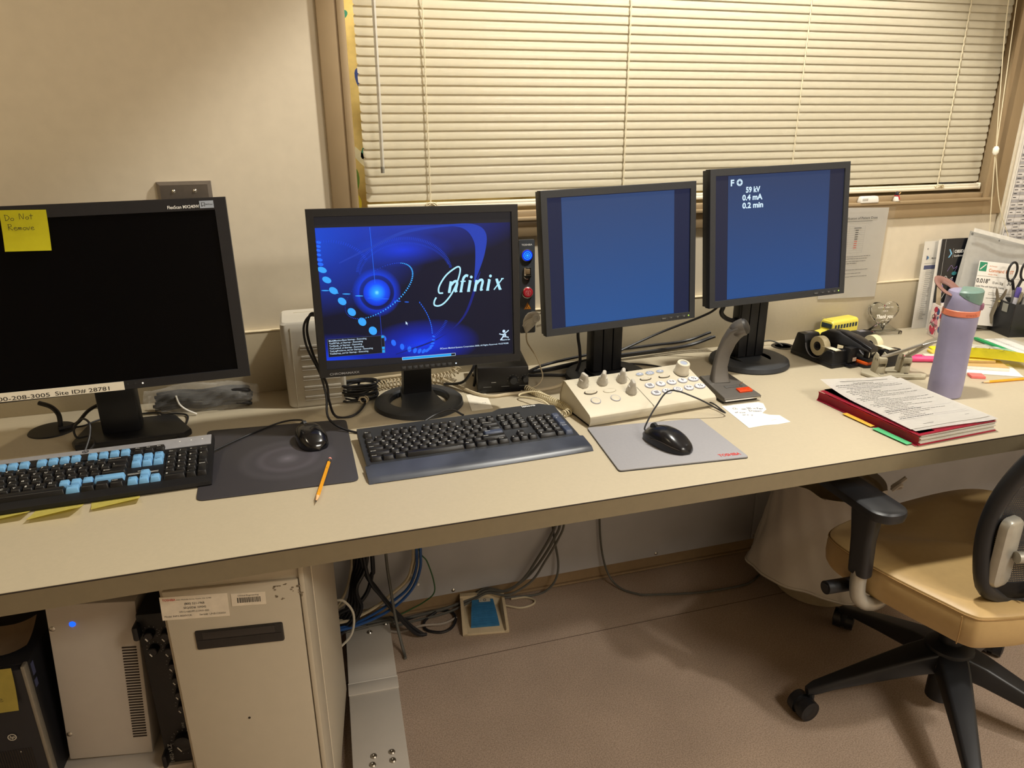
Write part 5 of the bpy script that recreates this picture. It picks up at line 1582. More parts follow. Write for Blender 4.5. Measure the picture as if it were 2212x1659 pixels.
for k, (dx, dy, dz, curl) in enumerate(((0.006, 0.004, 0.0262, 0.0), (0.002, 0.010, 0.0272, 0.010), (-0.003, 0.018, 0.0285, 0.016))):
    b = MB()
    def fn(u, v, curl=curl):
        return (0.216 * u, 0.279 * v, 0.0 + curl * (max(0, v - 0.55) / 0.45) ** 2 * (1 - 0.8 * u) + 0.002 * math.sin(3 * u + 2 * v) * (1 if curl else 0) + 0.003 * (max(0, u - 0.8) / 0.2) ** 2 * (1 if curl else 0) + (0.0015 if curl else 0))
    b.grid(fn, 14, 16, 0.0003)
    b.mi = 1
    if k == 2:
        def onp(x, y):
            u, v = x / 0.216, y / 0.279
            return fn(u, v)[2] + 0.0006
        def rectp(x, y, w, h):
            n = max(1, int(w / 0.012))
            for i in range(n):
                xa, xb = x + w * i / n, x + w * (i + 1) / n
                b.put([(xa, y, onp(xa, y)), (xb, y, onp(xb, y)), (xb, y + h, onp(xb, y + h)), (xa, y + h, onp(xa, y + h))], [(0, 1, 2, 3)])
        rectp(0.045, 0.262, 0.145, 0.0014)
        vs, fs = text_data('Dose Exception Form', 0, 0.01, 1)
        wv = max(v.x for v in vs)
        b.put([(0.075 + v.x / wv * 0.06, 0.249 + v.y * 0.0075, onp(0.075 + v.x / wv * 0.06, 0.249 + v.y * 0.0075)) for v in vs], fs)
        b.mi = 2
        for yy, xa, xb in ((0.236, 0.02, 0.20), (0.226, 0.02, 0.20), (0.090, 0.015, 0.205), (0.050, 0.015, 0.205), (0.042, 0.015, 0.205)):
            rectp(xa, yy, xb - xa, 0.0006)
        b.mi = 1
        for q in range(26):
            yy = 0.243 - 0.0078 * q
            if yy < 0.03:
                break
            x = 0.016 + (0.02 if q % 5 in (2, 3) else 0) + 0.01 * rnd.random()
            end = x + 0.04 + 0.14 * rnd.random() * (0.4 if q % 6 == 4 else 1)
            while x < min(end, 0.200):
                w = 0.003 + 0.011 * rnd.random()
                rectp(x, yy, min(w, 0.202 - x), 0.0012 if q % 5 else 0.0017)
                x += w + 0.0018
        rectp(0.045, 0.012, 0.028, 0.0010); rectp(0.175, 0.026, 0.012, 0.0010)
    o = b.obj('loose_sheet', [m_paper, mat('print_black', '#3c3a3c', 0.7), mat('print_grey', '#a5a3a6', 0.7)])
    ang = R((2.5, -1.0, 1.2)[k])
    o.location = (1.1945 + dx, -0.7605 + dy, HD + 0.0003 + dz - 0.0012)
    o.rotation_euler = (0, 0, ang)
    tag(o, ('plain white sheet at the bottom of the loose papers on the red folder', 'white sheet between the other loose papers on the red folder', 'top printed form curling up on the red folder')[k], 'paper', 'loose sheets on the red folder')

# ------------------------------------------------------------------ lavender bottle
m_lav = mat('bottle_lavender', '#8d88a2', 0.42, noise=0.03)
t = thing('water_bottle', 'tall lavender water bottle with an orange band and green spout', 'bottle', (1.4925, -0.5400, HD + 0.0003))
def brad(z, a):
    r = 0.0372 + 0.0012 * min(1, z / 0.1)
    if 0.05 < z < 0.175:
        s_ = 0.30 * min(1, (z - 0.05) / 0.03, (0.175 - z) / 0.03)
        for c in (R(-35), R(-125), R(55), R(145)):
            d = (a - c + PI) % (2 * PI) - PI
            if abs(d) < R(38):
                rf = r * math.cos(R(38)) / math.cos(d) * 1.03
                r = r * (1 - s_) + min(r, rf) * s_
    return r
b = MB()
NA_ = 64
rings = []
for z in (0.0, 0.003, 0.02, 0.03, 0.045, 0.06, 0.08, 0.10, 0.12, 0.14, 0.155, 0.17, 0.185, 0.20, 0.203):
    sc = 0.90 if z == 0.0 else 0.985 if z == 0.003 else 1
    sc = 0.985 if z == 0.203 else sc
    rings.append([(brad(z, 2 * PI * k / NA_) * sc * math.cos(2 * PI * k / NA_), brad(z, 2 * PI * k / NA_) * sc * math.sin(2 * PI * k / NA_), z) for k in range(NA_)])
b.loft(rings); b.obj('body', m_lav, t)
b = MB(); b.lathe([(0.0375, 0.203), (0.0392, 0.2045), (0.0392, 0.2165), (0.0378, 0.218), (0.034, 0.218)], None, 48); b.mi = 1
vs, fs = text_data('owala', 0, 0.01, 1.1)
wv = max(v.x for v in vs)
a0 = R(-122)
b.put([((0.0394) * math.cos(a0 + (v.x / wv) * 0.72), (0.0394) * math.sin(a0 + (v.x / wv) * 0.72), 0.2068 + v.y * 0.0095) for v in vs], fs)
b.obj('band', [mat('band_coral', '#d67a5c', 0.45), mat('band_print', '#b25f45', 0.5)], t, label='coral orange band')
LA = R(-52)
LR = M4(rz=LA)
b = MB()
b.loft([[(0.0378 * s_ * math.cos(2 * PI * k / 40) + ox, 0.0378 * s_ * math.sin(2 * PI * k / 40), 0.218 + zz) for k in range(40)] for (s_, zz, ox) in ((1.0, 0, 0), (1.0, 0.012, 0), (0.985, 0.024, 0), (0.93, 0.034, -0.001), (0.80, 0.0415, -0.003), (0.55, 0.0445, -0.006), (0.20, 0.0455, -0.008))], LR)
b.obj('lid', m_lav, t)
b = MB()
lo, mid_, hi = [], [], []
for k in range(25):
    a = R(-104 + 208 * k / 24)
    q = abs(a) / R(104)
    r_ = 0.0388 - 0.004 * q ** 3
    lo.append((r_ * math.cos(a), r_ * math.sin(a), 0.231 + 0.026 * q ** 1.7))
    mid_.append((r_ * math.cos(a), r_ * math.sin(a), 0.2600 + 0.003 * (1 - q)))
    hi.append((r_ * 0.90 * math.cos(a), r_ * 0.90 * math.sin(a), 0.2640 + 0.0035 * (1 - q)))
vs = lo + mid_ + hi
n_ = len(lo)
fs = [(i_, i_ + 1, n_ + i_ + 1, n_ + i_) for i_ in range(n_ - 1)] + [(n_ + i_, n_ + i_ + 1, 2 * n_ + i_ + 1, 2 * n_ + i_) for i_ in range(n_ - 1)]
fs += [tuple(2 * n_ + i_ for i_ in range(n_)), tuple(i_ for i_ in range(n_))[::-1], (0, n_, 2 * n_, 2 * n_ + n_ - 1, 2 * n_ - 1, n_ - 1)]
b.put(vs, fs, LR)
for sg in (-1, 1):
    b.cyl(LR @ Vector((0.010, sg * 0.0362, 0.255)), LR @ Vector((0.010, sg * 0.0378, 0.255)), 0.0022, n=14)
b.obj('spout_cover', mat('spout_sage', '#6c877d', 0.42), t, label='sage green flip spout cover')
b = MB(); b.box((0.0385, 0, 0.2270), (0.009, 0.018, 0.0150), 0.002, M=LR); b.box((0.0435, 0, 0.2265), (0.001, 0.010, 0.008), 0.0004, M=LR); b.obj('release_button', mat('button_mauve', '#a36f86', 0.4), t, label='mauve release button')
b = MB()
b.tube([LR @ Vector(q) for q in ((-0.024, -0.020, 0.250), (-0.038, -0.020, 0.256), (-0.054, -0.014, 0.268), (-0.060, 0.0, 0.277), (-0.054, 0.014, 0.278), (-0.036, 0.022, 0.270), (-0.018, 0.022, 0.256))], 0.0105, 10, 6, flat=0.32)
b.obj('carry_loop', mat('loop_brown', '#7d584e', 0.5), t, label='brown carry loop')

# ------------------------------------------------------------------ tape dispensers
m_tape = mat('tape_cream', '#d8cda9', 0.35, noise=0.02)
def dispenser(label, loc, rz):
    t = thing('tape_dispenser', label, 'tape dispenser', loc, rz, 'black tape dispensers')
    # local +y is the back; blade at -y
    Wd = 0.054
    prof = [(-0.078, 0.0), (-0.078, 0.016), (-0.074, 0.044), (-0.071, 0.0465), (-0.052, 0.0450), (-0.046, 0.038)]
    for k in range(9):
        a = R(205 + (335 - 205) * k / 8)
        prof.append((-0.008 + 0.0365 * math.cos(a), 0.0475 + 0.0365 * math.sin(a)))
    prof += [(0.028, 0.044), (0.033, 0.064), (0.037, 0.068), (0.060, 0.068), (0.064, 0.065), (0.078, 0.020), (0.079, 0.0)]
    prof = prof[:6] + sorted(prof[6:15], key=lambda q: q[0]) + prof[15:]
    b = MB()
    b.prism([(q[0], q[1]) for q in prof], -Wd / 2, Wd / 2, basis((0, 0, 0), (0, 1, 0), (0, 0, 1)), 0.0015)
    b.obj('body', m_blk, t)
    b = MB(); b.box((0, 0, 0.006), (Wd + 0.004, 0.160, 0.012), 0.003); b.obj('weighted_base', m_blk, t)
    b = MB()
    pts = [(q[0], q[1] + 0.0004) for q in prof[5:16]]
    b.loft([[(x, q[0], q[1] + dz) for x, dz in ((-Wd / 2 - 0.0006, 0), (-Wd / 2 + 0.0035, 0), (-Wd / 2 + 0.0035, 0.0006), (-Wd / 2 - 0.0006, 0.0006))] for q in pts])
    b.obj('edge_trim', mat('trim_silver', '#8f8d92', 0.3, 0.6), t)
    b = MB(); b.box((0, 0.048, 0.0682), (0.022, 0.016, 0.0012), 0.0003); b.obj('brand_plate', mat('plate_grey', '#77757a', 0.4), t)
    b = MB()
    RM = basis((-0.0070, -0.008, 0.0440), (0, 1, 0), (0, 0, 1))
    b.lathe([(0.0125, -0.0105), (0.0270, -0.0105), (0.0275, -0.0095), (0.0275, 0.0095), (0.0270, 0.0105), (0.0125, 0.0105), (0.0125, -0.0105)], RM, 44)
    rl = b.obj('tape_roll', m_tape, t, label='cream tape roll')
    b = MB(); b.box((-0.0105, -0.0515, 0.0492), (0.019, 0.050, 0.0005)); b.obj('tape_end', mat('tape_strip', '#e6dfc8', 0.25), rl)
    b = MB(); b.lathe([(0.0060, -0.013), (0.0125, -0.0115), (0.0125, 0.0115), (0.0060, 0.013), (0, 0.013)], RM, 28); b.lathe([(0, -0.013), (0.0060, -0.013)], RM, 28); b.obj('roll_hub', m_blkg, t)
    b = MB(); b.box((-0.004, -0.070, 0.0472), (0.028, 0.012, 0.0014), 0.0004, rx=0.08)
    for k in range(14):
        b.put([(-0.0175 + 0.002 * k, -0.0755, 0.0475), (-0.0155 + 0.002 * k, -0.0755, 0.0475), (-0.0165 + 0.002 * k, -0.0785, 0.0470)], [(0, 1, 2)])
    b.obj('cutting_blade', m_chrome, t)
    return t
dispenser('black tape dispenser next to the desk grommet', (1.3865, -0.2100, HD + 0.0003), R(5))
dispenser('black tape dispenser behind the big stapler', (1.5340, -0.2460, HD + 0.0003), R(3))

# ------------------------------------------------------------------ stapler and stamp
t = thing('stapler', 'long black stapler with an orange base between the tape dispensers', 'stapler', (1.4560, -0.2340, HD + 0.0003), R(10))
b = MB()
b.box((0, -0.045, 0.004), (0.036, 0.085, 0.008), 0.002); b.box((0, 0.055, 0.005), (0.032, 0.06, 0.010), 0.002); b.box((0, 0.060, 0.03), (0.026, 0.045, 0.046), 0.004); b.obj('base', m_blk, t)
b = MB(); b.box((0, -0.055, 0.0125), (0.030, 0.058, 0.009), 0.0015); b.obj('orange_plate', mat('stapler_orange', '#dd5a1c', 0.4), t, label='orange base plate')
b = MB(); b.box((0, -0.058, 0.0215), (0.026, 0.055, 0.009), 0.003); b.obj('anvil', m_blk, t)
b = MB()
arm = [(0.080, 0.044, 0.060, 0.030), (0.055, 0.042, 0.075, 0.031), (0.020, 0.043, 0.078, 0.032), (-0.020, 0.045, 0.071, 0.034), (-0.055, 0.047, 0.062, 0.034), (-0.080, 0.047, 0.052, 0.030), (-0.086, 0.047, 0.049, 0.024)]
b.loft([[(q[0], y, (lo + hi) / 2 + q[1]) for q in rrect(w, hi - lo + 0.004, 0.006, 4)] for (y, lo, hi, w) in arm])
b.obj('arm', mat('stapler_grey', '#3b3c40', 0.35), t)
b = MB()
b.loft([[(q[0], y, z + q[1]) for q in rrect(w, 0.012, 0.004, 4)] for (y, z, w) in ((0.035, 0.0750, 0.016), (0.010, 0.0765, 0.028), (-0.030, 0.0705, 0.033), (-0.065, 0.0605, 0.033), (-0.088, 0.0525, 0.028))])
b.obj('grip', m_blkg, t)
b = MB(); b.box((0, -0.070, 0.0365), (0.014, 0.014, 0.026), 0.001); b.mi = 1; b.box((-0.003, -0.0772, 0.036), (0.003, 0.001, 0.020)); b.obj('staple_driver', [m_blk, m_chrome], t)
t = thing('hand_stamp', 'small black self-inking stamp with a white label beside the tape dispenser', 'stamp', (1.4290, -0.2860, HD + 0.0003), R(8))
b = MB(); b.box((0, 0, 0.004), (0.036, 0.034, 0.008), 0.003)
for k in range(3):
    for j in range(3):
        b.box((-0.010 + 0.010 * k, -0.010 + 0.009 * j, 0.009), (0.006, 0.005, 0.003), 0.001)
b.obj('base', m_blkg, t)
b = MB(); b.box((0, 0.004, 0.032), (0.028, 0.024, 0.044), 0.004); b.obj('body', m_blk, t)
b = MB(); b.box((0.005, -0.0085, 0.021), (0.013, 0.001, 0.010)); b.obj('label', mat('label_pinkish', '#c9b3a2', 0.6), t)

# ------------------------------------------------------------------ beige hole punch
m_pun = mat('punch_beige', '#a8a08a', 0.42, 0.0, noise=0.02)
m_punm = mat('punch_metal', '#aaa59a', 0.3, 0.75)
t = thing('hole_punch', 'beige two-post hole punch with a raised lever behind the red folder', 'hole punch', (1.4760, -0.3880, HD + 0.0003), R(-14))
b = MB(); b.prism([(-0.078, 0.012), (-0.060, -0.030), (0.070, -0.034), (0.088, -0.012), (0.080, 0.040), (-0.060, 0.042)], 0.0, 0.009, None, 0.003)
b.box((0.01, -0.018, 0.0085), (0.11, 0.016, 0.004), 0.001)
b.mi = 1
b.box((-0.035, -0.013, 0.0100), (0.010, 0.006, 0.0015)); b.box((0.030, -0.013, 0.0108), (0.010, 0.006, 0.0015))
b.obj('base', [m_pun, m_dark], t)
for x in (-0.034, 0.032):
    b = MB()
    b.lathe([(0.0115, 0), (0.0110, 0.018), (0.0100, 0.020), (0, 0.020)], M4((x, -0.002, 0.009)), 20)
    b.prism([(0.020, 0.0), (-0.006, 0.0), (-0.014, 0.030), (-0.008, 0.052), (0.004, 0.056), (0.014, 0.040)], x - 0.012, x - 0.009, basis((0, 0.006, 0.008), (0, 1, 0), (0, 0, 1)), 0.0005)
    b.prism([(0.020, 0.0), (-0.006, 0.0), (-0.014, 0.030), (-0.008, 0.052), (0.004, 0.056), (0.014, 0.040)], x + 0.009, x + 0.012, basis((0, 0.006, 0.008), (0, 1, 0), (0, 0, 1)), 0.0005)
    b.box((x, -0.002, 0.045), (0.022, 0.020, 0.016), 0.003)
    b.mi = 1
    for q in (-0.005, 0.004):
        b.cyl((x - 0.013, 0.004 + q, 0.048), (x + 0.013, 0.004 + q, 0.048), 0.0022, n=10)
    b.obj('punch_post', [m_pun, m_punm], t)
b = MB()
b.tube([(-0.034, 0.002, 0.052), (0.005, -0.004, 0.066), (0.045, -0.012, 0.084), (0.075, -0.018, 0.096)], 0.0048, 8, 5)
b.tube([(0.032, 0.002, 0.052), (0.048, -0.008, 0.068), (0.065, -0.014, 0.084), (0.080, -0.018, 0.095)], 0.0060, 8, 5)
b.loft([[(x, -0.018 + q[0], z + q[1]) for q in rrect(w, h, 0.002, 3)] for (x, z, w, h) in ((0.055, 0.089, 0.010, 0.006), (0.072, 0.096, 0.020, 0.008), (0.100, 0.104, 0.024, 0.008), (0.128, 0.108, 0.022, 0.006), (0.136, 0.108, 0.012, 0.004))])
b.obj('lever', m_punm, t)

# ------------------------------------------------------------------ toy bus
m_bus = mat('bus_yellow', '#d6ca52', 0.38, noise=0.02)
t = thing('toy_bus', 'small yellow toy school bus against the backsplash behind the tape dispenser', 'toy bus', (1.5620, -0.0560, HD + 0.0003), R(190))
t.scale = (1.2, 1.2, 1.2)
# local +x is the nose
b = MB()
def bsec(x, w, z0, z1, r=0.006):
    return [(x, q[0], (z0 + z1) / 2 + q[1]) for q in rrect(w, z1 - z0, r, 4)]
b.loft([bsec(-0.062, 0.036, 0.010, 0.050), bsec(-0.060, 0.040, 0.008, 0.056, 0.009), bsec(0.026, 0.040, 0.008, 0.056, 0.009), bsec(0.030, 0.038, 0.008, 0.052, 0.009)])
b.loft([bsec(0.030, 0.036, 0.008, 0.030, 0.003), bsec(0.054, 0.034, 0.008, 0.028, 0.004), bsec(0.060, 0.032, 0.009, 0.025, 0.004)])
b.box((0, 0, 0.012), (0.122, 0.043, 0.003), 0.001)
b.text('SCHOOL BUS', 0.0055, M4((0.027, -0.004, 0.0565), rz=R(90)), 'C')
b.obj('body', m_bus, t)
b = MB()
for s_ in (-1, 1):
    for k in range(8):
        b.box((-0.053 + 0.0105 * k, s_ * 0.0198, 0.040), (0.0075, 0.0012, 0.0105), 0.0004)
b.box((0.0295, 0, 0.041), (0.0035, 0.032, 0.013), 0.001)
b.obj('windows', mat('toy_window', '#1f2f3a', 0.2), t)
for x in (-0.040, 0.044):
    for s_ in (-1, 1):
        b = MB(); b.lathe([(0, -0.003), (0.0085, -0.003), (0.0095, -0.001), (0.0095, 0.003), (0, 0.003)], M4((x, s_ * 0.0185, 0.0098), rx=R(90)), 20); b.obj('wheel', m_blk, t)
b = MB(); b.box((0.0605, 0, 0.011), (0.003, 0.036, 0.005), 0.001); b.box((0.0608, 0, 0.0185), (0.0015, 0.018, 0.008)); b.obj('bumper', mat('toy_grey', '#8d8a80', 0.4), t)

# ------------------------------------------------------------------ acrylic heart award
m_acr = mat('acrylic', '#f4f6f4', 0.03, trans=1.0, ior=1.42, noise=0.0, spec=0.6)
t = thing('heart_award', 'clear acrylic heart with engraved writing against the backsplash', 'award', (1.7530, -0.045, HD + 0.0003), R(-8))
t.scale = (1.15, 1.15, 1.15)
def heart(sc, cz):
    out = []
    for k in range(48):
        a = 2 * PI * k / 48
        out.append((sc * 16 * math.sin(a) ** 3 / 17, cz + sc * (13 * math.cos(a) - 5 * math.cos(2 * a) - 2 * math.cos(3 * a) - math.cos(4 * a)) / 17))
    return out
HF = M4((0, 0, 0.010), rx=R(90 + 8) * -1 + R(180) + R(0)) if False else M4((0, 0.0, 0.010), rx=R(84))
b = MB()
b.prism(heart(0.046, 0.046), -0.008, 0.008, HF, 0.004)
b.obj('heart', m_acr, t)
b = MB(); b.box((0, 0, 0.005), (0.105, 0.034, 0.010), 0.003)
b.prism([(-0.045, 0), (0.045, 0), (0.012, 0.022), (-0.012, 0.022)], -0.006, 0.006, M4((0, 0, 0.008), rx=R(90)), 0.002)
b.obj('stand', m_acr, t)
b = MB()
TM = HF @ M4((0, 0.048, 0.0086))
for k, (s_, w) in enumerate((('A LITTLE THANK YOU', 0.046), ('FOR A', 0.014))):
    b.text(s_, 0.0058, TM @ M4((0, 0.014 - 0.010 * k, 0)), 'C', fit=w)
b.text('Thank you', 0.0150, TM @ M4((0, -0.014, 0)), 'C', shear=0.3, off=0.03, fit=0.050)
b.stroke([(-0.012, -0.022), (0.0, -0.019), (0.014, -0.022)], 0.0008, TM)
b.put([(q[0], q[1], 0) for q in [(x * 0.06, y * 0.06 - 0.030) for x, y in heart(0.046, 0)]], [tuple(range(48))], TM)
b.obj('engraving', mat('engraved_white', '#e9e6de', 0.7), t)

# ------------------------------------------------------------------ notice on the wall in a clear pocket
t = thing('wall_notice', 'printed notice in a clear pocket on the wall right of the dose monitor', 'notice', (1.6240, -0.0175, 0.866))
b = MB(); b.grid(lambda u, v: (-0.107 + 0.213 * u, -0.0012 * math.sin(PI * u) * (1 - v), 0.274 * v + 0.006 * (1 - u)), 10, 10, 0.0003); b.mi = 1
FZ = -0.0022
b.text('Notification of Patient Dose', 0.0100, FM(0.0670, 0.2430, FZ), 'R', off=0.004, fit=0.128)
b.rect(-0.055, 0.2365, 0.105, 0.0011, FM(0, 0, FZ))
rnd = random.Random(4)
for (x0_, x1_, z) in ((-0.085, 0.052, 0.124), (-0.085, 0.047, 0.116), (-0.085, 0.015, 0.110), (-0.085, 0.062, 0.131), (-0.085, -0.03, 0.140), (-0.085, 0.060, 0.090), (-0.085, 0.036, 0.079), (-0.085, 0.060, 0.069)):
    x = x0_
    while x < x1_:
        w = 0.004 + 0.010 * rnd.random()
        b.rect(x, z, min(w, x1_ - x), 0.0012, FM(0, 0, FZ)); x += w + 0.0015
b.mi = 3
for k in range(13):
    b.rect(-0.080, 0.1430 + 0.0066 * k, 0.108, 0.0004, FM(0, 0, FZ))
for x in (-0.080, -0.029, 0.0278):
    b.rect(x, 0.1430, 0.0004, 0.0796, FM(0, 0, FZ))
b.mi = 1
b.rect(-0.012, 0.2165, 0.026, 0.0018, FM(0, 0, FZ)); b.rect(-0.070, 0.2165, 0.026, 0.0018, FM(0, 0, FZ))
for k in range(9):
    b.mi = 2 if k >= 5 else 1
    b.rect(-0.006, 0.2095 - 0.0066 * k, 0.011, 0.0022, FM(0, 0, FZ)); b.rect(-0.062, 0.2095 - 0.0066 * k, 0.014, 0.0020, FM(0, 0, FZ))
b.obj('sheet', [m_paper, m_ink, mat('print_red', '#c05040', 0.7), m_grey_ink], t)
b = MB(); b.grid(lambda u, v: (-0.113 + 0.240 * u, -0.0035 - 0.004 * math.sin(PI * u) * (1 - v), -0.010 + 0.285 * v), 8, 8); b.obj('clear_pocket', film('pocket_film', '#d8d4c8', 0.15, 0.06), t)

# ------------------------------------------------------------------ things on the window ledge
t = thing('white_cube_case', 'small white plastic case on the window ledge', 'case', (1.6540, -0.0110, 1.1563))
b = MB(); b.loft([[(q[0], q[1], z) for q in rrect(w, d, 0.003, 3)] for (w, d, z) in ((0.064, 0.017, 0.0), (0.066, 0.0178, 0.004), (0.060, 0.016, 0.016), (0.054, 0.013, 0.0185))]); b.obj('lid', mat('case_white', '#dcd8d0', 0.4), t)
b = MB(); b.box((-0.018, -0.0085, 0.0095), (0.020, 0.001, 0.007), 0.0003); b.obj('flap', mat('case_grey', '#bcb7ae', 0.4), t)
t = thing('snow_figurine', 'tiny white figurine with a red scarf on the window ledge', 'figurine', (1.7575, -0.0105, 1.1563))
b = MB(); b.lathe([(0, 0), (0.0085, 0.0005), (0.0095, 0.004), (0.0070, 0.012), (0.0055, 0.017), (0, 0.0185)], None, 20); b.obj('body', mat('figurine_white', '#e8e2d6', 0.4), t)
b = MB(); b.lathe([(0, 0.0165), (0.0052, 0.019), (0.0058, 0.023), (0.0035, 0.0285), (0, 0.0295)], None, 18); b.obj('head', mat('figurine_black', '#26222a', 0.4), t)
b = MB(); b.cyl((0.004, -0.003, 0.0215), (0.0075, -0.006, 0.0265), 0.0018, 0.0008, 8); b.obj('beak', mat('figurine_orange', '#e0b070', 0.5), t)
b = MB(); b.tube([(0.006 * math.cos(2 * PI * k / 10), 0.006 * math.sin(2 * PI * k / 10), 0.0165) for k in range(10)], 0.0017, 6, 3, True); b.tube([(0.001, -0.0065, 0.0160), (0.002, -0.0090, 0.010), (0.003, -0.0098, 0.0055)], 0.0018, 6, 4); b.obj('scarf', mat('scarf_red', '#b02430', 0.6), t)

# ------------------------------------------------------------------ whiteboard with a schedule
t = thing('whiteboard', 'white board at the right edge holding a striped printed schedule', 'board', (2.716, -0.008, 1.40))
b = MB(); b.box((0, 0.001, 0), (1.06, 0.010, 0.95), 0.002); b.obj('surface', mat('board_white', '#ded9cd', 0.3), t)
b = MB()
for (x, z, sx, sz) in ((-0.533, 0, 0.012, 0.972), (0.533, 0, 0.012, 0.972), (0, 0.480, 1.06, 0.012), (0, -0.480, 1.06, 0.012)):
    b.box((x, 0.0, z), (sx, 0.014, sz), 0.003)
b.obj('frame', mat('board_frame', '#cfc6b2', 0.35), t)
b = MB(); b.box((0.1075, 0, 0.20), (0.215, 0.0004, 0.40))
rnd = random.Random(6)
for r_ in range(29):
    z = 0.018 + 0.0118 * r_
    b.mi = 1 if r_ % 2 else 3
    b.rect(0.006, z, 0.203, 0.0102, FM(0, 0, -0.0006))
    b.mi = 2
    for c in range(7):
        if rnd.random() < 0.8:
            b.rect(0.010 + 0.029 * c, z + 0.004, 0.012 + 0.008 * rnd.random(), 0.0022, FM(0, 0, -0.0009))
b.mi = 2
b.ring(0.026, 0.382, 0.004, 0.0055, FM(0, 0, -0.0006))
for c in range(8):
    b.rect(0.006 + 0.029 * c, 0.018, 0.0005, 0.342, FM(0, 0, -0.0010))
o = b.obj('schedule_sheet', [m_paper, mat('row_grey', '#a7a5a8', 0.8), m_ink, mat('row_pale', '#d5d2d2', 0.8)]); o.location = (2.200, -0.0138, 0.965); o.rotation_euler = (0, R(0.6), 0)
tag(o, 'schedule sheet with grey and white rows on the board at the right edge', 'paper')
# ------------------------------------------------------------------ standing documents and packages at the back right
t = thing('printed_sheet', 'white printed product sheet standing left of the dark brochure', 'paper', (1.9960, -0.030, HD + 0.0003), rot=(R(-2), 0, R(0)))
b = MB(); b.box((0.0, 0.0, 0.140), (0.218, 0.0012, 0.280), M=M4()); b.mi = 1
b.text('Microvention', 0.0085, FM(-0.074, 0.2235, -0.0010), 'L', off=0.004, fit=0.045)
b.rect(-0.0795, 0.2215, 0.0004, 0.014, FM(0, 0, -0.0010)); b.ring(-0.0935, 0.2565, 0.0016, 0.0026, FM(0, 0, -0.0010), n=12)
b.mi = 2
b.put([(-0.0945, -0.0010, 0.2205), (-0.0945, -0.0010, 0.2360), (-0.0840, -0.0010, 0.2285)], [(0, 1, 2)])
b.rect(-0.099, 0.1920, 0.190, 0.0125, FM(0, 0, -0.0010))
b.mi = 3
rnd = random.Random(9)
b.rect(-0.099, 0.2100, 0.06, 0.0010, FM(0, 0, -0.0010))
for k in range(26):
    z = 0.184 - 0.0062 * k
    b.rect(-0.099, z, 0.190, 0.0004, FM(0, 0, -0.0010))
    b.rect(-0.090 + 0.003 * rnd.random(), z + 0.0018, 0.014 + 0.012 * rnd.random(), 0.0020, FM(0, 0, -0.0010))
b.mi = 4
b.put([(-0.0900, -0.0012, 0.2215), (-0.0900, -0.0012, 0.2350), (-0.0840, -0.0012, 0.2285)], [(0, 1, 2)])
b.obj('sheet', [m_paper, m_ink, mat('print_navy', '#1f2f6a', 0.6), m_grey_ink, mat('print_sky', '#3a8fc0', 0.6)], t)
b = MB(); b.box((0.003, -0.002, 0.142), (0.232, 0.0005, 0.292)); b.obj('clear_sleeve', film('pocket_film', '#d8d4c8', 0.15, 0.10), t)

t = thing('brochure', 'black glossy brochure with white lettering standing behind the plastic bag', 'brochure', (2.0430, -0.056, HD + 0.0003), rot=(R(-3), 0, R(-2)))
b = MB(); b.box((0, 0, 0.144), (0.214, 0.003, 0.288), 0.0005); b.mi = 1
b.text('OBSIDIO', 0.0135, FM(-0.0560, 0.2430, -0.0020), 'L', off=0.02, fit=0.046); b.text('Conformable Embolic', 0.0085, FM(-0.0560, 0.2310, -0.0020), 'L', off=0.01, fit=0.072)
b.rect(-0.0610, 0.2280, 0.0005, 0.030, FM(0, 0, -0.0020))
b.rect(-0.095, 0.0, 0.0006, 0.286, FM(0, 0, -0.0020))
b.mi = 2
b.put([(-0.078, -0.0020, 0.229), (-0.070, -0.0020, 0.241), (-0.078, -0.0020, 0.255), (-0.073, -0.0020, 0.255), (-0.064, -0.0020, 0.241), (-0.073, -0.0020, 0.229)], [(0, 1, 4, 5), (1, 2, 3, 4)])
for k, (cx, cz, s_) in enumerate(((-0.055, 0.195, 0.018), (-0.070, 0.16, 0.022), (-0.045, 0.150, 0.020), (-0.06, 0.11, 0.02), (-0.08, 0.085, 0.02))):
    b.mi = 3 if k % 2 == 0 else 1
    b.stroke([(cx - s_, cz - s_ * 0.5), (cx - s_ * 0.3, cz + s_ * 0.5), (cx + s_ * 0.3, cz - s_ * 0.1), (cx + s_, cz + s_ * 0.3), (cx + s_ * 0.6, cz - s_ * 0.6)], 0.0012, FM(0, 0, -0.0020))
b.mi = 4
b.disc(-0.045, 0.178, 0.010, 0.006, FM(0, 0, -0.0019), n=14); b.mi = 3; b.disc(-0.088, 0.13, 0.009, 0.016, FM(0, 0, -0.0019), n=14)
b.obj('cover', [mat('brochure_black', '#14161c', 0.25, coat=0.3), m_white_ink, mat('print_lightblue', '#7ab4d8', 0.5), mat('print_violet', '#8d78b0', 0.5), mat('print_teal', '#3a7f88', 0.5)], t)
b = MB()
for k in range(3):
    b.box((-0.004 + 0.003 * k, 0.0035 + 0.0012 * k, 0.143 + 0.001 * k), (0.226 - 0.004 * k, 0.0008, 0.284))
b.obj('inner_pages', m_paper, t)

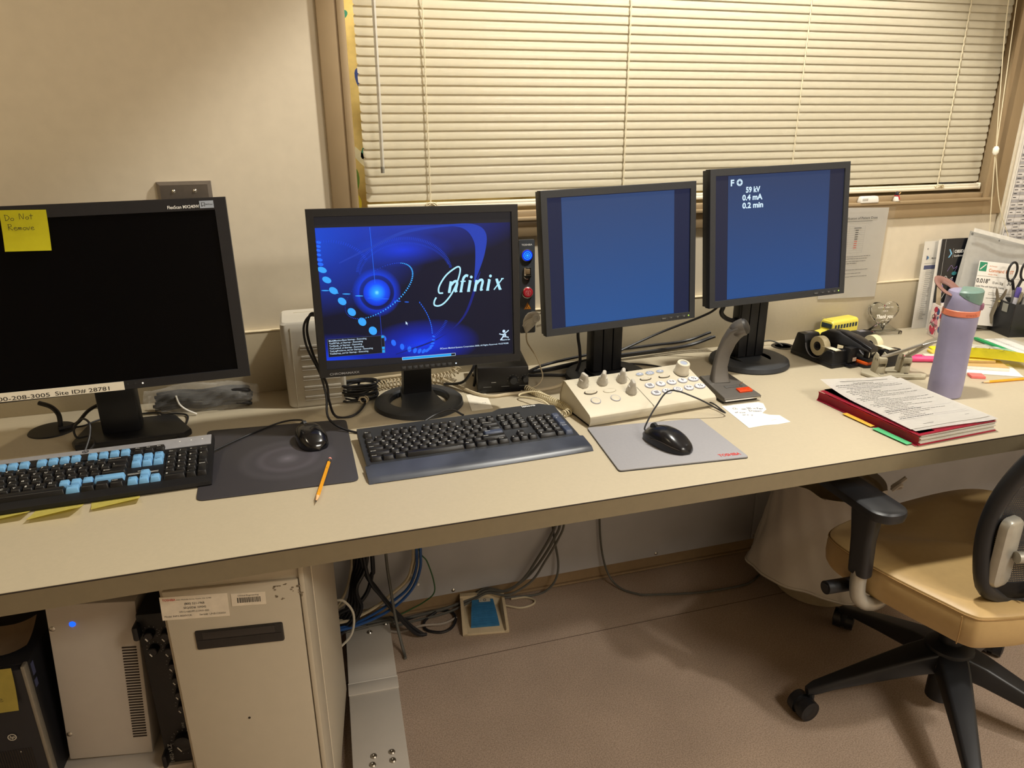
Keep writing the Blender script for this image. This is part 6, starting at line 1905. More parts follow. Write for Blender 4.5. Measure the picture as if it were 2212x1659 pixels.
t = thing('package_bag', 'clear plastic pouch with a guide wire label leaning on the dark brochure', 'pouch', (2.0850, -0.105, HD + 0.012), rot=(R(-9), R(9.5), R(-6)))
b = MB()
b.grid(lambda u, v: (-0.125 + 0.30 * u + 0.012 * v, -0.004 - 0.010 * math.sin(PI * u) * math.sin(PI * v) + 0.0025 * math.sin(13 * u + 9 * v), 0.002 + 0.290 * v - 0.02 * u), 26, 26)
b.obj('pouch_front', film('clear_film', '#e6e4e0', 0.10, 0.16), t)
b = MB(); b.grid(lambda u, v: (-0.122 + 0.295 * u + 0.012 * v, 0.010 + 0.004 * math.sin(9 * u + 4 * v), 0.003 + 0.286 * v - 0.02 * u), 16, 16); b.obj('pouch_back', mat('pouch_grey', '#a9a8a4', 0.4), t)
b = MB(); b.box((0.020, -0.0172, 0.280), (0.28, 0.0008, 0.012), ry=R(4)); b.mi = 1; b.disc(-0.116, 0.278, 0.0045, 0.0045, FM(0, 0, -0.010), n=14); b.disc(-0.02, 0.270, 0.003, 0.003, FM(0, 0, -0.0182), n=14); b.obj('heat_seal', [mat('seal_white', '#d5d3cd', 0.35), mat('seal_grey', '#6a6a68', 0.5)], t)
b = MB()
b.box((0.035, -0.0185, 0.105), (0.215, 0.0008, 0.200), 0.0003, ry=R(-2))
LM = M4((-0.068, -0.0192, 0.0), ry=R(-2)) @ M4(rx=R(90))
def L(x, z):
    return M4((-0.068, -0.0192, 0.0), ry=R(-2)) @ M4((x, 0, z)) @ M4(rx=R(90))
b.mi = 2
b.rect(0, 0, 0.028, 0.028, L(0.002, 0.170))
b.mi = 0
b.stroke([(0.004, 0.005), (0.024, 0.022)], 0.0035, L(0.002, 0.170) @ M4((0, 0, 0.0003)))
b.mi = 3
b.text('Command 18 ST', 0.0140, L(0.040, 0.170), 'L', off=0.015, fit=0.095); b.text('Guide Wire', 0.0070, L(0.040, 0.160), 'L', fit=0.034); b.text('Hi-Torque', 0.0060, L(0.040, 0.186), 'L', fit=0.028)
b.mi = 1
b.rect(0, 0, 0.205, 0.0006, L(0.0, 0.155))
b.text('0.018"', 0.0190, L(0.001, 0.134), 'L', off=0.02, fit=0.050); b.text('10 cm / 3 g', 0.0110, L(0.062, 0.134), 'L', off=0.01, fit=0.040); b.text('300', 0.0190, L(0.118, 0.134), 'L', off=0.02, fit=0.026)
b.text('Guide Wire with Hydrophilic Coating', 0.0080, L(0.001, 0.121), 'L', off=0.008, fit=0.108)
b.rect(0, 0, 0.028, 0.014, L(0.006, 0.090))
for q in range(3):
    b.stroke([(0, 0), (0.030, 0), (0.030, 0.006), (0, 0.006), (0, 0)], 0.0008, L(0.055 + 0.028 * q, 0.100), sm=0)
for q in range(6):
    b.rect(0, 0, 0.028 if q % 2 else 0.045, 0.0010, L(0.048 + 0.02 * (q % 3), 0.088 - 0.007 * q)); b.rect(0, 0, 0.030, 0.0040 if q == 2 else 0.0010, L(0.004, 0.080 - 0.008 * q))
b.stroke([(0, 0), (0.034, 0), (0.034, 0.020), (0, 0.020), (0, 0)], 0.0008, L(0.002, 0.105 - 0.019), sm=0)
b.obj('label_card', [m_paper, m_ink, mat('print_green', '#2f8a68', 0.6), mat('print_orange', '#d07840', 0.6)], t)

# ------------------------------------------------------------------ floral pen cup with highlighter
t = thing('pen_cup', 'white pen cup with a painted floral pattern left of the water bottle lid', 'pen cup', (1.9120, -0.138, HD + 0.0003), R(-18))
b = MB()
w = 0.072
for (x, y, sx, sy) in ((0, -w / 2, w, 0.003), (0, w / 2, w, 0.003), (-w / 2, 0, 0.003, w), (w / 2, 0, 0.003, w)):
    b.box((x, y, 0.050), (sx + 0.003 if sx > sy else sx, sy, 0.100), 0.0008)
b.box((0, 0, 0.0015), (w, w, 0.003))
b.obj('walls', mat('cup_white', '#ded3cf', 0.4), t)
b = MB()
rnd = random.Random(13)
cols = 5
for face in (0, 1):
    Mf = M4((0, -w / 2 - 0.0017, 0)) if face == 0 else M4(rz=R(-90)) @ M4((0, -w / 2 - 0.0017, 0))
    for k in range(30):
        b.mi = rnd.randrange(cols)
        b.disc(0, 0, 0.006 + 0.009 * rnd.random(), 0.005 + 0.006 * rnd.random(), Mf @ M4((-0.026 + 0.052 * rnd.random(), -0.00012 * k / 10 - 0.0001, 0.014 + 0.072 * rnd.random())) @ M4(rx=R(90)), rot=rnd.random() * 3, n=12)
    b.mi = 5
    b.text('Oh', 0.020, Mf @ M4((-0.024, -0.0008, 0.055)) @ M4(rx=R(90)), 'L', shear=0.3, off=0.004); b.text('Happy', 0.016, Mf @ M4((-0.031, -0.0008, 0.034)) @ M4(rx=R(90)), 'L', shear=0.3, off=0.004)
b.obj('floral_print', [mat('petal_red', '#b8354e', 0.5), mat('petal_blue', '#3d4f80', 0.5), mat('petal_pink', '#d98fa0', 0.5), mat('petal_cream', '#e6d8d0', 0.5), mat('petal_plum', '#6f3d62', 0.5), m_ink], t)
def marker(label, loc, tilt, az, L_, r, mb, mc, name='highlighter', cat='marker', cap=0.42, grp=None):
    t = thing(name, label, cat, loc, rot=(tilt, 0, az), group=grp)
    b = MB(); b.lathe([(0, 0), (r * 0.9, 0), (r, 0.003), (r, L_ * (1 - cap)), (0, L_ * (1 - cap))], None, 18); b.obj('barrel', mb, t)
    b = MB(); b.lathe([(r * 1.06, L_ * (1 - cap)), (r * 1.08, L_ * 0.97), (r * 0.85, L_), (0, L_)], None, 18); b.box((0, -r * 1.2, L_ * (1 - cap * 0.55)), (r * 0.7, r * 0.5, L_ * cap * 0.8), r * 0.15); b.obj('cap', mc, t)
    return t
m_hly = mat('neon_yellow', '#cfd820', 0.35)
marker('fluorescent yellow highlighter standing in the floral pen cup', (1.8900, -0.142, HD + 0.006), R(4), R(10), 0.136, 0.0105, m_hly, m_hly)
t = thing('paper_strip', 'pale paper strip sticking out of the floral pen cup', 'paper', (1.8980, -0.118, HD + 0.004), R(-20))
b = MB(); b.grid(lambda u, v: (-0.020 * v - 0.006 + 0.014 * u, 0.006 * math.sin(2 * v), 0.172 * v), 3, 10, 0.0006); b.obj('strip', mat('strip_cream', '#d8c9b4', 0.8), t)

# ------------------------------------------------------------------ black pen cup and its tools
CX, CY, CA = 2.1530, -0.1650, R(-15)
t = thing('pen_cup', 'black square pen cup holding scissors and markers at the right edge', 'pen cup', (CX, CY, HD + 0.0003), CA)
b = MB()
w = 0.098
for (x, y, sx, sy) in ((0, -w / 2, w, 0.003), (0, w / 2, w, 0.003), (-w / 2, 0, 0.003, w), (w / 2, 0, 0.003, w)):
    b.box((x, y, 0.052), (sx + 0.003 if sx > sy else sx, sy, 0.104), 0.0008)
b.box((0, 0, 0.0015), (w, w, 0.003))
b.obj('walls', mat('cup_black', '#1b1c1f', 0.45), t)
b = MB()
for x in (-w / 2, w / 2):
    b.box((x, -w / 2 - 0.0008, 0.052), (0.003, 0.0022, 0.104), 0.0005)
b.obj('corner_edges', m_blkg, t)
def cupw(x, y, z):
    c, s_ = math.cos(CA), math.sin(CA)
    return (CX + x * c - y * s_, CY + x * s_ + y * c, HD + z)
t = thing('scissors', 'pair of black-handled scissors standing in the black pen cup', 'scissors', cupw(-0.006, 0.026, 0.034), CA + R(10))
for s_ in (-1, 1):
    b = MB()
    b.tube([(s_ * 0.0245 + 0.0165 * math.cos(2 * PI * k / 14) * (1.0), 0.0, 0.158 + 0.029 * math.sin(2 * PI * k / 14)) for k in range(14)], 0.0034, 8, 3, True)
    b.tube([(s_ * 0.017, 0, 0.130), (s_ * 0.010, 0, 0.112), (s_ * 0.004, 0, 0.096)], 0.0042, 8, 4)
    b.obj('handle', m_blk, t)
    b = MB(); b.prism([(0.006 * s_, 0.100), (-0.004 * s_, 0.100), (-0.002 * s_, 0.002), (0.001 * s_, 0.0)], -0.001 + 0.001 * s_, 0.0008 + 0.001 * s_, M4(rx=R(90)), 0.0002); b.obj('blade', m_steel, t)
marker('purple-capped marker standing in the black pen cup', cupw(-0.018, 0.000, 0.010), R(3), CA, 0.138, 0.0072, mat('marker_white', '#d6d2d8', 0.4), mat('marker_purple', '#5b4f96', 0.35), 'marker', cap=0.22)
t = thing('staple_remover', 'steel staple remover clipped over the rim of the black pen cup', 'staple remover', cupw(-0.049, 0.026, 0.06), CA + R(-30))
b = MB()
for s_ in (-1, 1):
    b.loft([[(s_ * off + q[0], q[1] - 0.004, z) for q in rrect(w_, d_, 0.001, 2)] for (z, off, w_, d_) in ((-0.035, 0.010, 0.010, 0.003), (-0.01, 0.012, 0.012, 0.003), (0.020, 0.007, 0.012, 0.004), (0.045, 0.004, 0.010, 0.008), (0.060, 0.009, 0.010, 0.006), (0.078, 0.013, 0.004, 0.004))])
b.obj('jaws', mat('remover_metal', '#8d8578', 0.3, 0.85), t)
b = MB(); b.cyl((0, -0.012, 0.040), (0, 0.004, 0.040), 0.0035, n=14); b.obj('rivet', m_chrome, t)
rnd = random.Random(8)
for k, (x, y, tilt, az, lab) in enumerate(((-0.034, -0.020, 0.10, 0.4, 'silver pen nearest the front rim of the black pen cup'), (-0.020, -0.032, 0.12, 1.2, 'slim steel pen leaning right in the black pen cup'), (-0.010, 0.006, -0.10, 0.8, 'grey pen at the back of the black pen cup'))):
    t = thing('pen', lab, 'pen', cupw(x, y, 0.006), rot=(tilt, tilt * 0.8, az))
    b = MB(); b.lathe([(0, 0), (0.003, 0.006), (0.0042, 0.02), (0.0042, 0.125), (0.003, 0.132), (0, 0.132)], None, 14); b.obj('barrel', [m_steel, mat('pen_silver', '#a5a3a0', 0.3, 0.6), mat('pen_grey_barrel', '#6e6c6a', 0.4)][k], t)
    b = MB(); b.box((0, -0.005, 0.112), (0.003, 0.0012, 0.034), 0.0004); b.obj('clip', m_chrome, t)
t = thing('tape_tab', 'clear tape tab stuck on the front of the black pen cup', 'tape', cupw(-w / 2 - 0.0035, -0.012, 0.088), CA - R(87))
b = MB(); b.grid(lambda u, v: (-0.012 + 0.024 * u, -0.0012 * math.sin(3 * u), -0.014 + 0.026 * v), 6, 6, 0.0003); b.obj('tab', mat('tab_film', '#b9b8ae', 0.2), t)

# ------------------------------------------------------------------ sticky pads, loose notes and small packages
m_sy = mat('note_yellow', '#dccf1e', 0.7, noise=0.02)
m_sp = mat('note_paleyellow', '#d6b94e', 0.7, noise=0.02)
m_kraft = mat('pad_tan', '#b99a62', 0.7, noise=0.03)
def pad(label, x, y, rz, sx, sy, h, m, z=0.0003, mtop=None):
    t = thing('sticky_pad', label, 'note pad', (x, y, HD + z), rz, 'pads and notes behind the water bottle')
    b = MB(); b.box((0, 0, h / 2), (sx, sy, h), 0.0005); b.obj('sheets', m, t)
    b = MB(); b.box((0, 0, h + 0.0003), (sx, sy, 0.0005)); b.obj('top_sheet', mtop or m, t)
    return t
pad('white sheet lying under the sticky pads at the right of the bottle', 1.7600, -0.4150, R(-32), 0.150, 0.110, 0.0012, m_paper)
pad('tan sticky pad with pale edges under the big yellow note', 1.7650, -0.4000, R(-30), 0.110, 0.074, 0.009, m_page, 0.0023, m_kraft)
pad('small yellow pad topmost of the stack under the big yellow note', 1.7700, -0.3750, R(-22), 0.074, 0.060, 0.007, m_kraft, 0.0125, m_sp)
pad('coral pink pad peeking out from the pile by the foot of the bottle', 1.6800, -0.4620, R(-28), 0.034, 0.030, 0.006, mat('note_coral', '#d9706a', 0.6), 0.0003)
b = MB()
b.grid(lambda u, v: (-0.085 + 0.17 * u, -0.045 + 0.09 * v, 0.008 * math.sin(PI * u * 0.8) * (0.4 + 0.6 * v) + 0.003), 12, 8, 0.0004)
b.mi = 1
for k in range(5):
    b.rect(-0.04, -0.04 + 0.012 * k, 0.09, 0.0008, UP(0, 0, 0.0105 + 0.0005 * k))
b.stroke([(-0.05, 0.02), (-0.03, 0.045), (-0.01, 0.03), (0.0, 0.05), (0.02, 0.025), (0.035, 0.04), (0.05, 0.02)], 0.0018, UP(0, 0, 0.0122)); b.stroke([(-0.03, 0.018), (0.0, 0.012), (0.03, 0.02)], 0.0014, UP(0, 0, 0.0122))
o = b.obj('yellow_note', [m_sy, mat('pen_olive', '#5a541c', 0.7)]); o.location = (1.8250, -0.3850, HD + 0.0185); o.rotation_euler = (0, R(3), R(-34)); tag(o, 'big bright yellow note sheet on top of the pads right of the bottle', 'note')
pad('bright yellow note pad lying behind the lavender bottle', 1.8050, -0.2400, R(-20), 0.080, 0.040, 0.003, m_sy, 0.0003)
pad('orange-yellow pad half hidden behind the lavender bottle', 1.7700, -0.2850, R(-22), 0.090, 0.060, 0.005, m_sp, 0.0003)
pad('pale cream pad behind the pink highlighter', 1.7250, -0.3150, R(-24), 0.100, 0.045, 0.007, m_page, 0.0003, mat('pad_cream', '#ddc9b8', 0.7))
m_hlp = mat('neon_pink', '#e0487c', 0.35)
marker('neon pink highlighter lying left of the water bottle', (1.7100, -0.3420, HD + 0.0095), R(-90), R(68), 0.118, 0.0085, m_hlp, m_hlp)
marker('yellow-green highlighter lying at the right edge by the black pen cup', (2.1050, -0.2600, HD + 0.0100), R(-90), R(-70), 0.120, 0.0090, m_hly, mat('neon_green', '#8fcf2a', 0.35))
def sachet(label, x, y, rz, m_edge, seed, edge=True, sx=0.16, sy=0.085):
    t = thing('plastic_sachet', label, 'package', (x, y, HD + 0.0003), rz)
    rnd = random.Random(seed); p1, p2 = rnd.random() * 6, rnd.random() * 6
    b = MB(); b.grid(lambda u, v: (sx * (u - 0.5), sy * (v - 0.5), 0.003 + 0.016 * math.sin(PI * u) * math.sin(PI * v) + 0.004 * math.sin(21 * u + p1) * math.sin(17 * v + p2) * math.sin(PI * u) * math.sin(PI * v)), 30, 22); b.obj('film', film('sachet_film', '#e9ece9', 0.08, 0.22), t)
    b = MB(); b.box((0, -0.004, 0.004), (sx * 0.86, sy * 0.55, 0.005), 0.001); b.mi = 1
    for k in range(16):
        b.rect(-sx * 0.40 + sx * 0.05 * k, -sy * 0.14, sx * 0.022, 0.012, UP(0, 0, 0.0069))
    b.text('Name', 0.012, UP(-sx * 0.3, sy * 0.10, 0.0068), 'L', shear=0.3) if False else None
    b.obj('insert', [m_paper, m_grey_ink], t)
    if edge:
        b = MB(); b.box((0, -sy / 2 + 0.006, 0.006), (sx * 1.0, 0.012, 0.008), 0.002); b.obj('edge_strip', m_edge, t)
    return t
sachet('clear package with a green edge in front of the black pen cup', 2.0080, -0.2950, R(-100), mat('edge_green', '#1f9a58', 0.4), 3, True, 0.19, 0.12)
sachet('crumpled clear plastic wrapper right of the yellow notes', 1.9000, -0.3050, R(-55), None, 7, False, 0.20, 0.06)
# ------------------------------------------------------------------ floor duct with bolted plates
m_duct = mat('duct_paint', '#b5aea4', 0.5, noise=0.03, scale=14)
t = thing('floor_duct', 'grey metal cable duct bolted together on the floor beside the white tower', 'cable duct', (0.073, -0.36, 0.0), R(-2.5))
b = MB(); b.box((0, -0.14, 0.0165), (0.124, 0.36, 0.033), 0.002); b.box((0, 0.185, 0.0165), (0.124, 0.26, 0.033), 0.002); b.obj('duct_cover', m_duct, t)
b = MB(); b.box((0.0, 0.042, 0.0345), (0.126, 0.040, 0.005), 0.002); b.mi = 1; b.box((0, 0.063, 0.0345), (0.126, 0.004, 0.004), 0.001); b.obj('joint_strip', [m_duct, mat('joint_pale', '#d9d2c6', 0.4)], t)
for (x, y) in ((0.004, 0.285), (0.004, 0.258), (0.050, 0.285), (-0.014, -0.178), (-0.018, -0.201), (0.027, -0.176), (0.027, -0.200)):
    b = MB(); b.lathe([(0.0075, 0), (0.0075, 0.0015), (0.0055, 0.004), (0.0025, 0.0046), (0.0025, 0.003), (0, 0.003)], M4((x, y, 0.033)), 18); b.obj('bolt', m_steel, t)

# ------------------------------------------------------------------ white tower
m_tow = mat('tower_ivory', '#b3a996', 0.45, noise=0.015, scale=40)
TX, TY, TA = 0.0085, -0.3082, -0.128
t = thing('computer_tower', 'ivory computer tower with white stickers under the desk', 'computer', (TX, TY, 0.0345), TA)
TW, TD, TH_ = 0.239, 0.412, 0.662
b = MB(); b.box((-TW / 2, -TD / 2 + 0.04, TH_ / 2), (TW, TD - 0.08, TH_), 0.004)
b.obj('case', m_tow, t)
b = MB()
b.box((-TW / 2, -TD + 0.040, TH_ / 2), (TW, 0.080, TH_), 0.005)
b.mi = 1
b.box((-0.0005, -TD + 0.080, TH_ / 2), (0.002, 0.002, TH_ - 0.004))
b.obj('front_shell', [m_tow, mat('seam_pale', '#d8cdb8', 0.5)], t)
b = MB()
fz = TH_ - 0.048
b.box((-TW / 2 - 0.002, -TD - 0.003, fz / 2 + 0.004), (TW - 0.018, 0.008, fz), 0.002)
b.box((-TW / 2, -TD - 0.002, TH_ - 0.010), (TW, 0.006, 0.020), 0.002)
b.box((-0.0045, -TD - 0.003, TH_ / 2), (0.009, 0.008, TH_), 0.002)
b.mi = 1
b.cyl((-0.125, -TD - 0.0072, 0.335), (-0.125, -TD - 0.0078, 0.335), 0.0022, n=12)
b.obj('front_door', [m_tow, m_dark], t)
FY = -TD - 0.0072
b = MB(); b.box((-0.118, FY, fz - 0.098), (0.146, 0.008, 0.038), 0.003); b.mi = 1
b.box((-0.118, FY - 0.0043, fz - 0.098), (0.140, 0.001, 0.0012)); b.box((-0.118, FY - 0.0043, fz - 0.088), (0.120, 0.0012, 0.014), 0.0005)
b.obj('drive_bay', [mat('drive_black', '#211e1d', 0.4), mat('drive_dark', '#2d2927', 0.35)], t)
b = MB(); b.box((-0.1830, FY - 0.0002, fz - 0.030), (0.108, 0.001, 0.046), ry=R(2)); b.mi = 1
SM = lambda x, z: M4((-0.1830, FY - 0.0009, fz - 0.030), ry=R(2)) @ M4((x, 0, z)) @ M4(rx=R(90))
for s_, sz, x, z, w, al in (('(800) 521-1968', 0.0062, 0.0, 0.0055, 0.032, 'C'), ('SEQ/SID#: 329342', 0.0058, 0.0, -0.0025, 0.036, 'C'), ('VFI12168S/PP-CONV-000', 0.0052, -0.002, -0.010, 0.048, 'C'), ('Model: INFX-8000V/UK', 0.0050, -0.050, -0.0175, 0.044, 'L'), ('Serial#: UNB1232021', 0.0050, 0.006, -0.0175, 0.042, 'L'), ('2441 Michelle Drive, Tustin, CA 92780', 0.0035, -0.028, 0.0150, 0.056, 'L')):
    b.text(s_, sz, SM(x, z), al, off=0.01 if sz > 0.0055 else 0.0, fit=w)
b.mi = 2
b.text('TOSHIBA', 0.0060, SM(-0.050, 0.0150), 'L', off=0.02, fit=0.021)
b.obj('service_sticker', [mat('sticker_white', '#d6cbb8', 0.6), m_ink, mat('ink_red', '#b8322f', 0.6)], t, label='white service sticker with red and black print')
b = MB(); b.box((-0.0950, FY - 0.0002, fz - 0.025), (0.056, 0.001, 0.025), ry=R(2)); b.mi = 1
BM = lambda x, z: M4((-0.0950, FY - 0.0009, fz - 0.025), ry=R(2)) @ M4((x, 0, z)) @ M4(rx=R(90))
b.text('Clinical Engineering', 0.0042, BM(0, 0.0065), 'C', fit=0.034)
rnd = random.Random(2)
x = -0.0185
while x < 0.0185:
    w = 0.0006 + 0.0012 * rnd.random()
    b.rect(x, -0.0065, w, 0.0105, BM(0, 0)); x += w + 0.0006 + 0.0007 * rnd.random()
b.obj('barcode_sticker', [mat('sticker_white', '#d6cbb8', 0.6), m_ink], t, label='small white barcode sticker')
b = MB()
for (x, z, w, h) in ((-0.052, -0.013, 0.004, 0.010), (-0.050, -0.030, 0.005, 0.004), (-0.012, -0.012, 0.006, 0.005), (-0.010, -0.026, 0.003, 0.012), (-0.030, -0.036, 0.022, 0.003), (-0.022, -0.018, 0.003, 0.012), (-0.045, -0.009, 0.008, 0.002), (-0.006, -0.031, 0.002, 0.008), (-0.032, -0.007, 0.007, 0.002)):
    for q in range(4):
        b.disc(x + (rnd.random() - 0.5) * w, fz + z + 0.004 + (rnd.random() - 0.5) * h, 0.0010 + 0.0016 * rnd.random(), 0.0008 + 0.0012 * rnd.random(), FM(0, 0, -TD - 0.0073), n=8)
b.obj('glue_residue', mat('glue_brown', '#7d715f', 0.7), t)
b = MB()
for (x, y) in ((-0.03, -0.05), (-0.22, -0.05), (-0.03, -0.37), (-0.22, -0.37)):
    b.cyl((x, y, -0.034), (x, y, 0.003), 0.012, n=14)
b.obj('feet', m_blk, t)

# ------------------------------------------------------------------ white power supply on a lower box
m_ups = mat('ups_white', '#b0a79c', 0.5, noise=0.02, scale=30)
UX, UY, UA = -0.4433, -0.5621, -0.1065
t = thing('backup_power_supply', 'white upright power supply with a blue light and vent slots under the desk', 'power supply', (UX, UY, 0.2130), rot=(0.0, 0.0757, UA))
b = MB(); b.box((-0.0080, 0.20, 0.180), (0.151, 0.40, 0.357), 0.003); b.obj('case', m_ups, t)
b = MB()
for k in range(34):
    z = 0.258 - 0.0064 * k
    b.box((0.048, -0.0006, z), (0.0250, 0.0014, 0.0026))
b.obj('vent_slots', m_dark, t)
b = MB(); b.cyl((-0.0420, 0, 0.3160), (-0.0420, -0.0025, 0.3160), 0.0058, 0.0045, 16); b.obj('status_light', emit('led_blue', '#1a5cff', 1.6), t, label='blue status light')
for z in (0.308, 0.065):
    b = MB(); b.lathe([(0, 0.003), (0.003, 0.0028), (0.0052, 0.001), (0.0052, 0)], M4((-0.076, 0.0, z), rx=R(90)), 14); b.obj('screw', m_steel, t)
t = thing('white_metal_box', 'white metal box carrying the upright power supply under the desk', 'box', (-0.440, -0.585, 0.0), UA)
b = MB(); b.box((0.012, 0.20, 0.098), (0.258, 0.42, 0.194), 0.003); b.obj('case', m_ups, t)
b = MB(); b.box((0.012, 0.20, 0.2005), (0.262, 0.425, 0.009), 0.002); b.obj('lid', m_ups, t)

# ------------------------------------------------------------------ black mixer standing on end
MXA = -0.128
t = thing('audio_mixer', 'black audio mixer standing on end between the white power supply and the ivory tower', 'mixer', (-0.3480, -0.6080, 0.2060), rot=(0.0, 0.0, MXA))
b = MB()
b.box((0.0265, 0.135, 0.175), (0.052, 0.26, 0.350), 0.004)
b.box((0.002, 0.004, 0.320), (0.012, 0.034, 0.030), 0.005)
b.box((0.004, 0.004, 0.020), (0.010, 0.034, 0.030), 0.005)
b.mi = 1
for (x, z) in ((0.021, 0.310), (0.049, 0.306), (0.023, 0.276), (0.050, 0.272), (0.051, 0.238), (0.052, 0.206), (0.052, 0.172), (0.052, 0.140)):
    for q in range(9):
        a = R(-40 + 260 * q / 8)
        b.rect(-0.0003, 0.0125, 0.0006, 0.0022, FM(x, z, 0.0046, a - PI / 2))
for q in range(13):
    a = R(-40 + 260 * q / 12)
    b.rect(-0.0004, 0.0215, 0.0008, 0.003, FM(0.041, 0.055, 0.0046, a - PI / 2))
b.text('1402-VLZ', 0.0100, FM(0.016, 0.004, 0.0046, R(90)), 'L', off=0.01, fit=0.045); b.text('LINE', 0.0060, FM(0.046, 0.084, 0.0046, R(90)), 'L', fit=0.013)
for q in range(5):
    b.rect(0, 0, 0.0012, 0.0012, FM(0.034 + 0.009 * q, 0.020, 0.0046))
b.obj('chassis', [m_blk, m_grey_ink], t)
for (x, z, r_) in ((0.021, 0.310, 0.0095), (0.049, 0.306, 0.0095), (0.023, 0.276, 0.0095), (0.050, 0.272, 0.0095), (0.051, 0.238, 0.0085), (0.052, 0.206, 0.0085), (0.052, 0.172, 0.0085), (0.052, 0.140, 0.0085), (0.041, 0.055, 0.018)):
    b = MB(); b.lathe([(r_, 0), (r_ * 0.9, 0.012), (r_ * 0.75, 0.0135), (0, 0.0135)], M4((x, 0.005, z), rx=R(90)), 18); b.mi = 1
    b.box((x - r_ * 0.35, -0.0090, z - r_ * 0.55), (0.0018, 0.0012, r_ * 0.7), ry=R(-30))
    b.obj('knob', [m_blkg, m_white_ink], t)

# ------------------------------------------------------------------ black desktop computer on the far left
t = thing('computer_tower', 'black desktop computer at the lower left corner of the photo', 'computer', (-0.541, -0.585, 0.0), R(-4))
b = MB(); b.box((-0.089, 0.20, 0.240), (0.178, 0.38, 0.474), 0.004); b.obj('case', mat('pc_black', '#17171a', 0.4), t)
b = MB()
b.box((-0.089, 0.004, 0.240), (0.172, 0.016, 0.47), 0.004); b.mi = 1
for k in range(30):
    b.box((-0.150 + 0.0045 * k * 0.95, -0.0045, 0.18), (0.0012, 0.002, 0.24))
b.mi = 2
b.ring(-0.050, 0.331, 0.0058, 0.0075, FM(0, 0, -0.0062)); b.text('hp', 0.009, FM(-0.050, 0.3285, -0.0062), 'C', shear=0.3, off=0.02)
b.disc(-0.043, 0.295, 0.0012, 0.0012, FM(0, 0, -0.0062), n=10)
b.disc(-0.066, 0.272, 0.019, 0.0058, FM(0, 0, -0.0062, R(14)), n=24)
b.mi = 0
b.text('intel', 0.0055, FM(-0.066, 0.2695, -0.0066, R(14)), 'C')
b.obj('front_bezel', [mat('pc_front', '#1d1d21', 0.35), m_dark, mat('badge_cream', '#b8b2a4', 0.5)], t)
b = MB(); b.box((-0.0025, 0.002, 0.242), (0.007, 0.016, 0.478), 0.002); b.obj('side_trim', mat('trim_pewter', '#8a8478', 0.4, 0.5), t)
b = MB(); b.box((0.0006, 0.022, 0.455), (0.0008, 0.010, 0.026)); b.box((0.0006, 0.020, 0.425), (0.0008, 0.010, 0.016)); b.obj('case_stickers', mat('sticker_indigo', '#474a66', 0.5), t)
b = MB(); b.grid(lambda u, v: (0.085 * u, -0.003 - 0.010 * (1 - v) ** 2, -0.085 * (1 - v)), 6, 8, 0.0003); b.mi = 1
for k, wd in enumerate(('day l', 'time')):
    scrawl(b, wd, 0.013, 0.022 + 0.01 * k, -0.034 - 0.028 * k, 0.0008, FM(0, 0, -0.012))
o = b.obj('sticky_note', [mat('sticky_dull', '#cdb95a', 0.7), m_pen]); o.location = (-0.6440, -0.5840, 0.4860); o.rotation_euler = (0, 0.02, R(-4)); tag(o, 'pale yellow sticky note with handwriting on the front of the black desktop computer', 'note')
b = MB(); b.grid(lambda u, v: (0.105 * u, 0.06 * v, 0.001 + 0.022 * v ** 2 + 0.016 * max(0, 2 * u - 1) ** 2), 10, 8, 0.0004)
o = b.obj('curled_paper', mat('paper_tan', '#9c8468', 0.8)); o.location = (-0.6500, -0.540, 0.4785); o.rotation_euler = (0, 0, R(-4)); tag(o, 'tan curled paper lying on top of the black desktop computer', 'paper')

# ------------------------------------------------------------------ foot switch
t = thing('foot_switch', 'cream foot switch with a blue pedal on the floor by the wall', 'foot switch', (0.4230, -0.0950, 0.0), R(-9.5))
m_fs = mat('foot_cream', '#bfae90', 0.5)
b = MB(); b.box((0, 0, 0.004), (0.134, 0.150, 0.008), 0.002)
for s_ in (-1, 1):
    b.loft([[(s_ * 0.067 - s_ * dx, y, z) for dx, z in ((0, 0.004), (0.016, 0.004), (0.008, h), (0.0, h))] for y, h in ((-0.075, 0.012), (-0.03, 0.024), (0.04, 0.034), (0.072, 0.036))])
b.loft([[(x, 0.075 - dy, z) for dy, z in ((0, 0.004), (0.026, 0.004), (0.016, 0.040), (0, 0.040))] for x in (-0.067, 0.067)])
b.obj('housing', m_fs, t)
b = MB()
b.loft([[(x * s_, y, z) for x, z in ((-0.037, 0.008), (0.037, 0.008), (0.037, zt), (-0.037, zt))] for (y, zt, s_) in ((-0.050, 0.014, 1.12), (0.0, 0.026, 1.0), (0.045, 0.034, 0.86), (0.052, 0.020, 0.84))])
for k in range(10):
    b.box((0, -0.045 + 0.008 * k, 0.0155 + 0.0020 * k), (0.068 - 0.0008 * k, 0.002, 0.0015))
b.obj('pedal', mat('pedal_blue', '#2a6690', 0.55, noise=0.1), t, label='ribbed blue pedal')
b = MB(); b.box((0.006, 0.0395, 0.0345), (0.034, 0.012, 0.0015), rx=0.2); b.mi = 1; b.ring(0, 0, 0.003, 0.0045, M4((0.006, 0.0395, 0.0356), rx=0.2)); b.text('o', 0.006, M4((-0.006, 0.0375, 0.0356), rx=0.2), 'C'); b.obj('pedal_label', [mat('label_silver', '#b5ae9e', 0.4), m_ink], t)

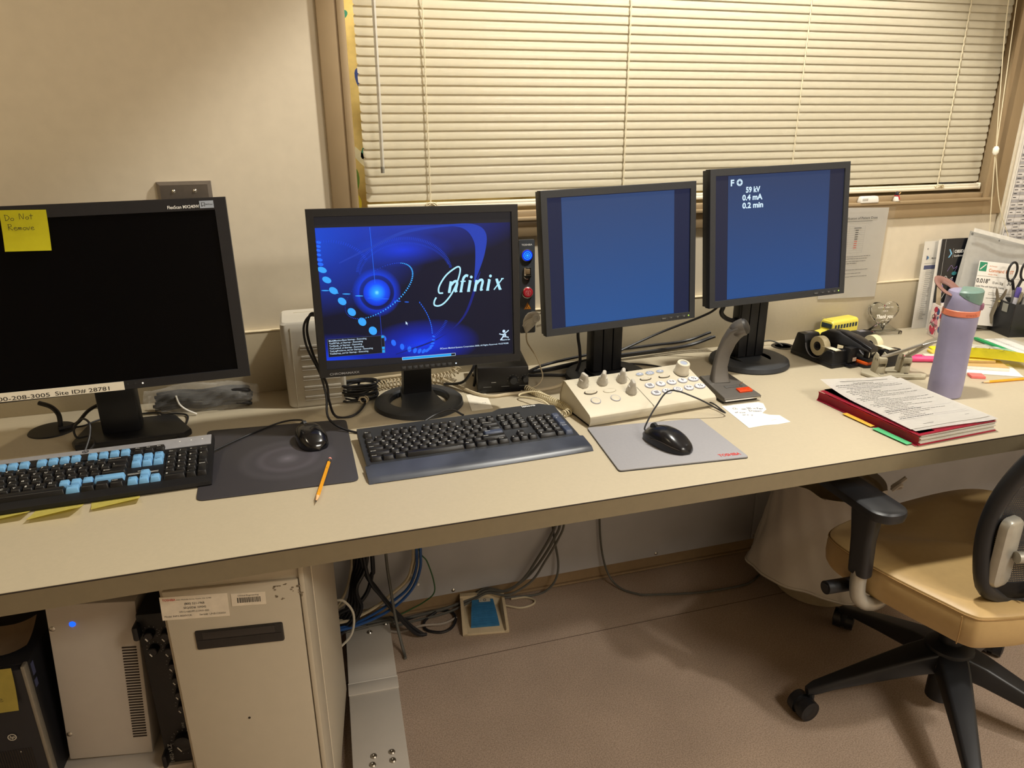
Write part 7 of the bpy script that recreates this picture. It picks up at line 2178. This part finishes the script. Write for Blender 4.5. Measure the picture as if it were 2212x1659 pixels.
# ------------------------------------------------------------------ cable runs below the desk
def run(label, pts, r, m, cat='cable', grp=None, name='hanging_cable', dy=0.0):
    pts = [(q[0], q[1] - dy, q[2]) for q in pts]
    return cable(name, label, cat, pts, r, m, None, grp, 7, 7)
TOPZ = HD - TH - 0.002
GRP = 'black cables hanging behind the ivory tower'
m_cb = mat('black_rubber', '#16161a', 0.45)
m_cblue = mat('blue_rubber', '#1f4a86', 0.45)
m_cgreen = mat('green_rubber', '#2f5a34', 0.5)
m_ccr = mat('cream_cable', '#b3a68c', 0.5)
for k in range(3):
    dx = 0.012 * k
    run(('cream cable on the inside of the cable bend behind the tower', 'cream cable in the middle of the cable bend behind the tower', 'cream cable on the outside of the cable bend behind the tower')[k], [(0.235 + dx, -0.05, TOPZ), (0.233 + dx, -0.055, 0.45), (0.229 + dx, -0.07, 0.262), (0.222 + dx, -0.075, 0.212), (0.203 + dx, -0.08, 0.168), (0.152 + dx * 0.7, -0.085, 0.130 - 0.004 * k), (0.106 + dx * 0.5, -0.09, 0.102 - 0.005 * k), (0.04, -0.10, 0.085 - 0.004 * k), (-0.05, -0.11, 0.08), (-0.06, -0.115, 0.004)], 0.0045, m_ccr, grp='cream cables in the bend behind the tower', dy=-0.011 * k)
for k in range(2):
    dx = 0.009 * k
    run(('blue cable bending with the cream ones behind the tower', 'second blue cable just under the other blue one behind the tower')[k], [(0.243 + dx, -0.065, TOPZ), (0.241 + dx, -0.07, 0.42), (0.237 + dx, -0.082, 0.262), (0.231 + dx, -0.088, 0.205), (0.205 + dx, -0.092, 0.150), (0.155 + dx, -0.096, 0.115 - 0.008 * k), (0.108, -0.10, 0.092 - 0.008 * k), (0.04, -0.11, 0.075), (-0.06, -0.12, 0.07), (-0.07, -0.125, 0.004)], 0.0042, m_cblue, dy=0.010 * k)
b = MB(); b.tube([(0.2150, -0.070, 0.185), (0.2270, -0.085, 0.160), (0.2300, -0.075, 0.150), (0.236, -0.085, 0.150)], 0.004, 6, 4); o = b.obj('cable_tie', mat('tie_white', '#d8d4cc', 0.4)); tag(o, 'white tie holding the cream and blue cables together', 'cable tie')
run('thin green earth wire hanging against the grey wall panel', [(0.245, -0.04, TOPZ), (0.244, -0.045, 0.45), (0.2443, -0.06, 0.262), (0.2677, -0.06, 0.205), (0.284, -0.06, 0.136), (0.2835, -0.055, 0.09), (0.255, -0.04, 0.055), (0.215, -0.03, 0.030), (0.15, -0.03, 0.006)], 0.0020, m_cgreen)
run('grey cable hanging straight down in front of the cable tangle to the floor', [(0.152, -0.09, TOPZ), (0.150, -0.095, 0.40), (0.150, -0.10, 0.257), (0.154, -0.11, 0.18), (0.160, -0.135, 0.090), (0.168, -0.165, 0.030), (0.172, -0.185, 0.008), (0.1725, -0.205, 0.006)], 0.0042, m_cablegr)
run('black cable crossing diagonally down to the floor coil', [(0.070, -0.10, 0.45), (0.0865, -0.10, 0.250), (0.118, -0.10, 0.170), (0.160, -0.105, 0.095), (0.199, -0.11, 0.040), (0.230, -0.12, 0.010), (0.238, -0.125, 0.007)], 0.0062, m_cb)
run('second black cable crossing diagonally beside the first', [(0.080, -0.115, 0.45), (0.095, -0.115, 0.235), (0.130, -0.115, 0.150), (0.175, -0.12, 0.072), (0.215, -0.13, 0.020), (0.245, -0.125, 0.007)], 0.0050, m_cb)
run('black cable curving from under the desk back behind the tower', [(0.114, -0.08, TOPZ), (0.114, -0.08, 0.262), (0.108, -0.08, 0.205), (0.092, -0.08, 0.152), (0.060, -0.085, 0.120), (0.0, -0.09, 0.10), (-0.05, -0.10, 0.05), (-0.06, -0.10, 0.006)], 0.0062, m_cb)
rnd = random.Random(31)
for k in range(5):
    x = 0.100 + 0.008 * k
    run(('leftmost', 'second', 'third', 'fourth', 'rightmost')[k] + ' of five black cables hanging behind the tower', [(x - 0.02, -0.06, TOPZ), (x - 0.03, -0.065, 0.30), (x - 0.045 - 0.006 * k, -0.07 - 0.004 * k, 0.20), (x - 0.06, -0.075, 0.130), (x - 0.085, -0.08, 0.085), (x - 0.14, -0.09, 0.05), (x - 0.17, -0.09, 0.006)], 0.0050, m_cb, grp=GRP, dy=0.009 * k)
for k in range(2):
    run(('cream cable nearest the tower edge hanging from the desk', 'cream cable just right of the tower edge hanging from the desk')[k], [(0.062 + 0.026 * k, -0.05, TOPZ), (0.060 + 0.026 * k, -0.06, 0.30), (0.052 + 0.022 * k, -0.07, 0.215), (0.022 + 0.020 * k, -0.07, 0.135), (-0.03, -0.07, 0.08), (-0.06, -0.07, 0.006)], 0.0042, m_ccr)
run('white cable looping out beside the back edge of the tower', [(-0.02, -0.19, 0.215), (0.0148, -0.20, 0.2265), (0.0334, -0.20, 0.2093), (0.0451, -0.20, 0.1802), (0.0437, -0.20, 0.1421), (0.0300, -0.20, 0.105), (-0.01, -0.205, 0.07), (-0.03, -0.21, 0.0345)], 0.0034, mat('white_rubber', '#c9c2b2', 0.5))
for k, (dx, dy, r_) in enumerate(((0.0, 0.0, 0.0042), (0.010, 0.012, 0.0042), (0.018, 0.0, 0.0036))):
    run(('nearest', 'middle', 'farthest')[k] + ' of three grey cables sweeping left along the wall from the desk', [(0.672 + dx, -0.035, TOPZ), (0.672 + dx, -0.035, 0.40), (0.668 + dx, -0.04, 0.262), (0.648 + dx, -0.045, 0.210), (0.606 + dx, -0.05, 0.145), (0.560 + dx, -0.055 + dy, 0.085), (0.505, -0.056 + dy, 0.052), (0.450, -0.020 - 0.002 * k, 0.048), (0.400, -0.024, 0.030), (0.32, -0.035 + dy, 0.014), (0.22, -0.035 + dy, 0.006), (0.16, -0.04 + dy, 0.006), (0.145, -0.06, 0.0395), (0.02, -0.07 + dy, 0.040)], r_, m_cablegr, grp='grey cables along the wall below the desk', dy=0.010 * k)
run('grey cable dropping straight then looping back along the baseboard', [(0.665, -0.030, TOPZ), (0.658, -0.032, 0.30), (0.662, -0.035, 0.206), (0.676, -0.04, 0.110), (0.668, -0.045, 0.055), (0.640, -0.045, 0.020), (0.600, -0.040, 0.006), (0.53, -0.030, 0.006), (0.48, -0.022, 0.006)], 0.0036, m_cablegr)
run('cream cable loop on the floor right of the foot switch', [(0.495, -0.060, 0.006), (0.540, -0.085, 0.004), (0.580, -0.080, 0.004), (0.592, -0.062, 0.004), (0.570, -0.040, 0.004), (0.525, -0.035, 0.004)], 0.0032, m_ccr)
run('black cable coiled on the floor left of the foot switch', [(0.150, -0.058, 0.0385), (0.200, -0.040, 0.006), (0.2779, -0.026, 0.006), (0.330, -0.040, 0.006), (0.3410, -0.0752, 0.006), (0.322, -0.1153, 0.006), (0.2873, -0.1271, 0.006), (0.2491, -0.1043, 0.006), (0.250, -0.065, 0.006), (0.29, -0.04, 0.012)], 0.0042, m_cb)
run('grey cable on the floor running from the duct to the foot switch', [(0.142, -0.078, 0.006), (0.1800, -0.092, 0.006), (0.2365, -0.0948, 0.016), (0.2982, -0.091, 0.006), (0.345, -0.076, 0.006)], 0.0036, mat('warm_grey_rubber', '#8d8378', 0.5))
run('long grey cable hanging from the desk and sweeping along the floor to the trash bin', [(0.812, -0.025, TOPZ), (0.812, -0.026, 0.40), (0.8134, -0.03, 0.2345), (0.824, -0.035, 0.116), (0.845, -0.045, 0.035), (0.868, -0.085, 0.007), (0.905, -0.125, 0.005), (0.9375, -0.1411, 0.005), (1.0794, -0.1747, 0.005), (1.20, -0.1835, 0.005), (1.27, -0.180, 0.005), (1.33, -0.150, 0.005)], 0.0034, m_cablegr)
run('pale wire hanging against the wall right of the trash bin', [(1.760, -0.020, TOPZ), (1.757, -0.020, 0.50), (1.735, -0.02, 0.42), (1.700, -0.02, 0.37), (1.68, -0.02, 0.30), (1.69, -0.02, 0.15), (1.70, -0.03, 0.006)], 0.0020, m_cablegr)
run('white cord on the floor at the right edge of the duct', [(0.128, -0.575, 0.004), (0.150, -0.585, 0.004), (0.165, -0.600, 0.004), (0.160, -0.640, 0.004)], 0.0022, mat('white_rubber', '#c9c2b2', 0.5))

# ------------------------------------------------------------------ trash bin with a white bag
t = thing('trash_bin', 'trash bin lined with a baggy white plastic bag under the desk', 'trash bin', (1.4700, -0.2400, 0.0))
b = MB(); b.lathe([(0, 0.0), (0.115, 0.0), (0.122, 0.006), (0.148, 0.36), (0.144, 0.36), (0.118, 0.008), (0, 0.008)], None, 36); b.obj('bin', mat('bin_cream', '#a89a80', 0.5), t)
def bag(u, v):
    a = 2 * PI * u
    # v: 0 inside rim -> 1 hem
    if v < 0.15:
        r = 0.138 + 0.014 * (v / 0.15); z = 0.33 + 0.05 * (v / 0.15)
    else:
        q = (v - 0.15) / 0.85
        flare = 0.022 + 0.060 * max(0, math.cos(a - R(195))) + 0.010 * math.sin(4 * a + 0.7)
        r = 0.154 + flare * q ** 1.3 + 0.004 * math.sin(9 * a + 7 * q) * q + 0.0022 * math.sin(17 * a - 11 * q)
        z = 0.385 - (0.295 - 0.03 * math.sin(2 * a + 1)) * q + 0.02 * math.sin(4 * a) * (1 - q)
    return (r * math.cos(a), min(r * math.sin(a), 0.215), max(z, 0.03))
b = MB(); b.grid(bag, 110, 34)
bm_ = mat('bag_white', '#b9b2a8', 0.38, noise=0.02)
b.obj('bag', bm_, t)
b = MB(); b.tube([bag(k / 60, 1.0) for k in range(60)], 0.004, 6, 2, True); b.obj('bag_hem', bm_, t)
b = MB(); b.tube([(0.10, -0.13, 0.385), (0.118, -0.135, 0.402), (0.135, -0.128, 0.392), (0.128, -0.115, 0.380), (0.112, -0.120, 0.390), (0.13, -0.125, 0.405), (0.145, -0.130, 0.42)], 0.006, 6, 4); b.obj('knot', bm_, t)
# ------------------------------------------------------------------ office chair
CC = (1.412, -0.768)
CR = 0.15
m_chb = mat('chair_black', '#191a1d', 0.42, noise=0.05)
m_van = mat('seat_vinyl', '#a58a5c', 0.42, noise=0.03, scale=70, bump=0.08)
m_sil = mat('chair_silver', '#a3a096', 0.38, 0.55)
t = thing('office_chair', 'office chair with a tan vinyl seat, black mesh back and black five-star base', 'chair', (CC[0], CC[1], 0.0), CR)
def loc2(wx, wy):
    dx, dy = wx - CC[0], wy - CC[1]
    c, s_ = math.cos(-CR), math.sin(-CR)
    return (dx * c - dy * s_, dx * s_ + dy * c)
# seat cushion outline (local: +y is the front)
half = [(0.0, 0.225), (0.16, 0.215), (0.245, 0.190), (0.282, 0.145), (0.295, 0.08), (0.288, -0.02), (0.272, -0.12), (0.262, -0.168), (0.238, -0.190), (0.14, -0.222), (0.0, -0.235)]
out = [v for v in smooth_path([(-x, y, 0) for x, y in half] + [(x, y, 0) for x, y in half[::-1][1:-1]], 4, True)]
def seat_ring(sc, z):
    r_ = []
    for v in out:
        fr = max(0, (v.y - 0.08) / 0.145)
        r_.append((v.x * sc, v.y * sc, z - 0.022 * fr ** 2 - (0.0)))
    return r_
b = MB()
b.loft([seat_ring(0.86, 0.405), seat_ring(0.965, 0.408), seat_ring(0.99, 0.422), seat_ring(1.0, 0.445), seat_ring(0.998, 0.470), seat_ring(0.985, 0.484), seat_ring(0.95, 0.490), seat_ring(0.80, 0.493), seat_ring(0.45, 0.489), seat_ring(0.1, 0.486)])
b.obj('seat', m_van, t)
b = MB()
ring = seat_ring(0.994, 0.4795)
b.tube(ring, 0.0016, 5, 0, True)
for i in (0,):
    pass
pt = loc2(1.168, -0.966)
b.tube([(pt[0], pt[1] + 0.002, 0.478), (pt[0] - 0.001, pt[1], 0.445), (pt[0] + 0.004, pt[1] + 0.003, 0.412)], 0.0014, 5, 3)
b.obj('seat_seam', mat('seam_tan', '#8a6c40', 0.6), t)
b = MB(); b.box((0, 0.01, 0.392), (0.30, 0.32, 0.030), 0.01); b.box((0, 0.0, 0.360), (0.16, 0.22, 0.05), 0.012); b.obj('seat_pan', m_chb, t)
b = MB(); b.cyl((0, 0, 0.18), (0, 0, 0.36), 0.026, n=24); b.cyl((0, 0, 0.24), (0, 0, 0.34), 0.030, n=24); b.cyl((0, 0, 0.045), (0, 0, 0.15), 0.029, n=24); b.obj('gas_lift', m_chb, t)
b = MB(); b.lathe([(0.0, 0.135), (0.050, 0.140), (0.058, 0.160), (0.052, 0.200), (0.036, 0.210), (0.0, 0.21)], None, 32); b.obj('hub', m_chb, t)
# five star base
m_cas = mat('caster_black', '#17171a', 0.35)
for k in range(5):
    a = R(164.5 + 72 * k) - CR
    d = Vector((math.cos(a), math.sin(a), 0)); n_ = Vector((-d.y, d.x, 0))
    b = MB()
    rings = []
    for (r_, w, z0, z1) in ((0.02, 0.070, 0.140, 0.200), (0.08, 0.062, 0.130, 0.184), (0.18, 0.048, 0.104, 0.144), (0.27, 0.036, 0.078, 0.106), (0.312, 0.031, 0.062, 0.088), (0.330, 0.022, 0.058, 0.076)):
        c = d * r_
        rings.append([tuple(c + n_ * q[0] + Vector((0, 0, (z0 + z1) / 2 + q[1]))) for q in rrect(w, z1 - z0, 0.008, 3)])
    b.loft(rings)
    b.obj('base_leg', m_chb, t)
    cp = d * 0.318
    sw = R((20, -30, 60, 10, -50)[k]) + a
    cx = Vector((math.cos(sw), math.sin(sw), 0)); cn = Vector((-cx.y, cx.x, 0))
    cen = cp + cx * 0.020 + Vector((0, 0, 0.028))
    b = MB()
    for s_ in (-1, 1):
        q0 = cen + cn * (0.006 * s_); q1 = cen + cn * (0.026 * s_)
        b.cyl(q0, q1, 0.028, 0.0265, 28)
        b.cyl(q1, q1 + cn * (0.002 * s_), 0.020, 0.016, 24)
    w_ = b.obj('caster', m_cas, t)
    b = MB(); b.cyl(cp + Vector((0, 0, 0.036)), cp + Vector((0, 0, 0.066)), 0.009, n=14); b.cyl(cen - cn * 0.006, cen + cn * 0.006, 0.024, n=24); b.obj('caster_stem', m_chb, w_)
# backrest: curved mesh panel in a black frame
def back(u, v):
    # u -1..1 across, v 0..1 upwards
    hw = 0.212 + 0.022 * math.sin(PI * min(1, v * 1.5)) - 0.040 * v
    corner = 0.0
    z = 0.488 + 0.56 * v
    y = -0.182 + 0.035 * math.sin(PI * min(1.0, v * 1.35)) - 0.115 * v ** 2.2
    x = u * hw
    if v < 0.12:
        q = (0.12 - v) / 0.12
        x = u * (hw - 0.060 * (1 - math.sqrt(max(0, 1 - q * q))))
    return (x, y - 0.055 * (1 - u * u) + 0.02, z)
rim = [back(-1, v / 20) for v in range(21)] + [back(-1 + 2 * u / 12, 1.0) for u in range(1, 12)] + [back(1, 1 - v / 20) for v in range(21)] + [back(1 - 2 * u / 12, 0.0) for u in range(1, 12)]
b = MB(); b.tube(rim, 0.0165, 10, 2, True, flat=1.0)
b.grid(lambda u, v: (back(-1 + 2 * u, 0.085 * v)[0], back(-1 + 2 * u, 0.085 * v)[1] - 0.004, back(-1 + 2 * u, 0.085 * v)[2]), 20, 4, 0.008)
fr_ = b.obj('back_frame', m_chb, t)
mm = bpy.data.materials.new('mesh_weave')
mm.use_nodes = True
nt = mm.node_tree
p = nt.nodes['Principled BSDF']
p.inputs['Base Color'].default_value = rgb('#2a2a2c'); p.inputs['Roughness'].default_value = 0.6
tc = nt.nodes.new('ShaderNodeTexCoord')
wv1 = nt.nodes.new('ShaderNodeTexWave'); wv1.bands_direction = 'X'; wv1.inputs['Scale'].default_value = 95
wv2 = nt.nodes.new('ShaderNodeTexWave'); wv2.bands_direction = 'Z'; wv2.inputs['Scale'].default_value = 70
for w_ in (wv1, wv2):
    nt.links.new(tc.outputs['Object'], w_.inputs['Vector'])
mxx = nt.nodes.new('ShaderNodeMath'); mxx.operation = 'MINIMUM'
nt.links.new(wv1.outputs['Fac'], mxx.inputs[0]); nt.links.new(wv2.outputs['Fac'], mxx.inputs[1])
gt = nt.nodes.new('ShaderNodeMath'); gt.operation = 'LESS_THAN'; gt.inputs[1].default_value = 0.80
nt.links.new(mxx.outputs[0], gt.inputs[0]); nt.links.new(gt.outputs[0], p.inputs['Alpha'])
b = MB(); b.grid(lambda u, v: back(-0.97 + 1.94 * u, 0.07 + 0.91 * v), 26, 26); b.obj('back_mesh', mm, t)
# lumbar brackets and bar on the rear of the back
for s_ in (-1, 1):
    p0 = back(s_ * 0.88, 0.21)
    b = MB()
    b.loft([[(p0[0] + q[0] * sc, p0[1] - 0.010 - dy, p0[2] + q[1] * sz) for q in rrect(0.054, 0.150, 0.018, 5)] for (sc, sz, dy) in ((1.0, 1.0, -0.004), (1.0, 1.0, 0.004), (0.90, 0.96, 0.011), (0.6, 0.9, 0.014))])
    b.obj('lumbar_bracket', m_sil, t)
p0 = back(-0.86, 0.20); p1 = back(0.86, 0.20)
b = MB(); b.tube([(p0[0], p0[1] - 0.030, p0[2] + 0.004), (p0[0] * 0.5, back(-0.43, 0.20)[1] - 0.034, p0[2]), (0, back(0, 0.20)[1] - 0.036, p0[2]), (p1[0] * 0.5, back(0.43, 0.20)[1] - 0.034, p0[2]), (p1[0], p1[1] - 0.030, p0[2] + 0.004)], 0.0115, 12, 4); b.obj('lumbar_bar', m_sil, t)
b = MB()
q = back(-0.74, 0.045)
MT = M4((q[0], q[1] - 0.016, q[2] - 0.012), rx=R(88), rz=R(-12))
for k in range(2):
    b.put([(0.009 * k, 0, 0), (0.009 * k + 0.005, 0, 0), (0.009 * k + 0.0075, 0.030, 0), (0.009 * k + 0.0025, 0.030, 0)], [(0, 1, 2, 3)], MT)
b.text('F', 0.040, MT @ M4((0.020, 0.001, 0)), 'L', off=0.03)
b.obj('back_lettering', m_white_ink, t)
b = MB(); b.tube([(0, -0.09, 0.372), (0, -0.20, 0.365), (0, -0.262, 0.41), (0, -0.272, 0.50), (0, -0.252, 0.60)], 0.022, 10, 5, flat=0.7); b.obj('back_support', m_chb, t)
# armrests
for s_ in (-1, 1):
    b = MB()
    if s_ < 0:
        pc = loc2(1.074, -0.735)
        ang = R(-2) - CR
    else:
        pl = loc2(1.074, -0.735)
        pc = (-pl[0], pl[1])
        ang = -(R(-2) - CR)
    Mp = M4((pc[0], pc[1], 0.652), rz=ang)
    b.loft([[(q_[0] * sc, q_[1] * sc2, z) for q_ in rrect(0.082, 0.265, 0.036, 6)] for (sc, sc2, z) in ((0.70, 0.90, -0.014), (0.95, 0.985, -0.008), (1.0, 1.0, 0.002), (0.97, 0.99, 0.010), (0.86, 0.96, 0.0135))], Mp)
    b.obj('arm_pad', m_chb, t)
    po = loc2(1.080, -0.778)
    po = (po[0] if s_ < 0 else -po[0], po[1])
    b = MB()
    b.loft([[(po[0] + q_[0] + 0.010 * s_ * -1 * tq, po[1] + q_[1], z) for q_ in rrect(w, d, 0.012, 4)] for (w, d, z, tq) in ((0.031, 0.046, 0.470, 1.2), (0.032, 0.048, 0.475, 1.2), (0.032, 0.050, 0.56, 0.4), (0.036, 0.066, 0.640, 0))])
    b.obj('arm_post', m_chb, t)
    b = MB()
    xx = po[0] - 0.012 * s_
    b.tube([(xx, po[1], 0.480), (xx, po[1], 0.44), (xx - s_ * 0.006, po[1] - 0.004, 0.408), (xx - s_ * 0.030, po[1] - 0.012, 0.390), (xx - s_ * 0.075, po[1] - 0.010, 0.388), (xx - s_ * 0.16, po[1] + 0.02, 0.390)], 0.0165, 12, 5)
    b.obj('arm_tube', m_sil, t)
lv = loc2(1.040, -0.742)
b = MB(); b.cyl((lv[0], lv[1], 0.420), (lv[0] + 0.09, lv[1] - 0.012, 0.414), 0.0150, n=20); b.cyl((lv[0], lv[1], 0.420), (lv[0] - 0.002, lv[1], 0.420), 0.010, n=16); b.cyl((lv[0] + 0.08, lv[1] - 0.01, 0.412), (-0.1, lv[1] - 0.01, 0.400), 0.006, n=10); b.obj('adjuster_knob', m_chb, t)
